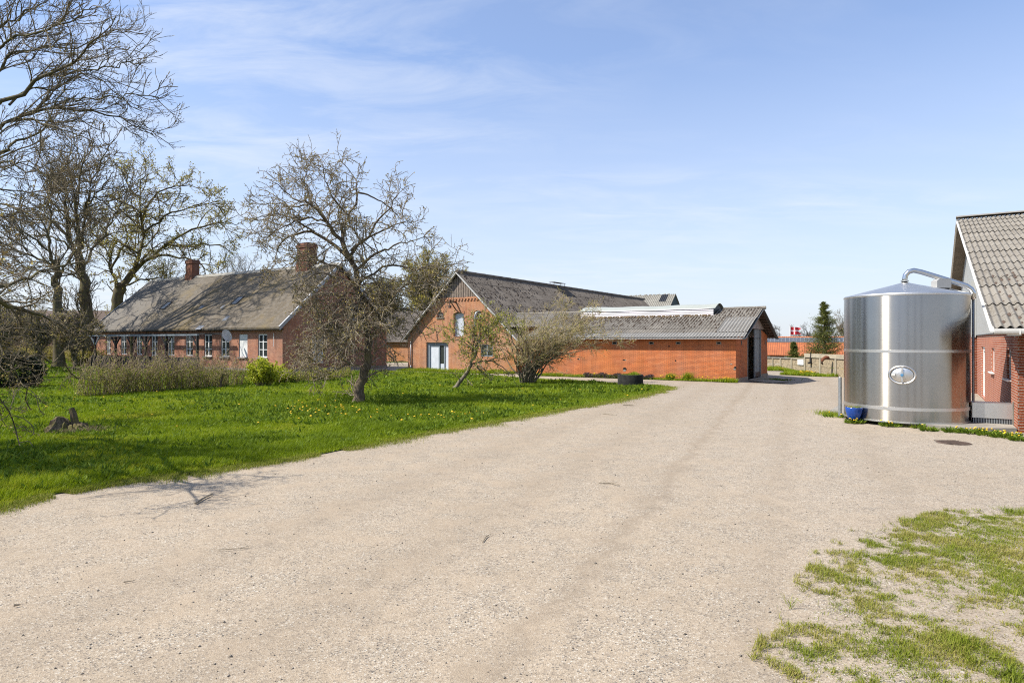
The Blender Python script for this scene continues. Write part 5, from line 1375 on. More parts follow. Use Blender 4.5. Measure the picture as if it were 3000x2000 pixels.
# ---- shed
SO = (-8.25, 35.04, 0); S0_, S1_ = -20.7, -8.25; SV0, SV1, SVR = 35.04, 43.2, 39.2; SZR = 4.05
ssl = (SZR-2.36)/(SVR-34.68)
shed = thing('shed', 'low orange brick shed with corrugated roof and an open gable doorway', 'shed', W(*SO[:2]), -TH)
Ps = lambda a, z, d: (a, SV0+d, z)
vents = [(u_at(px-7, SV0), u_at(px+7, SV0)) for px in (1640, 1800.6, 1908, 1987, 2106)]
vz = lambda u, py: H + (HY-py)*(-SU*u + CU*SV0)/F
vh = [(a, b, vz(a, 1008.6), vz(a, 1000.8)) for a, b in vents]
m = MB(); m.wall(Ps, S0_, S1_, -.15, 2.42, .3, vh)
Pq = lambda a, z, d: (S1_-d, a, z)
dv0, dv1, dz1 = 37.65, 41.2, 2.85
m.wall(Pq, SV0+.303, SV1, -.45, 2.3, .3, [(dv0, dv1, -.449, 2.3)])
# brick cheeks up to the roof line beside the doorway
for (va, vb) in ((SV0+.303, dv0), (dv1, SV1)):
    def rz(v): return SZR - .08 - abs(v-SVR)*ssl
    za, zb_ = min(rz(va), dz1), min(rz(vb), dz1)
    for d in (0, .3): m.face([Pq(va,2.3,d), Pq(vb,2.3,d), Pq(vb,zb_,d), Pq(va,za,d)], uv=[(va,2.3),(vb,2.3),(vb,zb_),(va,za)])
m.wall(lambda a, z, d: (a, SV1-d, z), S0_, S1_-.303, -.45, 2.1, .3, [])
m.build('wall', M['brick_shed'], shed, SO)
# gable board
m = MB(); vl, vr_ = SVR-(SZR-.1-dz1)/ssl, SVR+(SZR-.1-dz1)/ssl
for d in (-.03, .02): m.face([(S1_-d,vl,dz1),(S1_-d,vr_,dz1),(S1_-d,SVR,SZR-.1)])
m.face([(S1_+.03,vl,dz1),(S1_+.03,vr_,dz1),(S1_-.02,vr_,dz1),(S1_-.02,vl,dz1)])
m.build('gable_board', M['gablebd'], shed, SO)
# small vents
for a, b, z0, z1 in vh:
    f_ = MB(); f_.wall(lambda A, Z, d: (A, SV0-.02+d, Z), a, b, z0, z1, .1, [(a+.04, b-.04, z0+.03, z1-.03)])
    o = f_.build('vent', M['concrete'], shed, SO); q = MB(); q.box(a+.04, SV0+.05, z0+.03, b-.04, SV0+.07, z1-.03); q.build('vent_opening', M['dark'], o, SO)
for v in (36.3, 42.5):
    m = MB(); m.box(S1_-.02, v-.1, 1.92, S1_+.012, v+.1, 2.18); m.build('gable_vent', M['black'], shed, SO)
# damage in the brickwork
m = MB()
for px, py, w_, h_ in ((1694,1051,.08,.06),(1829,1054,.13,.06),(1830,1081,.16,.13),(1979,1056.5,.06,.06),(1960,1014,.06,.04),(2153,1078,.09,.1)):
    u = u_at(px, SV0); z_ = vz(u, py)
    n_ = 7; pts = [(u+math.cos(2*math.pi*i/n_)*w_*R.uniform(.5,1.1), SV0-.004, z_+math.sin(2*math.pi*i/n_)*h_*R.uniform(.5,1.1)) for i in range(n_)]
    m.face(pts)
m.build('spalled_bricks', M['dark'], shed, SO)
m = MB()
for px, py, w_, h_ in ((1830,1085,.14,.06),(1698,1052,.05,.04),(1833,1055,.07,.03),(2152,1081,.08,.05),(2143,1066,.07,.03)):
    u = u_at(px, SV0); z_ = vz(u, py); n_ = 7
    m.face([(u+math.cos(2*math.pi*i/n_)*w_*R.uniform(.5,1.1), SV0-.007, z_+math.sin(2*math.pi*i/n_)*h_*R.uniform(.5,1.1)) for i in range(n_)])
m.build('mortar_smears', M['concrete'], shed, SO)
# roof
sB = Vector((0, -1, -ssl)).normalized(); sB2 = Vector((0, 1, -ssl*1.03)).normalized()
sl_len = math.hypot(SVR-34.62, (SVR-34.62)*ssl); ue = -7.72
m = MB(); la = ue-(-25.3); UL = -20.95
m.corr((UL, SVR, SZR), (1,0,0), sB, ue-UL, sl_len, sub=8, sag=.03)
m.corr((-25.3, SVR, SZR), (1,0,0), sB, UL+25.3, (SVR-36.55)/-sB.y, sub=5, sag=.0)
m.corr((-25.3, SVR, SZR), (1,0,0), sB2, la, sl_len, sub=5, sag=.05)
sroof = m.build('roof', M['roof_shed'], shed, SO)
m = MB(); m.corr((UL, SVR+sB.y*(sl_len-.72), SZR+sB.z*(sl_len-.72)+.03), (1,0,0), sB, ue-UL-.001, .73, sub=8, course=2, sag=.03, lift=.005)
m.corr((ue-1.6, SVR+sB.y*1.75, SZR+sB.z*1.75+.03), (1,0,0), sB, 1.6, sl_len-1.75-.7, sub=8, course=3, lift=.008)
m.build('replaced_sheets', M['roof_new'], sroof, SO)
m = MB(); x_ = -25
while x_ < ue-.2:
    if not (-18.8 < x_ < -10.3): m.tube([(x_,SVR,SZR-.02),(x_+1.2,SVR,SZR)], .1, 8)
    x_ += 1.16
m.build('ridge_cap', M['roof_shed'], sroof, SO)
sn = Vector((0, -ssl, 1)).normalized()
def fsm():
    s = abs(R.gauss(1.3, .9)); s = min(max(s, .15), sl_len-.8); u = R.uniform(-20.8, ue-.1)
    if u > ue-1.6 and s > 1.6: u -= 3
    k = UL + (int((u-UL)/.177)+.5)*.177
    return Vector((k, SVR, SZR)) + sB*s + sn*.0, sn, sB
moss(900, fsm, sroof, SO, M['moss'], .03, .075)
def fsm2():
    s = R.gauss(1.12, .13); u = R.uniform(-19, -10.4)
    return Vector((u, SVR, SZR)) + sB*s + sn*.01, sn, sB
moss(420, fsm2, sroof, SO, M['moss_tan'], .03, .08, 'dry_moss')
# eave fascia & soffit & barge boards
m = MB(); m.box(UL, 34.66, 2.25, ue-.02, 34.70, 2.335); m.build('fascia', M['whitew'], shed, SO)
m = MB(); m.box(UL, 34.701, 2.27, ue-.03, SV0-.001, 2.30); m.build('soffit', M['boards'], shed, SO)
m = MB(); zz = lambda v: SZR-.09-abs(v-SVR)*ssl
m.bar((ue-.02,SVR,zz(SVR)+.0),(ue-.02,34.6,zz(34.6)),.05,.17,up=(1,0,0)); m.bar((ue-.02,SVR,zz(SVR)),(ue-.02,43.7,zz(43.7)),.05,.17,up=(1,0,0)); m.build('barge_board', M['trim'], shed, SO)
m = MB()
for v in np.arange(SVR+.35, 43.6, .42): m.bar((S1_-.1,v,zz(v)-.02),(ue-.06,v,zz(v)-.02),.07,.09)
for i in range(int((43.6-SVR)/.16)):
    v = SVR+.05+i*.16; m.bar((S1_-.1,v,zz(v)+.035),(ue-.05,v,zz(v)+.035),.13,.02)
m.build('rafter_ends', M['boards'], shed, SO)
# doorway: frame, sliding panel, interior, sill
for a_ in (dv0, dv1-.07):
    m = MB(); m.box(S1_-.06, a_, -.2, S1_+.03, a_+.07, dz1); m.build('door_jamb', M['galv'], shed, SO)
m = MB(); m.box(S1_-.10, 39.75, .02, S1_-.05, dv1-.075, dz1-.02)
for i in range(6): m.box(S1_-.05, 39.8+i*.23, .03, S1_-.04, 39.83+i*.23, dz1-.03)
m.build('sliding_door', M['panel'], shed, SO)
m = MB(); m.box(S1_-.13, 40.0, .021, S1_-.03, dv1-.08, .30); m.build('rusty_kick_plate', M['rust_dk'], shed, SO)
m = MB(); xi = S1_-3.4
m.face([(xi,35.4,-.3),(xi,42.9,-.3),(xi,42.9,2.3),(xi,SVR,3.85),(xi,35.4,2.3)]); m.face([(xi,36.9,-.3),(S1_-.3,36.9,-.3),(S1_-.3,36.9,3.0),(xi,36.9,3.0)]); m.face([(xi,42.7,-.3),(S1_-.3,42.7,-.3),(S1_-.3,42.7,2.4),(xi,42.7,2.4)])
m.build('inner_wall', M['plaster'], shed, SO)
m = MB(); m.face([(xi,36,-.02),(S1_-.01,36,-.02),(S1_-.01,42.9,-.02),(xi,42.9,-.02)]); m.build('inner_floor', M['concrete'], shed, SO)
m = MB(); m.face([(xi,37.4,2.75),(S1_-.32,37.4,2.75),(S1_-.32,41.4,2.75),(xi,41.4,2.75)]); m.build('inner_ceiling', M['dark'], shed, SO)
m = MB(); m.box(S1_-.3, dv0, -.45, S1_+.16, dv1, -.02); m.build('door_sill', M['concrete'], shed, SO)
m = MB()
m.box(S1_+.001, SV0-.02, -.3, S1_+.03, dv0-.02, .16); m.box(S1_+.001, dv1+.02, -.45, S1_+.03, SV1+.02, .12); m.build('plinth', M['concrete'], shed, SO)
# feed machine just inside the doorway
fm = thing('feed_machine', 'dark old feed machine with leaning shaft inside the shed doorway', 'machine', W(S1_-1.2, 38.4), -TH)
m = MB(); m.box(-.45,-.4,0,.4,.45,.55); m.lathe([(.3,.55),(.36,.75),(.30,.95),(.1,1.0)], 12); m.build('body', M['black'], fm)
m = MB(); m.tube([(-.1,.1,.5),(-.2,.15,1.6)], .06, 8); m.tube([(.15,.35,.15),(.0,.1,1.2)], .05, 8); m.box(-.32,-.05,1.35,-.1,.3,1.42); m.build('shaft', M['rust_dk'], fm)
m = MB(); m.tube([(-.3,-.25,.55),(-.35,-.25,1.55),(-.2,-.2,1.75)], .02, 6); m.build('handle', M['galv'], fm)
# lantern on the ridge
lan = []
l0, l1 = -18.8, -10.25; lv0 = 38.12; dvl = SVR-lv0
m = MB(); nz = 28
for s in (-1, 1):
    pz = [(z, SVR + s*(dvl + 0.010*math.cos((z-3.62)/.1*2*math.pi))) for z in np.linspace(3.6, 4.05, nz)]
    for i in range(nz-1):
        m.face([(l0,pz[i][1],pz[i][0]),(l1,pz[i][1],pz[i][0]),(l1,pz[i+1][1],pz[i+1][0]),(l0,pz[i+1][1],pz[i+1][0])])
lant = m.build('ridge_lantern', M['lantern_white'], sroof, SO)
m = MB(); n_ = 12
for s in (-1, 1):
    for j in range(20):
        a, b = l0-.1+(l1+.2-l0)*j/20, l0-.1+(l1+.2-l0)*(j+1)/20
        def sag(x_): return .035*math.sin((x_-l0)*2.2)*.5 - .05*math.sin(math.pi*(x_-l0)/(l1-l0))
        for i in range(n_):
            t0, t1 = i/n_, (i+1)/n_
            def q(t): return SVR + s*(dvl+.035)*(1-t), 4.04 + .33*math.sin(t*math.pi/2)**1.1
            (va, za), (vb, zb2) = q(t0), q(t1)
            m.face([(a,va,za+sag(a)),(b,va,za+sag(b)),(b,vb,zb2+sag(b)),(a,vb,zb2+sag(a))])
m.build('lantern_roof', M['lantern_roof'], lant, SO, smooth=True)
m = MB()
for e in (l1-.02, l0+.02): m.face([(e,lv0,3.55),(e,2*SVR-lv0,3.55),(e,2*SVR-lv0,4.04),(e,SVR,4.33),(e,lv0,4.04)])
m.build('lantern_end', M['trim'], lant, SO)

# ---- tower roof behind
tp = at(1980, 861, 80); tu, tv = UV(tp.x, tp.y)
tow = thing('grain_tower', 'pale corrugated roof with a black patch and teal gable behind the shed', 'tower', W(tu, tv), -TH); TOo = (tu, tv, 0)
tl = 6.3; tz = tp.z; tsl = .78
m = MB(); b_ = Vector((0,-1,-tsl)).normalized(); b2_ = Vector((0,1,-tsl)).normalized()
m.corr((tu-tl, tv, tz), (1,0,0), b_, tl, 4.2, pitch=.24, amp=.04, sub=6, course=1.6); m.corr((tu-tl, tv, tz), (1,0,0), b2_, tl, 4.2, pitch=.24, amp=.04, sub=6, course=1.6)
tr = m.build('roof', M['roof_tower'], tow, TOo)
m = MB(); m.corr((tu-1.75, tv+b_.y*.08, tz+b_.z*.08+.03), (1,0,0), b_, .85, 1.5, pitch=.24, amp=.04, sub=6, course=3); m.build('black_sheet', M['blacksheet'], tr, TOo)
m = MB()
for i in range(9):
    u = tu-tl+.3+i*.62+R.uniform(-.1,.1); m.tube([(u,tv,tz-.02),(u+.3,tv,tz+R.uniform(.0,.05))], .09, 7)
m.build('ridge_cap', M['roof_tower'], tr, TOo)
m = MB(); h_ = 3.2
m.face([(tu-.12,tv-h_,tz-h_*tsl-.1),(tu-.12,tv+h_,tz-h_*tsl-.1),(tu-.12,tv,tz-.06)]); m.build('gable', M['teal'], tow, TOo)
m = MB(); m.box(tu-tl+.1, tv-h_+.3, -.1, tu-.13, tv+h_-.3, tz-h_*tsl); m.build('wall', M['brick_barn'], tow, TOo)

# ---- wing closing the yard between farmhouse and barn
wg = thing('yard_wing', 'brick wing with dark corrugated roof seen between farmhouse and barn', 'outbuilding', W(-40, 52), -TH); WO = (-40, 52, 0)
m = MB(); m.wall(lambda a, z, d: (a, 52+d, z), -54, -32.6, -.1, 2.2, .3, [(-38.5,-37.3,0,2.0)]); m.wall(lambda a, z, d: (-32.6-d, a, z), 52.31, 60, -.1, 2.2, .3, []); gable_prism(m, 52, 60, 56, 2.2, 5.3, -32.9, -32.6); m.build('wall', M['brick_barn'], wg, WO)
m = MB(); q_ = Vector((0,-1,-.8)).normalized(); m.corr((-54.3,56,5.5), (1,0,0), q_, 22, 5.6, sub=4); q_ = Vector((0,1,-.8)).normalized(); m.corr((-54.3,56,5.5), (1,0,0), q_, 22, 5.6, sub=4); m.build('roof', M['roof_barn'], wg, WO)
m = MB(); m.box(-38.5, 52.12, 0, -37.3, 52.17, 2.0); m.build('door', M['darkwood'], wg, WO)

# far dark-red roof behind the trees on the left
fh = thing('far_barn', 'distant barn with a brown roof behind the trees at the left', 'barn', at(120, 998, 95)); fo = at(120, 998, 95); 
m = MB(); m.box(-9, 0, -.1-2.15, 9, 10, 2.4-2.15+.6); m.build('wall', M['brick_farm'], fh)
m = MB(); zr_ = at(120, 905, 95).z-2.15
for a, b in ((-.4, 5), (10.4, 5)): m.face([(-9.4,a,.5),(9.4,a,.5),(9.4,b,zr_),(-9.4,b,zr_)])
m.build('roof', M['rust_dk'], fh)

# ---- house on the right
HO = (1.9, 19.22, 0); HU, HV0, HV1, HVR = 1.9, 19.22, 53.8, 36.5; HZR = 7.79; HVE = 18.62; HZE = 2.47
hsl = (HZR-HZE)/(HVR-HVE); HUE = 1.36
hou = thing('brick_house', 'red brick house with white joints and a grey corrugated roof at the right edge', 'house', W(*HO[:2]), -TH)
def v_at(px, u):
    k = (px-1500)/F; Y = u/(CU*k - SU); return SU*k*Y + CU*Y
dvw = (v_at(2885.5, HU), v_at(2874.5, HU)); w1 = (v_at(2913, HU), v_at(2904, HU)); w2 = (v_at(2962, HU), v_at(2949, HU))
ghol = [(dvw[0], dvw[1], .08, 1.93), (w1[0], w1[1], 1.16, 1.92), (w2[0], w2[1], 1.16, 1.92)]
m = MB(); m.wall(lambda a, z, d: (HU+d, a, z), HV0, HV1, -.1, 2.38, .34, ghol)
m.wall(lambda a, z, d: (a, HV0+d, z), HU+.343, 14, -.1, 2.38, .34, [(3.2, 4.4, 1.1, 2.0)])
m.face([(HU,HV0,-.1),(HU+.343,HV0,-.1),(HU+.343,HV0,2.38),(HU,HV0,2.38)])
m.build('wall', M['brick_house'], hou, HO)
m = MB(); m.wall(lambda a, z, d: (HU-.17+d, a, z), 32.5, HV1, -.1, 2.3, .16, []); m.face([(HU-.17,32.5,-.1),(HU-.01,32.5,-.1),(HU-.01,32.5,2.3),(HU-.17,32.5,2.3)]); m.build('rear_wall', M['brick_house'], hou, HO)
m = MB(); m.box(HU-.20, 32.45, 2.3, HU-.04, HV1, 4.6); m.build('rear_cladding', M['grey_board'], hou, HO)
m = MB(); m.box(HU-.205, 32.8, 3.3, HU-.19, 34.2, 4.2); m.build('loft_opening', M['soffit'], hou, HO)
# cladding boards in the gable
m = MB(); v = HV0-.2
while v < HV1+.2:
    za = HZR-.16-abs(v-HVR)*hsl; zb2 = HZR-.16-abs(v+.14-HVR)*hsl
    if min(za, zb2) > 2.42:
        j = .004*(int(v/.15) % 2)
        m.box(HU-.035+j, v, 2.385, HU+.1, v+.143, min(za, zb2))
    v += .15
m.build('cladding', M['grey_board'], hou, HO)
m = MB(); m.box(HU-.05, HV0-.1, 2.36, HU-.001, HV1, 2.384); m.build('drip_rail', M['trim'], hou, HO)
Ph = lambda a, z, d: (HU+d, a, z)
o = sash(hou, HO, dvw[0], dvw[1], .08, 1.93, Ph, 0, 1, .16, name='door', label='narrow white door with glazed upper half')
for w_ in (w1, w2):
    sash(hou, HO, w_[0], w_[1], 1.16, 1.92, Ph, 0, 0, .06)
    mm = MB(); mm.box(HU-.09, w_[0]-.05, 1.12, HU+.08, w_[1]+.05, 1.158); mm.build('sill', M['white'], hou, HO)
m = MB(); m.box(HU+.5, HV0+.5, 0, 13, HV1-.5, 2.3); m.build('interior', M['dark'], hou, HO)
m = MB(); m.box(3.2, HV0+.1, 1.1, 4.4, HV0+.14, 2.0); m.build('window', M['white'], hou, HO)
hB = Vector((0,-1,-hsl)).normalized(); hB2 = Vector((0,1,-hsl)).normalized(); hl = math.hypot(HVR-HVE+.1, (HVR-HVE+.1)*hsl)
m = MB(); m.corr((HUE, HVR, HZR), (1,0,0), hB, 13, hl, pitch=.17, amp=.03, course=1.1, sub=10, lift=.022); m.corr((HUE, HVR, HZR), (1,0,0), hB2, 13, hl, pitch=.17, amp=.03, course=1.1, sub=6, lift=.022)
hroof = m.build('roof', M['roof_house'], hou, HO, smooth=True)
m = MB(); 
for s in (-1, 1): m.face([(HUE-.02,HVR,HZR+.15),(14,HVR,HZR+.15),(14,HVR+s*.3,HZR+.055-.3*hsl+.08),(HUE-.02,HVR+s*.3,HZR+.055-.3*hsl+.08)])
m.build('ridge_cap', M['roof_house'], hroof, HO)
hn = Vector((0,-hsl,1)).normalized()
def fhm():
    s = R.uniform(.45, 1)**.5*(hl-.2); u = HUE+.3+R.uniform(0,1)**.7*5; u = HUE + (int((u-HUE)/.17)+.5)*.17
    return Vector((u,HVR,HZR)) + hB*s + hn*.004, hn, hB
moss(420, fhm, hroof, HO, M['rust_dk'], .03, .08)
def fhy():
    s = R.uniform(0,1)**1.4*(hl-.4)
    return Vector((HUE+.16+R.uniform(-.03,.05),HVR,HZR)) + hB*s + hn*R.uniform(-.035,-.02), hn, hB
moss(330, fhy, hroof, HO, mat_plain('yellow_lichen', (0.42,0.32,0.06), .9, var=.3), .02, .05, 'yellow_lichen')
m = MB(); zf = lambda v: HZR-.10-abs(v-HVR)*hsl
m.bar((HUE+.02,HVR,zf(HVR)),(HUE+.02,HVE-.02,zf(HVE-.02)),.03,.1,up=(1,0,0)); m.bar((HUE+.02,HVR,zf(HVR)),(HUE+.02,HV1+.55,zf(HV1+.55)),.03,.1,up=(1,0,0)); m.build('barge_board', M['white'], hou, HO)
m = MB()
for s, ve in ((-1, HVE), (1, HV1+.6)): m.face([(HUE+.04,HVR,zf(HVR)-.05),(HU+.05,HVR,zf(HVR)-.05),(HU+.05,ve,zf(ve)-.05),(HUE+.04,ve,zf(ve)-.05)])
m.build('soffit', M['soffit'], hou, HO)
m = MB(); m.face([(HUE+.03,HVE+.02,HZE-.16),(14,HVE+.02,HZE-.16),(14,HV0,HZE-.16),(HUE+.03,HV0,HZE-.16)]); m.build('eave_soffit', M['grey_board'], hou, HO)
m = MB()
prof = [(-.065,.06),(-.062,.0),(-.045,-.045),(0,-.065),(.045,-.045),(.062,0),(.065,.06)]
for i in range(len(prof)-1):
    (a, b), (c, d) = prof[i], prof[i+1]
    m.face([(HUE+.05,HVE-.04+a,HZE-.10+b),(14,HVE-.04+a,HZE-.10+b),(14,HVE-.04+c,HZE-.10+d),(HUE+.05,HVE-.04+c,HZE-.10+d)])
m.face([(HUE+.05,HVE-.04+a,HZE-.10+b) for a, b in prof])
for u in np.arange(HUE+.5, 13, .9): m.box(u, HVE-.107, HZE-.17, u+.03, HVE-.1, HZE-.05)
m.build('gutter', M['whitew'], hou, HO)
m = MB(); m.box(HUE+.3, HVE+.03, HZE-.2, HUE+.55, HVE+.3, HZE-.02); m.build('eave_end', M['white'], hou, HO)
lamp = thing('wall_lamp', 'small white security lamp under the eave corner of the brick house', 'lamp', W(HU-.12, HV0+.55, 2.42), -TH)
m = MB(); m.box(-.16,-.1,-.02,.1,.1,.15); o = m.build('housing', M['white'], lamp); o.rotation_euler = (0, rad(-22), 0)
m = MB(); m.tube([(.05,0,0),(.1,0,-.12),(.12,-.1,-.18)], .015, 6); m.build('cable', M['white'], lamp)

# ---- slab and steel tank
sp_ = [gp(2430,1212).xy, gp(2466,1219,.0).xy, gp(2545,1236).xy, gp(2640,1249).xy, gp(2760,1259).xy, gp(2870,1266).xy, W(1.88, 19.2).xy, W(1.88, 23.5).xy, W(-2.2, 24.2).xy]
me = MB(); tri = tessellate_polygon([[Vector((p[0], p[1], 0)) for p in sp_]])
for t in tri: me.face([(sp_[i][0], sp_[i][1], .1) for i in t])
for i in range(len(sp_)):
    a, b = sp_[i], sp_[(i+1) % len(sp_)]; me.face([(a[0],a[1],-.05),(b[0],b[1],-.05),(b[0],b[1],.1),(a[0],a[1],.1)])
o = me.build('concrete_slab', M['concrete']); tag(o, kind='structure')
TC = Vector((10.5, 17.34, .1)); TR = 1.45
tank = thing('milk_tank', 'big upright brushed stainless steel milk tank beside the brick house', 'tank', TC)
def tz_(py, Y=16.1): return H + (HY-py)*Y/F - TC.z
zt = tz_(857); za = H + (HY-828)*17.34/F - TC.z
m = MB(); m.lathe([(TR,.015),(TR,zt-.03),(TR-.004,zt-.012),(TR-.02,zt)], 128); m.build('shell', M['steel'], tank, smooth=True)
m = MB(); m.lathe([(TR-.02,zt),(TR*.6,zt+(za-zt)*.42),(TR*.25,zt+(za-zt)*.78),(.11,za-.01),(.09,za)], 96); m.build('lid', M['steelband'], tank, smooth=True)
for z0, z1 in ((1033,1024.6),(1203.6,1193.5)):
    m = MB(); m.lathe([(TR-.001,tz_(z0)),(TR+.006,tz_(z0)+.003),(TR+.006,tz_(z1)-.003),(TR-.001,tz_(z1))], 128); m.build('band', M['steelband'], tank, smooth=False)
m = MB(); m.lathe([(TR+.012,-.0),(TR+.012,.035),(TR-.002,.04)], 128); m.build('foot_ring', M['steelband'], tank)
m = MB(); m.lathe([(TR+.002,zt-.06),(TR+.01,zt-.05),(TR+.01,zt-.02),(TR-.01,zt+.004)], 128); m.build('rim', M['steelband'], tank)
# hatch, set in the shell facing the yard
kx = (2643-1500)/F
ang = None
for a in np.linspace(math.pi, 1.5*math.pi, 800):
    X_, Y_ = TC.x + TR*math.cos(a), TC.y + TR*math.sin(a)
    if ang is None or abs(X_/Y_-kx) < ang[0]: ang = (abs(X_/Y_-kx), a)
ha = ang[1]; hz = tz_(1098.5, 16.05); nrmv = Vector((math.cos(ha), math.sin(ha), 0)); tang = Vector((-math.sin(ha), math.cos(ha), 0)); hc = nrmv*TR + Vector((0,0,hz))
def hp(a, b, d): # on the hatch: a along tangent, b up, d outward; follows the shell's curve
    sag_ = TR - math.sqrt(max(TR*TR - a*a, 0)); return hc + tang*a + Vector((0,0,b)) + nrmv*(d - sag_)
def ering(m, r0, d0, r1, d1, k=48, ax=.315, az=.238):
    for i in range(k):
        t0, t1 = 2*math.pi*i/k, 2*math.pi*(i+1)/k
        m.face([hp(ax*r0*math.cos(t0),az*r0*math.sin(t0),d0), hp(ax*r0*math.cos(t1),az*r0*math.sin(t1),d0), hp(ax*r1*math.cos(t1),az*r1*math.sin(t1),d1), hp(ax*r1*math.cos(t0),az*r1*math.sin(t0),d1)])
m = MB()
for a, b in (((1.0,.0),(.97,.03)),((.97,.03),(.90,.045)),((.90,.045),(.83,.035)),((.83,.035),(.78,.005))): ering(m, a[0], a[1], b[0], b[1])
hat = m.build('hatch', M['steelband'], tank, smooth=True)
m = MB(); rr_ = [(.775,.012),(.7,.016),(.55,.03),(.35,.04),(.15,.045),(.001,.046)]
for i in range(len(rr_)-1): ering(m, rr_[i][0], rr_[i][1], rr_[i+1][0], rr_[i+1][1])
m.build('hatch_cover', M['steelband'], hat, smooth=True)
m = MB(); ering(m, .79, .014, .765, .014); m.build('hatch_seal', M['black'], hat)
m = MB(); m.bar(hp(0,-.175,.06), hp(0,.185,.06), .035, .03, up=tuple(nrmv)); m.build('hatch_bar', M['steelband'], hat)
m = MB()
for i in range(6):
    a = math.pi*i/3; m.tube([hp(.02*math.cos(a),.02*math.sin(a),.065), hp(.02*math.cos(a),.02*math.sin(a),.10)], .017, 8)
m.tube([hp(0,0,.06), hp(0,0,.105)], .028, 10); m.build('hatch_knob', M['pvc_blue'], hat)
c0 = hp(-.185, 0, .05)
m = MB(); m.bar(hp(-.225,.005,.05), hp(-.145,.005,.055), .05, .03, up=tuple(nrmv)); m.build('hatch_plate', M['whitew'], hat)
# vent pipe over the lid and down the side
side = (Vector((.94,-.34,0))).normalized()
pend = side*(TR+.10)
m = MB(); pts = [Vector((0,0,za-.02)), Vector((0,0,za+.10)), Vector((.02,-.0,za+.2)), Vector((.09,-.03,za+.29)), Vector((.2,-.07,za+.32))]
zE = H+(HY-845)*17.0/F-TC.z
for t in np.linspace(.25, .9, 6): pts.append(Vector((pend.x*t, pend.y*t, za+.33 + (zE-za-.33)*((t-.15)/.85))))
pts += [Vector((pend.x*.97,pend.y*.97,zE-.03)), Vector((pend.x,pend.y,zE-.12)), Vector((pend.x,pend.y,zE-.3))]
m.tube(pts, .066, 16); m.build('vent_pipe', M['steel2'], tank, smooth=True)
m = MB(); m.tube([(pend.x,pend.y,zE-.3),(pend.x,pend.y,1.2),(pend.x,pend.y,.22),(pend.x+.05,pend.y-.02,.1),(pend.x+.15,pend.y,.04)], .03, 10); m.build('down_pipe', M['galv'], tank, smooth=True)
m = MB(); m.lathe([(.075,za+.02),(.095,za+.03),(.095,za+.055),(.07,za+.065)], 20); m.build('pipe_collar', M['steelband'], tank)
bx = Vector((11.25-TC.x, 17.0-TC.y)); zl = zt + (za-zt)*(1-bx.length/TR)
m = MB(); w_, d_, h_ = .185, .12, .12
pr = [(-w_,0),(w_,0),(w_,h_*1.6),(w_-.05,h_*2),(-w_+.07,h_*2),(-w_,h_*1.5)]
for s in (-1, 1): m.face([(bx.x+a, bx.y+s*d_, zl+.03+b) for a, b in pr])
for i in range(len(pr)):
    a, b = pr[i], pr[(i+1) % len(pr)]; m.face([(bx.x+a[0],bx.y-d_,zl+.03+a[1]),(bx.x+b[0],bx.y-d_,zl+.03+b[1]),(bx.x+b[0],bx.y+d_,zl+.03+b[1]),(bx.x+a[0],bx.y+d_,zl+.03+a[1])])
m.build('agitator_cover', M['greyplastic'], tank)
m = MB(); m.box(bx.x-.15, bx.y-.1, zl-.1, bx.x+.15, bx.y+.1, zl+.028); m.build('agitator_base', M['black'], tank)
m = MB(); a_, b_ = Vector((bx.x+.2,bx.y+.05,zl+.03)), side*1.38 + Vector((0,0,zt+.06)); m.bar(a_, b_, .05, .02); m.bar(a_-Vector((0,0,.05)), b_-Vector((0,0,.05)), .05, .015)
for t in (.2, .5, .8): q_ = a_.lerp(b_, t); m.tube([q_, q_-Vector((0,0,.06))], .012, 6)
m.build('cable_rail', M['whitew'], tank)
m = MB(); e0 = Vector((11.0,16.35,0))-Vector((TC.x,TC.y,0)); e0.z = zt+.05
m.tube([e0+Vector((0,.15,.05)), e0, e0+Vector((-.12,-.18,-.06)), e0+Vector((-.2,-.2,-.1))], .008, 5); m.build('green_cord', mat_plain('mint_cord', (.2,.5,.42), .6), tank)

# ---- steel cooler between tank and wall
cp = W(1.47, 20.2, .1); co = thing('cooling_unit', 'low stainless steel box on a dark slatted base between tank and house', 'cooling unit', cp, -TH)
m = MB(); m.box(-.40,-.25,.13,.40,.35,.50); m.build('steel_panel', M['steelband'], co)
m = MB(); m.box(-.385,-.2,0,.385,.3,.13); m.build('base', M['black'], co)
m = MB()
for i in range(24): m.box(-.38+i*.0325, -.23, .0, -.365+i*.0325, -.202, .128)
m.build('grille_slats', M['galv'], co)
m = MB(); m.box(.402,-.28,0,.42,-.2,.56); m.build('edge_post', M['concrete'], co)

# ---- bollard, pot, tub, drain cover
bo = gp(2461, 1222); bo.z = 0
m = MB(); hb = at(2461,1104.5,bo.y).z; m.tube([(0,0,-.1),(0,0,hb-.01),(0,0,hb)], [.045,.045,.040], 20); o = m.build('bollard', M['galv'], loc=bo, smooth=False); tag(o, 'plain grey steel post standing left of the milk tank', 'bollard')
po = Vector((8.95, 16.98, .1))
pot = thing('flower_pot', 'glossy blue glazed flower pot at the foot of the milk tank', 'flower pot', po)
m = MB(); m.lathe([(.001,.0),(.125,.0),(.135,.02),(.175,.12),(.2,.22),(.208,.29),(.206,.31),(.195,.312),(.185,.29)], 36); m.build('pot', M['bluepot'], pot, smooth=True)
m = MB(); m.lathe([(.187,.285),(.1,.30),(.001,.305)], 20); m.build('soil', M['rust_dk'], pot)
n = 260; a = rng.uniform(0, 2*np.pi, n); r = .17*np.sqrt(rng.uniform(size=n)); k = np.cos(a)*r > -.06
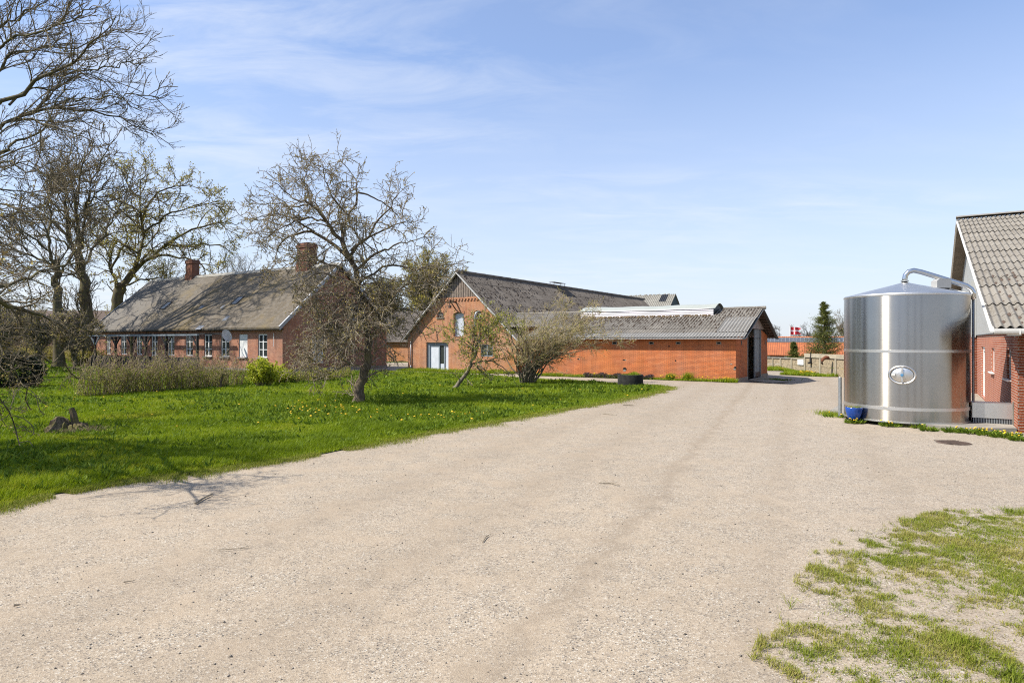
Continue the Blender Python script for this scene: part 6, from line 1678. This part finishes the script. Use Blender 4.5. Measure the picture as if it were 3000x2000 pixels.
v, f = blades(np.cos(a)*r, np.sin(a)*r, np.full(n,.30), rng.uniform(.02,.06,n)*np.where(k,1,1.3), np.full(n,.006), .8)
npmesh('moss_tuft', v, f, M['grass_dry'], pot, k=3, attr=np.tile(np.where(k, rng.uniform(0,.7,n), 1.0), 3))
tb = gp(1852, 1131)
tub = thing('concrete_tub', 'low black mossy concrete ring with grass growing inside, at the lawn edge', 'planter', tb+Vector((0,.45,0)))
m = MB(); m.lathe([(.60,-.05),(.605,.2),(.61,.5),(.60,.53),(.52,.53),(.51,.45),(.5,.3)], 40, jit=.006); m.build('ring', M['concrete_dk'], tub, smooth=True)
m = MB(); m.lathe([(.505,.44),(.2,.46),(.001,.46)], 20); m.build('soil', M['lawn'], tub)
n = 900; a = rng.uniform(0, 2*np.pi, n); r = .47*np.sqrt(rng.uniform(size=n)); c_x = np.cos(a)*r
v, f = blades(c_x, np.sin(a)*r, np.full(n,.45), rng.uniform(.06,.14,n)+.14*np.exp(-((c_x-.15)/.18)**2), np.full(n,.014), .5)
npmesh('grass_tuft', v, f, M['grass'], tub, k=3, attr=np.tile(rng.uniform(.1,.8,n), 3))
dr = gp(2793, 1297); m = MB(); m.lathe([(.001,.012),(.29,.012),(.305,.012),(.315,.004)], 28); 
for i in range(6): m.box(-.23,-.25+i*.1,.012,.23,-.21+i*.1,.018)
o = m.build('drain_cover', M['rust_dk'], loc=dr); tag(o, 'flat rusty iron drain cover in the asphalt before the house', 'drain cover')

# ---- tree stump
so = gp(205, 1262)
stp = thing('tree_stump', 'rotten low tree stump with one upright splinter on the lawn', 'stump', so)
m = MB(); k = 40; ring = []
for (r_, zf_) in ((.50,-.05),(.43,.25),(.37,.6),(.34,.92),(.27,1.0),(.15,.93)):
    rg = []
    for j in range(k):
        a = 2*math.pi*j/k; top = .16 + .17*max(0, -math.cos(a-.25))**.7 + .035*math.sin(j*2.3) + R.uniform(-.025,.025)
        q = r_*(1+.10*math.sin(j*1.9)+.07*math.sin(j*3.7+1)+R.uniform(-.05,.05)) + (.10 if zf_ < .3 else 0)*abs(math.sin(a*2.5))
        rg.append((math.cos(a)*q, math.sin(a)*q*.85, top*zf_))
    ring.append(rg)
for i in range(5):
    for j in range(k): m.face([ring[i][j], ring[i][(j+1) % k], ring[i+1][(j+1) % k], ring[i+1][j]])
for j in range(k): m.face([ring[5][j], ring[5][(j+1) % k], (-.02,.0,.17)])
m.build('stump', M['wood_old'], stp)
m = MB(); m.tube([(.10,.03,-.02),(.09,.04,.22),(.05,.05,.40),(.0,.05,.54)], [.13,.085,.075,.06], 9); o = m.build('splinter', M['wood_old'], stp)
n = 5200; a = rng.uniform(0, 2*np.pi, n); r = .22+np.abs(rng.normal(0,.28,n)); px_ = np.cos(a)*r+.2; py_ = np.sin(a)*r*.7-.12
v, f = blades(px_, py_, np.full(n,.0), rng.uniform(.03,.16,n), np.full(n,.007), 1.0)
o = npmesh('dry_grass', v, f, M['drygrass'], stp, k=3, attr=np.tile(rng.uniform(size=n), 3)); o['kind'] = 'stuff'

# ------------------------------------------------------------------ background right: fence, tiled building, flag, conifers
fpx = [(2228,51.5),(2265,50.8),(2288.8,50.0),(2321,48.6),(2360,46.9),(2405.4,44.8),(2451,42.8),(2505,40.6),(2560,38.8)]
fps = [Vector(((x_-1500)*Y_/F, Y_, 0)) for x_, Y_ in fpx]
fen = thing('concrete_fence', 'low concrete post fence with pebbled panels across the yard', 'fence', fps[4])
for i, p_ in enumerate(fps):
    q = p_-fps[4]; top = .82 if i < 4 else .98
    m = MB(); m.box(q.x-.09, q.y-.09, -.5, q.x+.09, q.y+.09, top); m.build('post', M['fencepost'], fen)
for i in range(len(fps)-1):
    a, b = fps[i]-fps[4], fps[i+1]-fps[4]; d_ = (b-a).normalized(); a2, b2 = a+d_*.09, b-d_*.09; top = .78 if i < 4 else .94
    for z0, z1 in ((-.4,.33),(.35,top)):
        m = MB(); m.bar(Vector((a2.x,a2.y,(z0+z1)/2)), Vector((b2.x,b2.y,(z0+z1)/2)), .06, z1-z0); m.build('panel', M['pebble'], fen)
    m = MB(); z_ = top+.06
    m.bar(Vector((a.x,a.y,z_)), Vector((b.x,b.y,z_)), .2, .08)
    if i >= 4: m.bar(Vector((a.x,a.y+.1,z_+.14)), Vector((b.x,b.y+.1,z_+.14)), .12, .2)
    m.build('coping', M['fencepost'] if i >= 3 else M['concrete'], fen)
def on_fence(px):
    for i in range(len(fpx)-1):
        if fpx[i][0] <= px <= fpx[i+1][0]:
            t = (px-fpx[i][0])/(fpx[i+1][0]-fpx[i][0]); Y_ = fpx[i][1]+(fpx[i+1][1]-fpx[i][1])*t
            d_ = (fps[i+1]-fps[i]).normalized(); return Vector(((px-1500)*Y_/F, Y_, 0)), d_
p_, d_ = on_fence(2349); nrm_f = Vector((d_.y, -d_.x, 0)); nrm_f = nrm_f if nrm_f.y < 0 or nrm_f.x < 0 else -nrm_f
if nrm_f.dot(-p_) < 0: nrm_f = -nrm_f
zz0, zz1 = at(2349,1068.5,p_.y).z, at(2349,1053,p_.y).z
sg = thing('sign_board', 'white board with faint grey marks hung on the pebbled fence', 'sign', p_+nrm_f*.1)
wv = (at(2357.8,0,p_.y).x-at(2340,0,p_.y).x)/max(.2, abs(d_.x - d_.y*p_.x/p_.y))*.98
m = MB(); m.bar(-d_*wv/2+Vector((0,0,(zz0+zz1)/2)), d_*wv/2+Vector((0,0,(zz0+zz1)/2)), .02, zz1-zz0); m.build('board', M['white'], sg)
m = MB(); zm_ = (zz0+zz1)/2+.03
for s in (-1, 1):
    cx = d_*(s*wv*.2) + nrm_f*.014
    for k_ in (-1, 1): m.bar(cx+d_*(k_*wv*.11)+Vector((0,0,zm_-.1)), cx+Vector((0,0,zm_+.12)), .008, .022)
m.build('faint_marks', M['faint'], sg)
p_, d_ = on_fence(2379)
ln_ = thing('hand_pump', 'small black iron pump fixed on the fence right of the white board', 'pump', p_+nrm_f*.12)
m = MB(); m.tube([(0,0,.62),(0,0,1.05)], [.07,.05], 10); m.box(-.16,-.1,.52,.16,.1,.64); m.tube([(0,0,1.05),(0,0,1.32)], .025, 8); m.build('body', M['black'], ln_)
m = MB(); m.tube([(.02,0,1.3),(.12,-.05,1.1),(.16,-.05,.7)], .018, 6); m.build('handle', M['black'], ln_)
m = MB(); m.tube([(.1,0,.52),(.16,-.02,.25),(.14,0,-.2)], .012, 5); m.build('hose', M['black'], ln_)
p_, d_ = on_fence(2418)
ra = thing('rusty_arm', 'bent rusty red iron arm hooked over the fence top', 'iron arm', p_+nrm_f*.15)
pts = [at(2407,1058,p_.y-1.1),at(2413,1050,p_.y-1.1),at(2420,1046,p_.y-1.1),at(2426,1046.5,p_.y-1.1),at(2428,1051,p_.y-1.1)]
m = MB(); m.tube([q-p_-nrm_f*.15 for q in pts], [.09,.11,.11,.10,.08], 10); m.build('arm', M['rust'], ra)
m = MB(); m.tube([q-p_-nrm_f*.15 for q in (at(2428,1050,p_.y-1.1),at(2438,1052,p_.y-1.1),at(2448,1056,p_.y-1.1))], .022, 6); m.tube([q-p_-nrm_f*.15 for q in (at(2406,1060,p_.y-1.1),at(2411,1068,p_.y-1.1))], [.08,.03], 7); m.build('rod', M['rust_dk'], ra)

# tiled building, square to the line of sight
YB = 75.0; TX = (2360-1500)*YB/F; TA = math.atan2(860, F); CT = math.cos(TA)
def tx_(px): return (px-2360)*YB*CT/F
tbx0, tbx1 = tx_(2110), tx_(2650)
ez = H+(HY-1040)*YB/F; rzz = H+(HY-985)*(YB+4.2*CT)/F
til = thing('tiled_house', 'long low building with orange tiled roof and a strip of roof windows', 'house', (TX, YB, -2), -TA); TBO = (0, 0, -2)
m = MB(); m.box(tbx0, .4, -2.1, tbx1, 8, ez+.05); m.build('wall', M['white'], til, TBO)
m = MB(); L_ = math.hypot(4.2, rzz-ez)
m.face([(tbx0-.3,0,ez),(tbx1+.3,0,ez),(tbx1+.3,4.2,rzz),(tbx0-.3,4.2,rzz)], uv=[(0,0),(tbx1-tbx0,0),(tbx1-tbx0,L_),(0,L_)])
m.face([(tbx0-.3,8.4,ez),(tbx1+.3,8.4,ez),(tbx1+.3,4.2,rzz),(tbx0-.3,4.2,rzz)]); m.face([(tbx0-.3,0,ez-.10),(tbx1+.3,0,ez-.10),(tbx1+.3,0,ez),(tbx0-.3,0,ez)])
trf = m.build('roof', M['tile'], til, TBO)
m = MB(); m.box(tbx0-.3, .02, ez-.08, tbx1+.3, .3, ez-.03); m.build('eave_board', M['trim'], til, TBO)
def on_roof(py):
    lo, hi = 0., 4.2
    for _ in range(40):
        mid = (lo+hi)/2; z_ = ez+(rzz-ez)*mid/4.2; y_ = HY-(z_-H)*F/(YB+mid*CT)
        if y_ > py: lo = mid
        else: hi = mid
    return lo
s0, s1 = on_roof(1002.5), on_roof(990.5)
def rp(x_, s, o=.06): return (x_, s-o*.45, ez+(rzz-ez)*s/4.2+o)
x0b = tx_(2206); pw = 11.6*YB*CT/F; nb = 36
wb = MB()
for sss in (s0, s1): wb.bar(rp(x0b, sss), rp(x0b+nb*pw, sss), .04, .05)
for i in range(nb+1): wb.bar(rp(x0b+i*pw, s0), rp(x0b+i*pw, s1), .045, .03)
wbo = wb.build('window_strip', M['zinc'], trf, TBO)
for i in range(nb):
    m = MB(); m.face([rp(x0b+i*pw+.03,s0,.04), rp(x0b+(i+1)*pw-.03,s0,.04), rp(x0b+(i+1)*pw-.03,s1,.04), rp(x0b+i*pw+.03,s1,.04)])
    m.build('pane', M['glassblue'], wbo, TBO)
m = MB(); xx_ = tx_(2274); m.box(xx_-.75, .36, ez-.6, xx_+.75, .395, ez-.1); m.build('window', M['rust_dk'], til, TBO)

# flag
fb_ = at(2315, 998, 84); fb_.z = -2
fl = thing('flagpole', 'white flagpole with a red and white cross flag above the tiled roof', 'flagpole', fb_)
zt_ = at(2315,955,84).z+2
m = MB(); m.tube([(0,0,0),(0,0,zt_)], [.075,.05], 10); m.lathe([(.001,zt_),(.07,zt_+.04),(.07,zt_+.09),(.001,zt_+.13)], 10); m.build('pole', M['white'], fl)
m = MB(); fh_ = 1.02; fl_ = 1.42; nx, nz_ = 46, 17
def fp_(i, j):
    s = i/nx; t = j/nz_
    x_ = .06+s*fl_*(.93); y_ = .10*math.sin(s*9+t*1.2)*s**.5; z_ = zt_-.08-fh_*(1-t)-.22*s**1.6*(t-.15) - .03*math.sin(s*7)
    return (x_, y_, z_)
for i in range(nx):
    for j in range(nz_):
        s = (i+.5)/nx; t = (j+.5)/nz_
        if s > .74 and abs(t-.5) < (s-.74)/.26*.42: continue
        mi = 1 if (abs(t-.5) < .075 or abs(s-.36) < .055) else 0
        m.face([fp_(i,j), fp_(i+1,j), fp_(i+1,j+1), fp_(i,j+1)], m=mi)
m.build('flag', [M['red'], M['flagwhite']], fl)

def conifer(name, label, px, ytop, ybase, Y, width, n_wh, seed, open_=.0):
    base = at(px, ybase, Y); top = at(px, ytop, Y); zb_ = -1.6; hgt = top.z-zb_
    root = thing(name, label, 'conifer', (base.x, Y, zb_))
    m = MB(); m.tube([(0,0,0),(.03,0,hgt*.5),(.05,0,hgt*.98)], [hgt*.022,hgt*.014,.01], 8); m.build('trunk', M['bark_dark'], root)
    rr = np.random.default_rng(seed)
    P = []; D = []
    br = []
    for i in range(n_wh):
        t = (i+rr.uniform(0,.8))/n_wh; z = hgt*(.10+.9*t)
        rad_ = width/2*(1-t)**.85*rr.uniform(.55, 1.12)+.06
        for k in range(6):
            a = rr.uniform(0, 2*np.pi); q = rad_*rr.uniform(.45, 1.15)
            br.append(((0,0,z), (np.cos(a)*q, np.sin(a)*q, z + q*rr.uniform(.05,.55)-.08*q)))
    A = Acc(); V0 = np.array([b[0] for b in br], float); V1 = np.array([b[1] for b in br], float)
    Pm = np.stack([V0, (V0+V1)/2 - np.array([0,0,.05]), V1], 1); A.add(tubes(Pm, np.repeat(np.array([[.03,.02,.008]]), len(br), 0), 3)); A.build('branches', M['bark_dark'], root, None)
    n = int(len(br)*105); bi = rr.integers(0, len(br), n); t = rr.uniform(.18, 1.05, n)[:, None]
    c = V0[bi]*(1-t) + V1[bi]*t; dr_ = nrm(V1[bi]-V0[bi])
    L_ = np.linalg.norm(V1-V0, axis=1)[bi]
    c = c + rr.normal(size=(n,3))*np.array([1,1,.7])*(.10*L_*t[:,0]**.5+.05)[:, None]
    d = nrm(dr_ + rr.normal(size=(n,3))*.6 + np.array([0,0,.25]))
    v, f = leafquads(c, d, rr.uniform(.10,.22,n), rr.uniform(.022,.04,n))
    npmesh('needles', v, f, M['needle'], root, k=4, attr=rr.uniform(size=n))
conifer('spruce_tree', 'tall ragged conifer standing behind the fence beside the milk tank', 2414, 887, 1050, 58, 5.7, 40, 3)
conifer('spruce_tree', 'small young conifer behind the fence below the flag', 2325, 1005, 1052, 57, 1.7, 22, 4)

# ------------------------------------------------------------------ dandelions and small ground plants
def dand_mesh(h=.1, r=.02):
    m = MB(); m.tube([(0,0,-.02),(.006,0,h*.5),(0,.004,h)], .003, 4, m=1)
    m.lathe([(.002,h-.012),(r*.8,h-.004),(r,h+.004),(r*.6,h+.012),(.001,h+.014)], 9, m=0)
    return m
_dm = {}
def dandelion(p, label, group, h=.1, r=.022):
    key = (round(h,2), round(r,3))
    if key not in _dm:
        o = dand_mesh(h, r).build('dandelion', [M['dand'], M['stem']]); _dm[key] = o.data
    else:
        o = bpy.data.objects.new('dandelion', _dm[key]); C.objects.link(o)
    o.location = p; o.rotation_euler = (R.uniform(-.25,.25), R.uniform(-.25,.25), R.uniform(0,6)); s = R.uniform(.8,1.2); o.scale = (s,s,s)
    tag(o, label, 'dandelion', group); return o
for i in range(46):
    px, py = R.gauss(955, 75), R.gauss(1207, 14)
    dandelion(gp(px, py), 'yellow dandelion in the patch on the lawn left of the cherry trunk', 'dandelions left of the cherry trunk', .12, .03)
for i in range(24):
    px = R.uniform(1080, 1420); py = 1225 + (px-1080)*.01 + R.gauss(0, 9)
    dandelion(gp(px, py), 'yellow dandelion on the lawn right of the cherry trunk near the driveway', 'dandelions right of the cherry trunk', .12, .03)
for px, py in ((135,1203),(215,1181),(220,1175),(302,1171),(355,1172),(303,1214),(460,1156),(365,1201),(644,1149),(447,1227),(1410,1135),(1290,1135),(1530,1148),(1895,1147),(1880,1150),(1830,1163),(1840,1169),(590,1200),(700,1195),(760,1250),(520,1260),(1560,1195),(1640,1180),(1700,1150),(1250,1180),(1180,1160)):
    dandelion(gp(px, py), 'single yellow dandelion out on the open lawn', 'scattered lawn dandelions', .12, .03)
for i in range(85):
    u = R.choice((R.uniform(-20.4,-14.5), R.uniform(-12.2,-8.3), R.uniform(-12.2,-8.3))); v = R.uniform(34.35, 34.85)
    dandelion(W(u, v, .03), 'yellow dandelion in the strip along the orange brick wall', 'dandelions along the shed wall', R.uniform(.16,.24), .034)
for i in range(14):
    dandelion(W(R.uniform(-31,-23), R.uniform(34.9,36), .02), 'yellow dandelion in the rough grass under the barn gable', 'dandelions under the barn gable', .18, .034)
for i in range(90):
    px = R.uniform(2345, 2490); py = R.uniform(1088, 1102) if px > 2375 else R.uniform(1096,1102)
    p = gpz(px, py); dandelion(Vector((p.x, p.y, p.z)), 'yellow dandelion in the verge before the concrete fence', 'dandelions before the fence', .25, .06)
for i in range(12):
    p = gpz(R.uniform(2252, 2300), R.uniform(1081, 1087)); dandelion(p, 'yellow dandelion by the left end of the fence verge', 'dandelions at the left fence end', .16, .04)

def rosette(name, label, p, rad_, n_leaf, flowers, cat='dandelion plant', hgt=.12, group=None, mat=None):
    root = thing(name, label, cat, p, group=group)
    a = rng.uniform(0, 2*np.pi, n_leaf); r = rad_*np.sqrt(rng.uniform(size=n_leaf)); c = np.stack([np.cos(a)*r, np.sin(a)*r*.6, np.full(n_leaf, .0)], 1)
    d = nrm(np.stack([np.cos(a)*.7, np.sin(a)*.7, rng.uniform(.4,1.3,n_leaf)], 1) + rvec(n_leaf)*.35)
    v, f = leafquads(c, d, rng.uniform(.09,.17,n_leaf), rng.uniform(.03,.055,n_leaf)); npmesh('leaves', v, f, mat or M['herb'], root, k=4, attr=rng.uniform(size=n_leaf))
    for i in range(flowers):
        o = bpy.data.objects.new('flower', _dm.setdefault('fl', None) or dand_mesh(hgt, .024).build('flower', [M['dand'], M['stem']]).data) if False else None
        m = dand_mesh(R.uniform(.8,1.3)*hgt, .024)
        o = m.build('flower', [M['dand'], M['stem']], root); o.location = (R.uniform(-rad_,rad_)*.8, R.uniform(-rad_,rad_)*.45, 0); o.rotation_euler = (R.uniform(-.3,.3), R.uniform(-.3,.3), 0)
    return root
for px, py, r_, nl, nf, lab in ((2502,1240,.26,150,7,'flowering dandelion plant at the kerb before the blue pot'), (2610,1249,.30,170,6,'flowering dandelion plant at the kerb before the tank front'), (2690,1254,.14,60,0,'small leafy weed at the kerb right of the tank front'),
                               (2720,1262,.2,90,1,'low dandelion plant at the kerb before the tank foot'), (2790,1266,.24,120,2,'dandelion plant at the kerb left of the cooling unit'), (2842,1269,.3,170,7,'flowering dandelion plant at the kerb before the cooling unit'),
                               (2895,1275,.3,170,6,'flowering dandelion plant left of the house corner'), (2950,1282,.34,190,7,'large flowering dandelion plant before the house corner'), (2990,1290,.3,170,4,'dandelion plant cut by the right picture edge')):
    rosette('dandelion_plant', lab, gp(px, py), r_*.78, int(nl*.8), nf, group='dandelion plants along the tank kerb')
rosette('grass_tuft', 'green tuft with dandelion left of the grey steel post', gp(2440,1222), .3, 40, 2, 'grass tuft')
n = 900; p0 = gp(2437, 1216)
v, f = blades(p0.x+rng.normal(0,.16,n), p0.y+rng.normal(0,.3,n), np.zeros(n), rng.uniform(.05,.16,n), np.full(n,.008), .7)
o = npmesh('kerb_grass', v, f, M['grass'], k=3, attr=np.tile(rng.uniform(0,1,n), 3)); tag(o, 'grass growing at the kerb by the grey steel post', 'grass', kind='stuff')
n = 2600; t = rng.uniform(size=n); e0, e1, e2 = gp(2480,1228), gp(2700,1256), gp(2985,1276)
pts_ = np.where(t[:,None] < .45, np.array(e0)+(np.array(e1)-np.array(e0))*(t/.45)[:,None], np.array(e1)+(np.array(e2)-np.array(e1))*((t-.45)/.55)[:,None])
kk = vnoise(pts_[:,0], pts_[:,1], 2.4, 41) > .78; pts_ = pts_[kk]; n = len(pts_)
v, f = blades(pts_[:,0]+rng.normal(0,.03,n), pts_[:,1]+rng.normal(-.03,.05,n), np.zeros(n), rng.uniform(.03,.1,n), np.full(n,.007), .9)
o = npmesh('kerb_grass', v, f, M['grass_dry'], k=3, attr=np.tile(rng.uniform(.2,1,n), 3)); tag(o, 'dry grass sprouting along the tank kerb', 'grass', kind='stuff')
# purple dead-nettle and tall tufts along the shed wall
n = 5200; u = rng.uniform(-16.8, -12.6, n); vv = rng.uniform(34.3, 34.85, n); base = np.array([W(a, b, .02) for a, b in zip(u, vv)])
base[:, 2] += rng.uniform(0, .26, n)*(.5+.5*np.sin(u*3.1)**2)
v, f = leafquads(base, nrm(rvec(n)+np.array([0,0,.8])), rng.uniform(.04,.08,n), rng.uniform(.03,.05,n))
o = npmesh('dead_nettle', v, f, M['purple'], k=4, attr=rng.uniform(size=n)); tag(o, 'patch of purple dead-nettle along the shed wall behind the concrete ring', 'weeds', kind='stuff')
for px, hh, lab in ((1962,.42,'green grass tuft by the shed wall right of the concrete ring'), (2012,.5,'tallest grass tuft by the shed wall')):
    uu_ = u_at(px, 34.6); p0 = W(uu_, 34.6); n = 420
    v, f = blades(rng.normal(0,.13,n), rng.normal(0,.08,n), np.zeros(n), hh*rng.uniform(.5,1.1,n), np.full(n,.016), .5)
    o = npmesh('grass_tuft', v, f, M['grass'], k=3, attr=np.tile(rng.uniform(.1,.8,n), 3)); o.location = p0; tag(o, lab, 'grass tuft')
p0 = gpz(2272, 1115); n = 260
v, f = leafquads(np.c_[rng.normal(0,.45,n), rng.normal(0,.14,n), np.zeros(n)], nrm(rvec(n)*np.array([1,1,.5])+np.array([0,0,.8])), rng.uniform(.1,.2,n), rng.uniform(.04,.07,n))
o = npmesh('weed_clump', v, f, M['herb'], k=4, attr=rng.uniform(size=n)); o.location = p0; tag(o, 'dark weed clump in the shade at the rear corner of the shed', 'weeds')
# ramp at the shed door
m = MB(); rp_ = []
for (u, v, z) in ((S1_+.16,37.4,-.06),(S1_+.16,41.4,-.06),(S1_+1.5,41.6,-.24),(S1_+1.9,39.2,-.17),(S1_+1.5,36.9,-.12)): rp_.append(W(u, v, z))
m.face(rp_); o = m.build('ramp', M['asphalt']); tag(o, kind='structure')

# ------------------------------------------------------------------ loose twigs, stones
def twig(pts, r, label):
    P = [gp(*q) for q in pts]; c_ = P[0]
    m = MB(); q = [p_-c_+Vector((0,0,r+.004+R.uniform(0,.012))) for p_ in P]; m.tube(q, [r]*(len(q)-1)+[r*.5], 5)
    if len(q) > 2: m.tube([q[1], q[1]+(q[2]-q[1])*.4+Vector((.05,.06,.01))], [r*.7, r*.4], 4)
    o = m.build('twig', M['twig_cherry'], loc=c_); tag(o, label, 'twig', 'twigs fallen on the driveway')
for pts, r, lab in (([(572,1478),(598,1462),(622,1450)], .014, 'forked dark twig on the driveway below the lawn edge'), ([(1754,1416),(1790,1418),(1815,1425)], .008, 'thin twig lying mid-driveway left of the sand track'), ([(1826,1188),(1858,1189)], .022, 'short pale stick on the driveway near the lawn tip'),
                    ([(1414,1590),(1425,1574),(1432,1570)], .006, 'tiny bent twig in the middle of the driveway'), ([(2330,1706),(2350,1716),(2376,1727)], .006, 'thin twig at the left edge of the sandy verge'), ([(362,1709),(395,1704)], .006, 'small twig on the lower left driveway'),
                    ([(640,1615),(700,1611),(730,1608)], .004, 'long thin twig on the left driveway'), ([(2832,1541),(2850,1517),(2880,1528)], .006, 'curled twig at the top of the sandy verge'), ([(2590,1640),(2640,1622),(2690,1624)], .005, 'thin root-like twig across the sandy verge'), ([(40,1780),(60,1776)], .01, 'short dark stick at the lower left corner'), ([(1766,1213),(1800,1217)], .012, 'short stick near the lawn edge at the driveway')):
    twig(pts, r, lab)
n = 3000
yy = 3.6 + 22*rng.uniform(size=n)**1.8; xx = rng.uniform(-1, 1, n)*.82*yy
k = ~inpoly(lawnP, xx, yy); xx, yy = xx[k], yy[k]; n = len(xx)
s = rng.gamma(2.2, .0028, n)+.004; s = np.minimum(s*.75, .016)*np.maximum(1, yy/9)**.5
oc = np.array([(1,0,0),(0,1,0),(-1,0,0),(0,-1,0),(0,0,.8),(0,0,-.5)])
V_ = (oc[None]*(1+rng.normal(0,.2,(n,6,1)))*s[:,None,None]); ca = rng.uniform(0,6.28,n)
V_ = np.stack([V_[...,0]*np.cos(ca)[:,None]-V_[...,1]*np.sin(ca)[:,None]*.7, V_[...,0]*np.sin(ca)[:,None]+V_[...,1]*np.cos(ca)[:,None]*.7, V_[...,2]], -1) + np.stack([xx,yy,gz(xx,yy)+s*.3],1)[:,None]
ff = np.array([(0,1,4),(1,2,4),(2,3,4),(3,0,4),(1,0,5),(2,1,5),(3,2,5),(0,3,5)]); Fq = (ff[None]+np.arange(n)[:,None,None]*6).reshape(-1,3)
o = npmesh('gravel', V_.reshape(-1,3), Fq, M['stone'], k=3, smooth=True); tag(o, 'loose grit and small stones scattered over the driveway', 'gravel', kind='stuff')

# ------------------------------------------------------------------ albedo calibration for the chosen exposure
AL = {'pale_grey_door': 1.05, 'chipped_asphalt': .73, 'orange_brick': .92, 'weathered_orange_brick': .90, 'old_red_brick': 1.0, 'red_brick_white_joints': .78, 'sandy_verge': .72, 'white_paint': .85, 'weathered_white': .8, 'white_corrugated': .72, 'flag_white': .9, 'flag_red': .9, 'dandelion_yellow': .95, 'grp_sheet': .72}
VEG = {'grass_blades': .80, 'dry_short_grass': .80, 'broad_leaves': .75, 'tan_twigs': .95, 'cherry_twigs': .9, 'dark_twigs': .85, 'raspberry_cane': .9, 'young_olive_leaves': 1.1, 'bronze_buds': .8, 'brown_buds': .85, 'fresh_leaves': 1.0, 'lime_leaves': 1.15, 'needles': .8, 'far_twigs': .9, 'pale_bark': .85}
for m_ in list(bpy.data.materials):
    if not m_.node_tree or 'stainless' in m_.name or 'glass' in m_.name: continue
    nt = m_.node_tree; k = AL.get(m_.name, VEG.get(m_.name, .66))
    for nd in list(nt.nodes):
        sk = None
        if nd.type == 'BSDF_PRINCIPLED': sk = nd.inputs['Base Color']
        elif nd.type == 'BSDF_TRANSLUCENT': sk = nd.inputs[0]
        if sk is None: continue
        if sk.is_linked:
            src = sk.links[0].from_socket; L(nt, mixc(nt, 1.0, src, g1(k), 'MULTIPLY'), sk)
        else:
            c = sk.default_value; sk.default_value = (c[0]*k, c[1]*k, c[2]*k, 1)
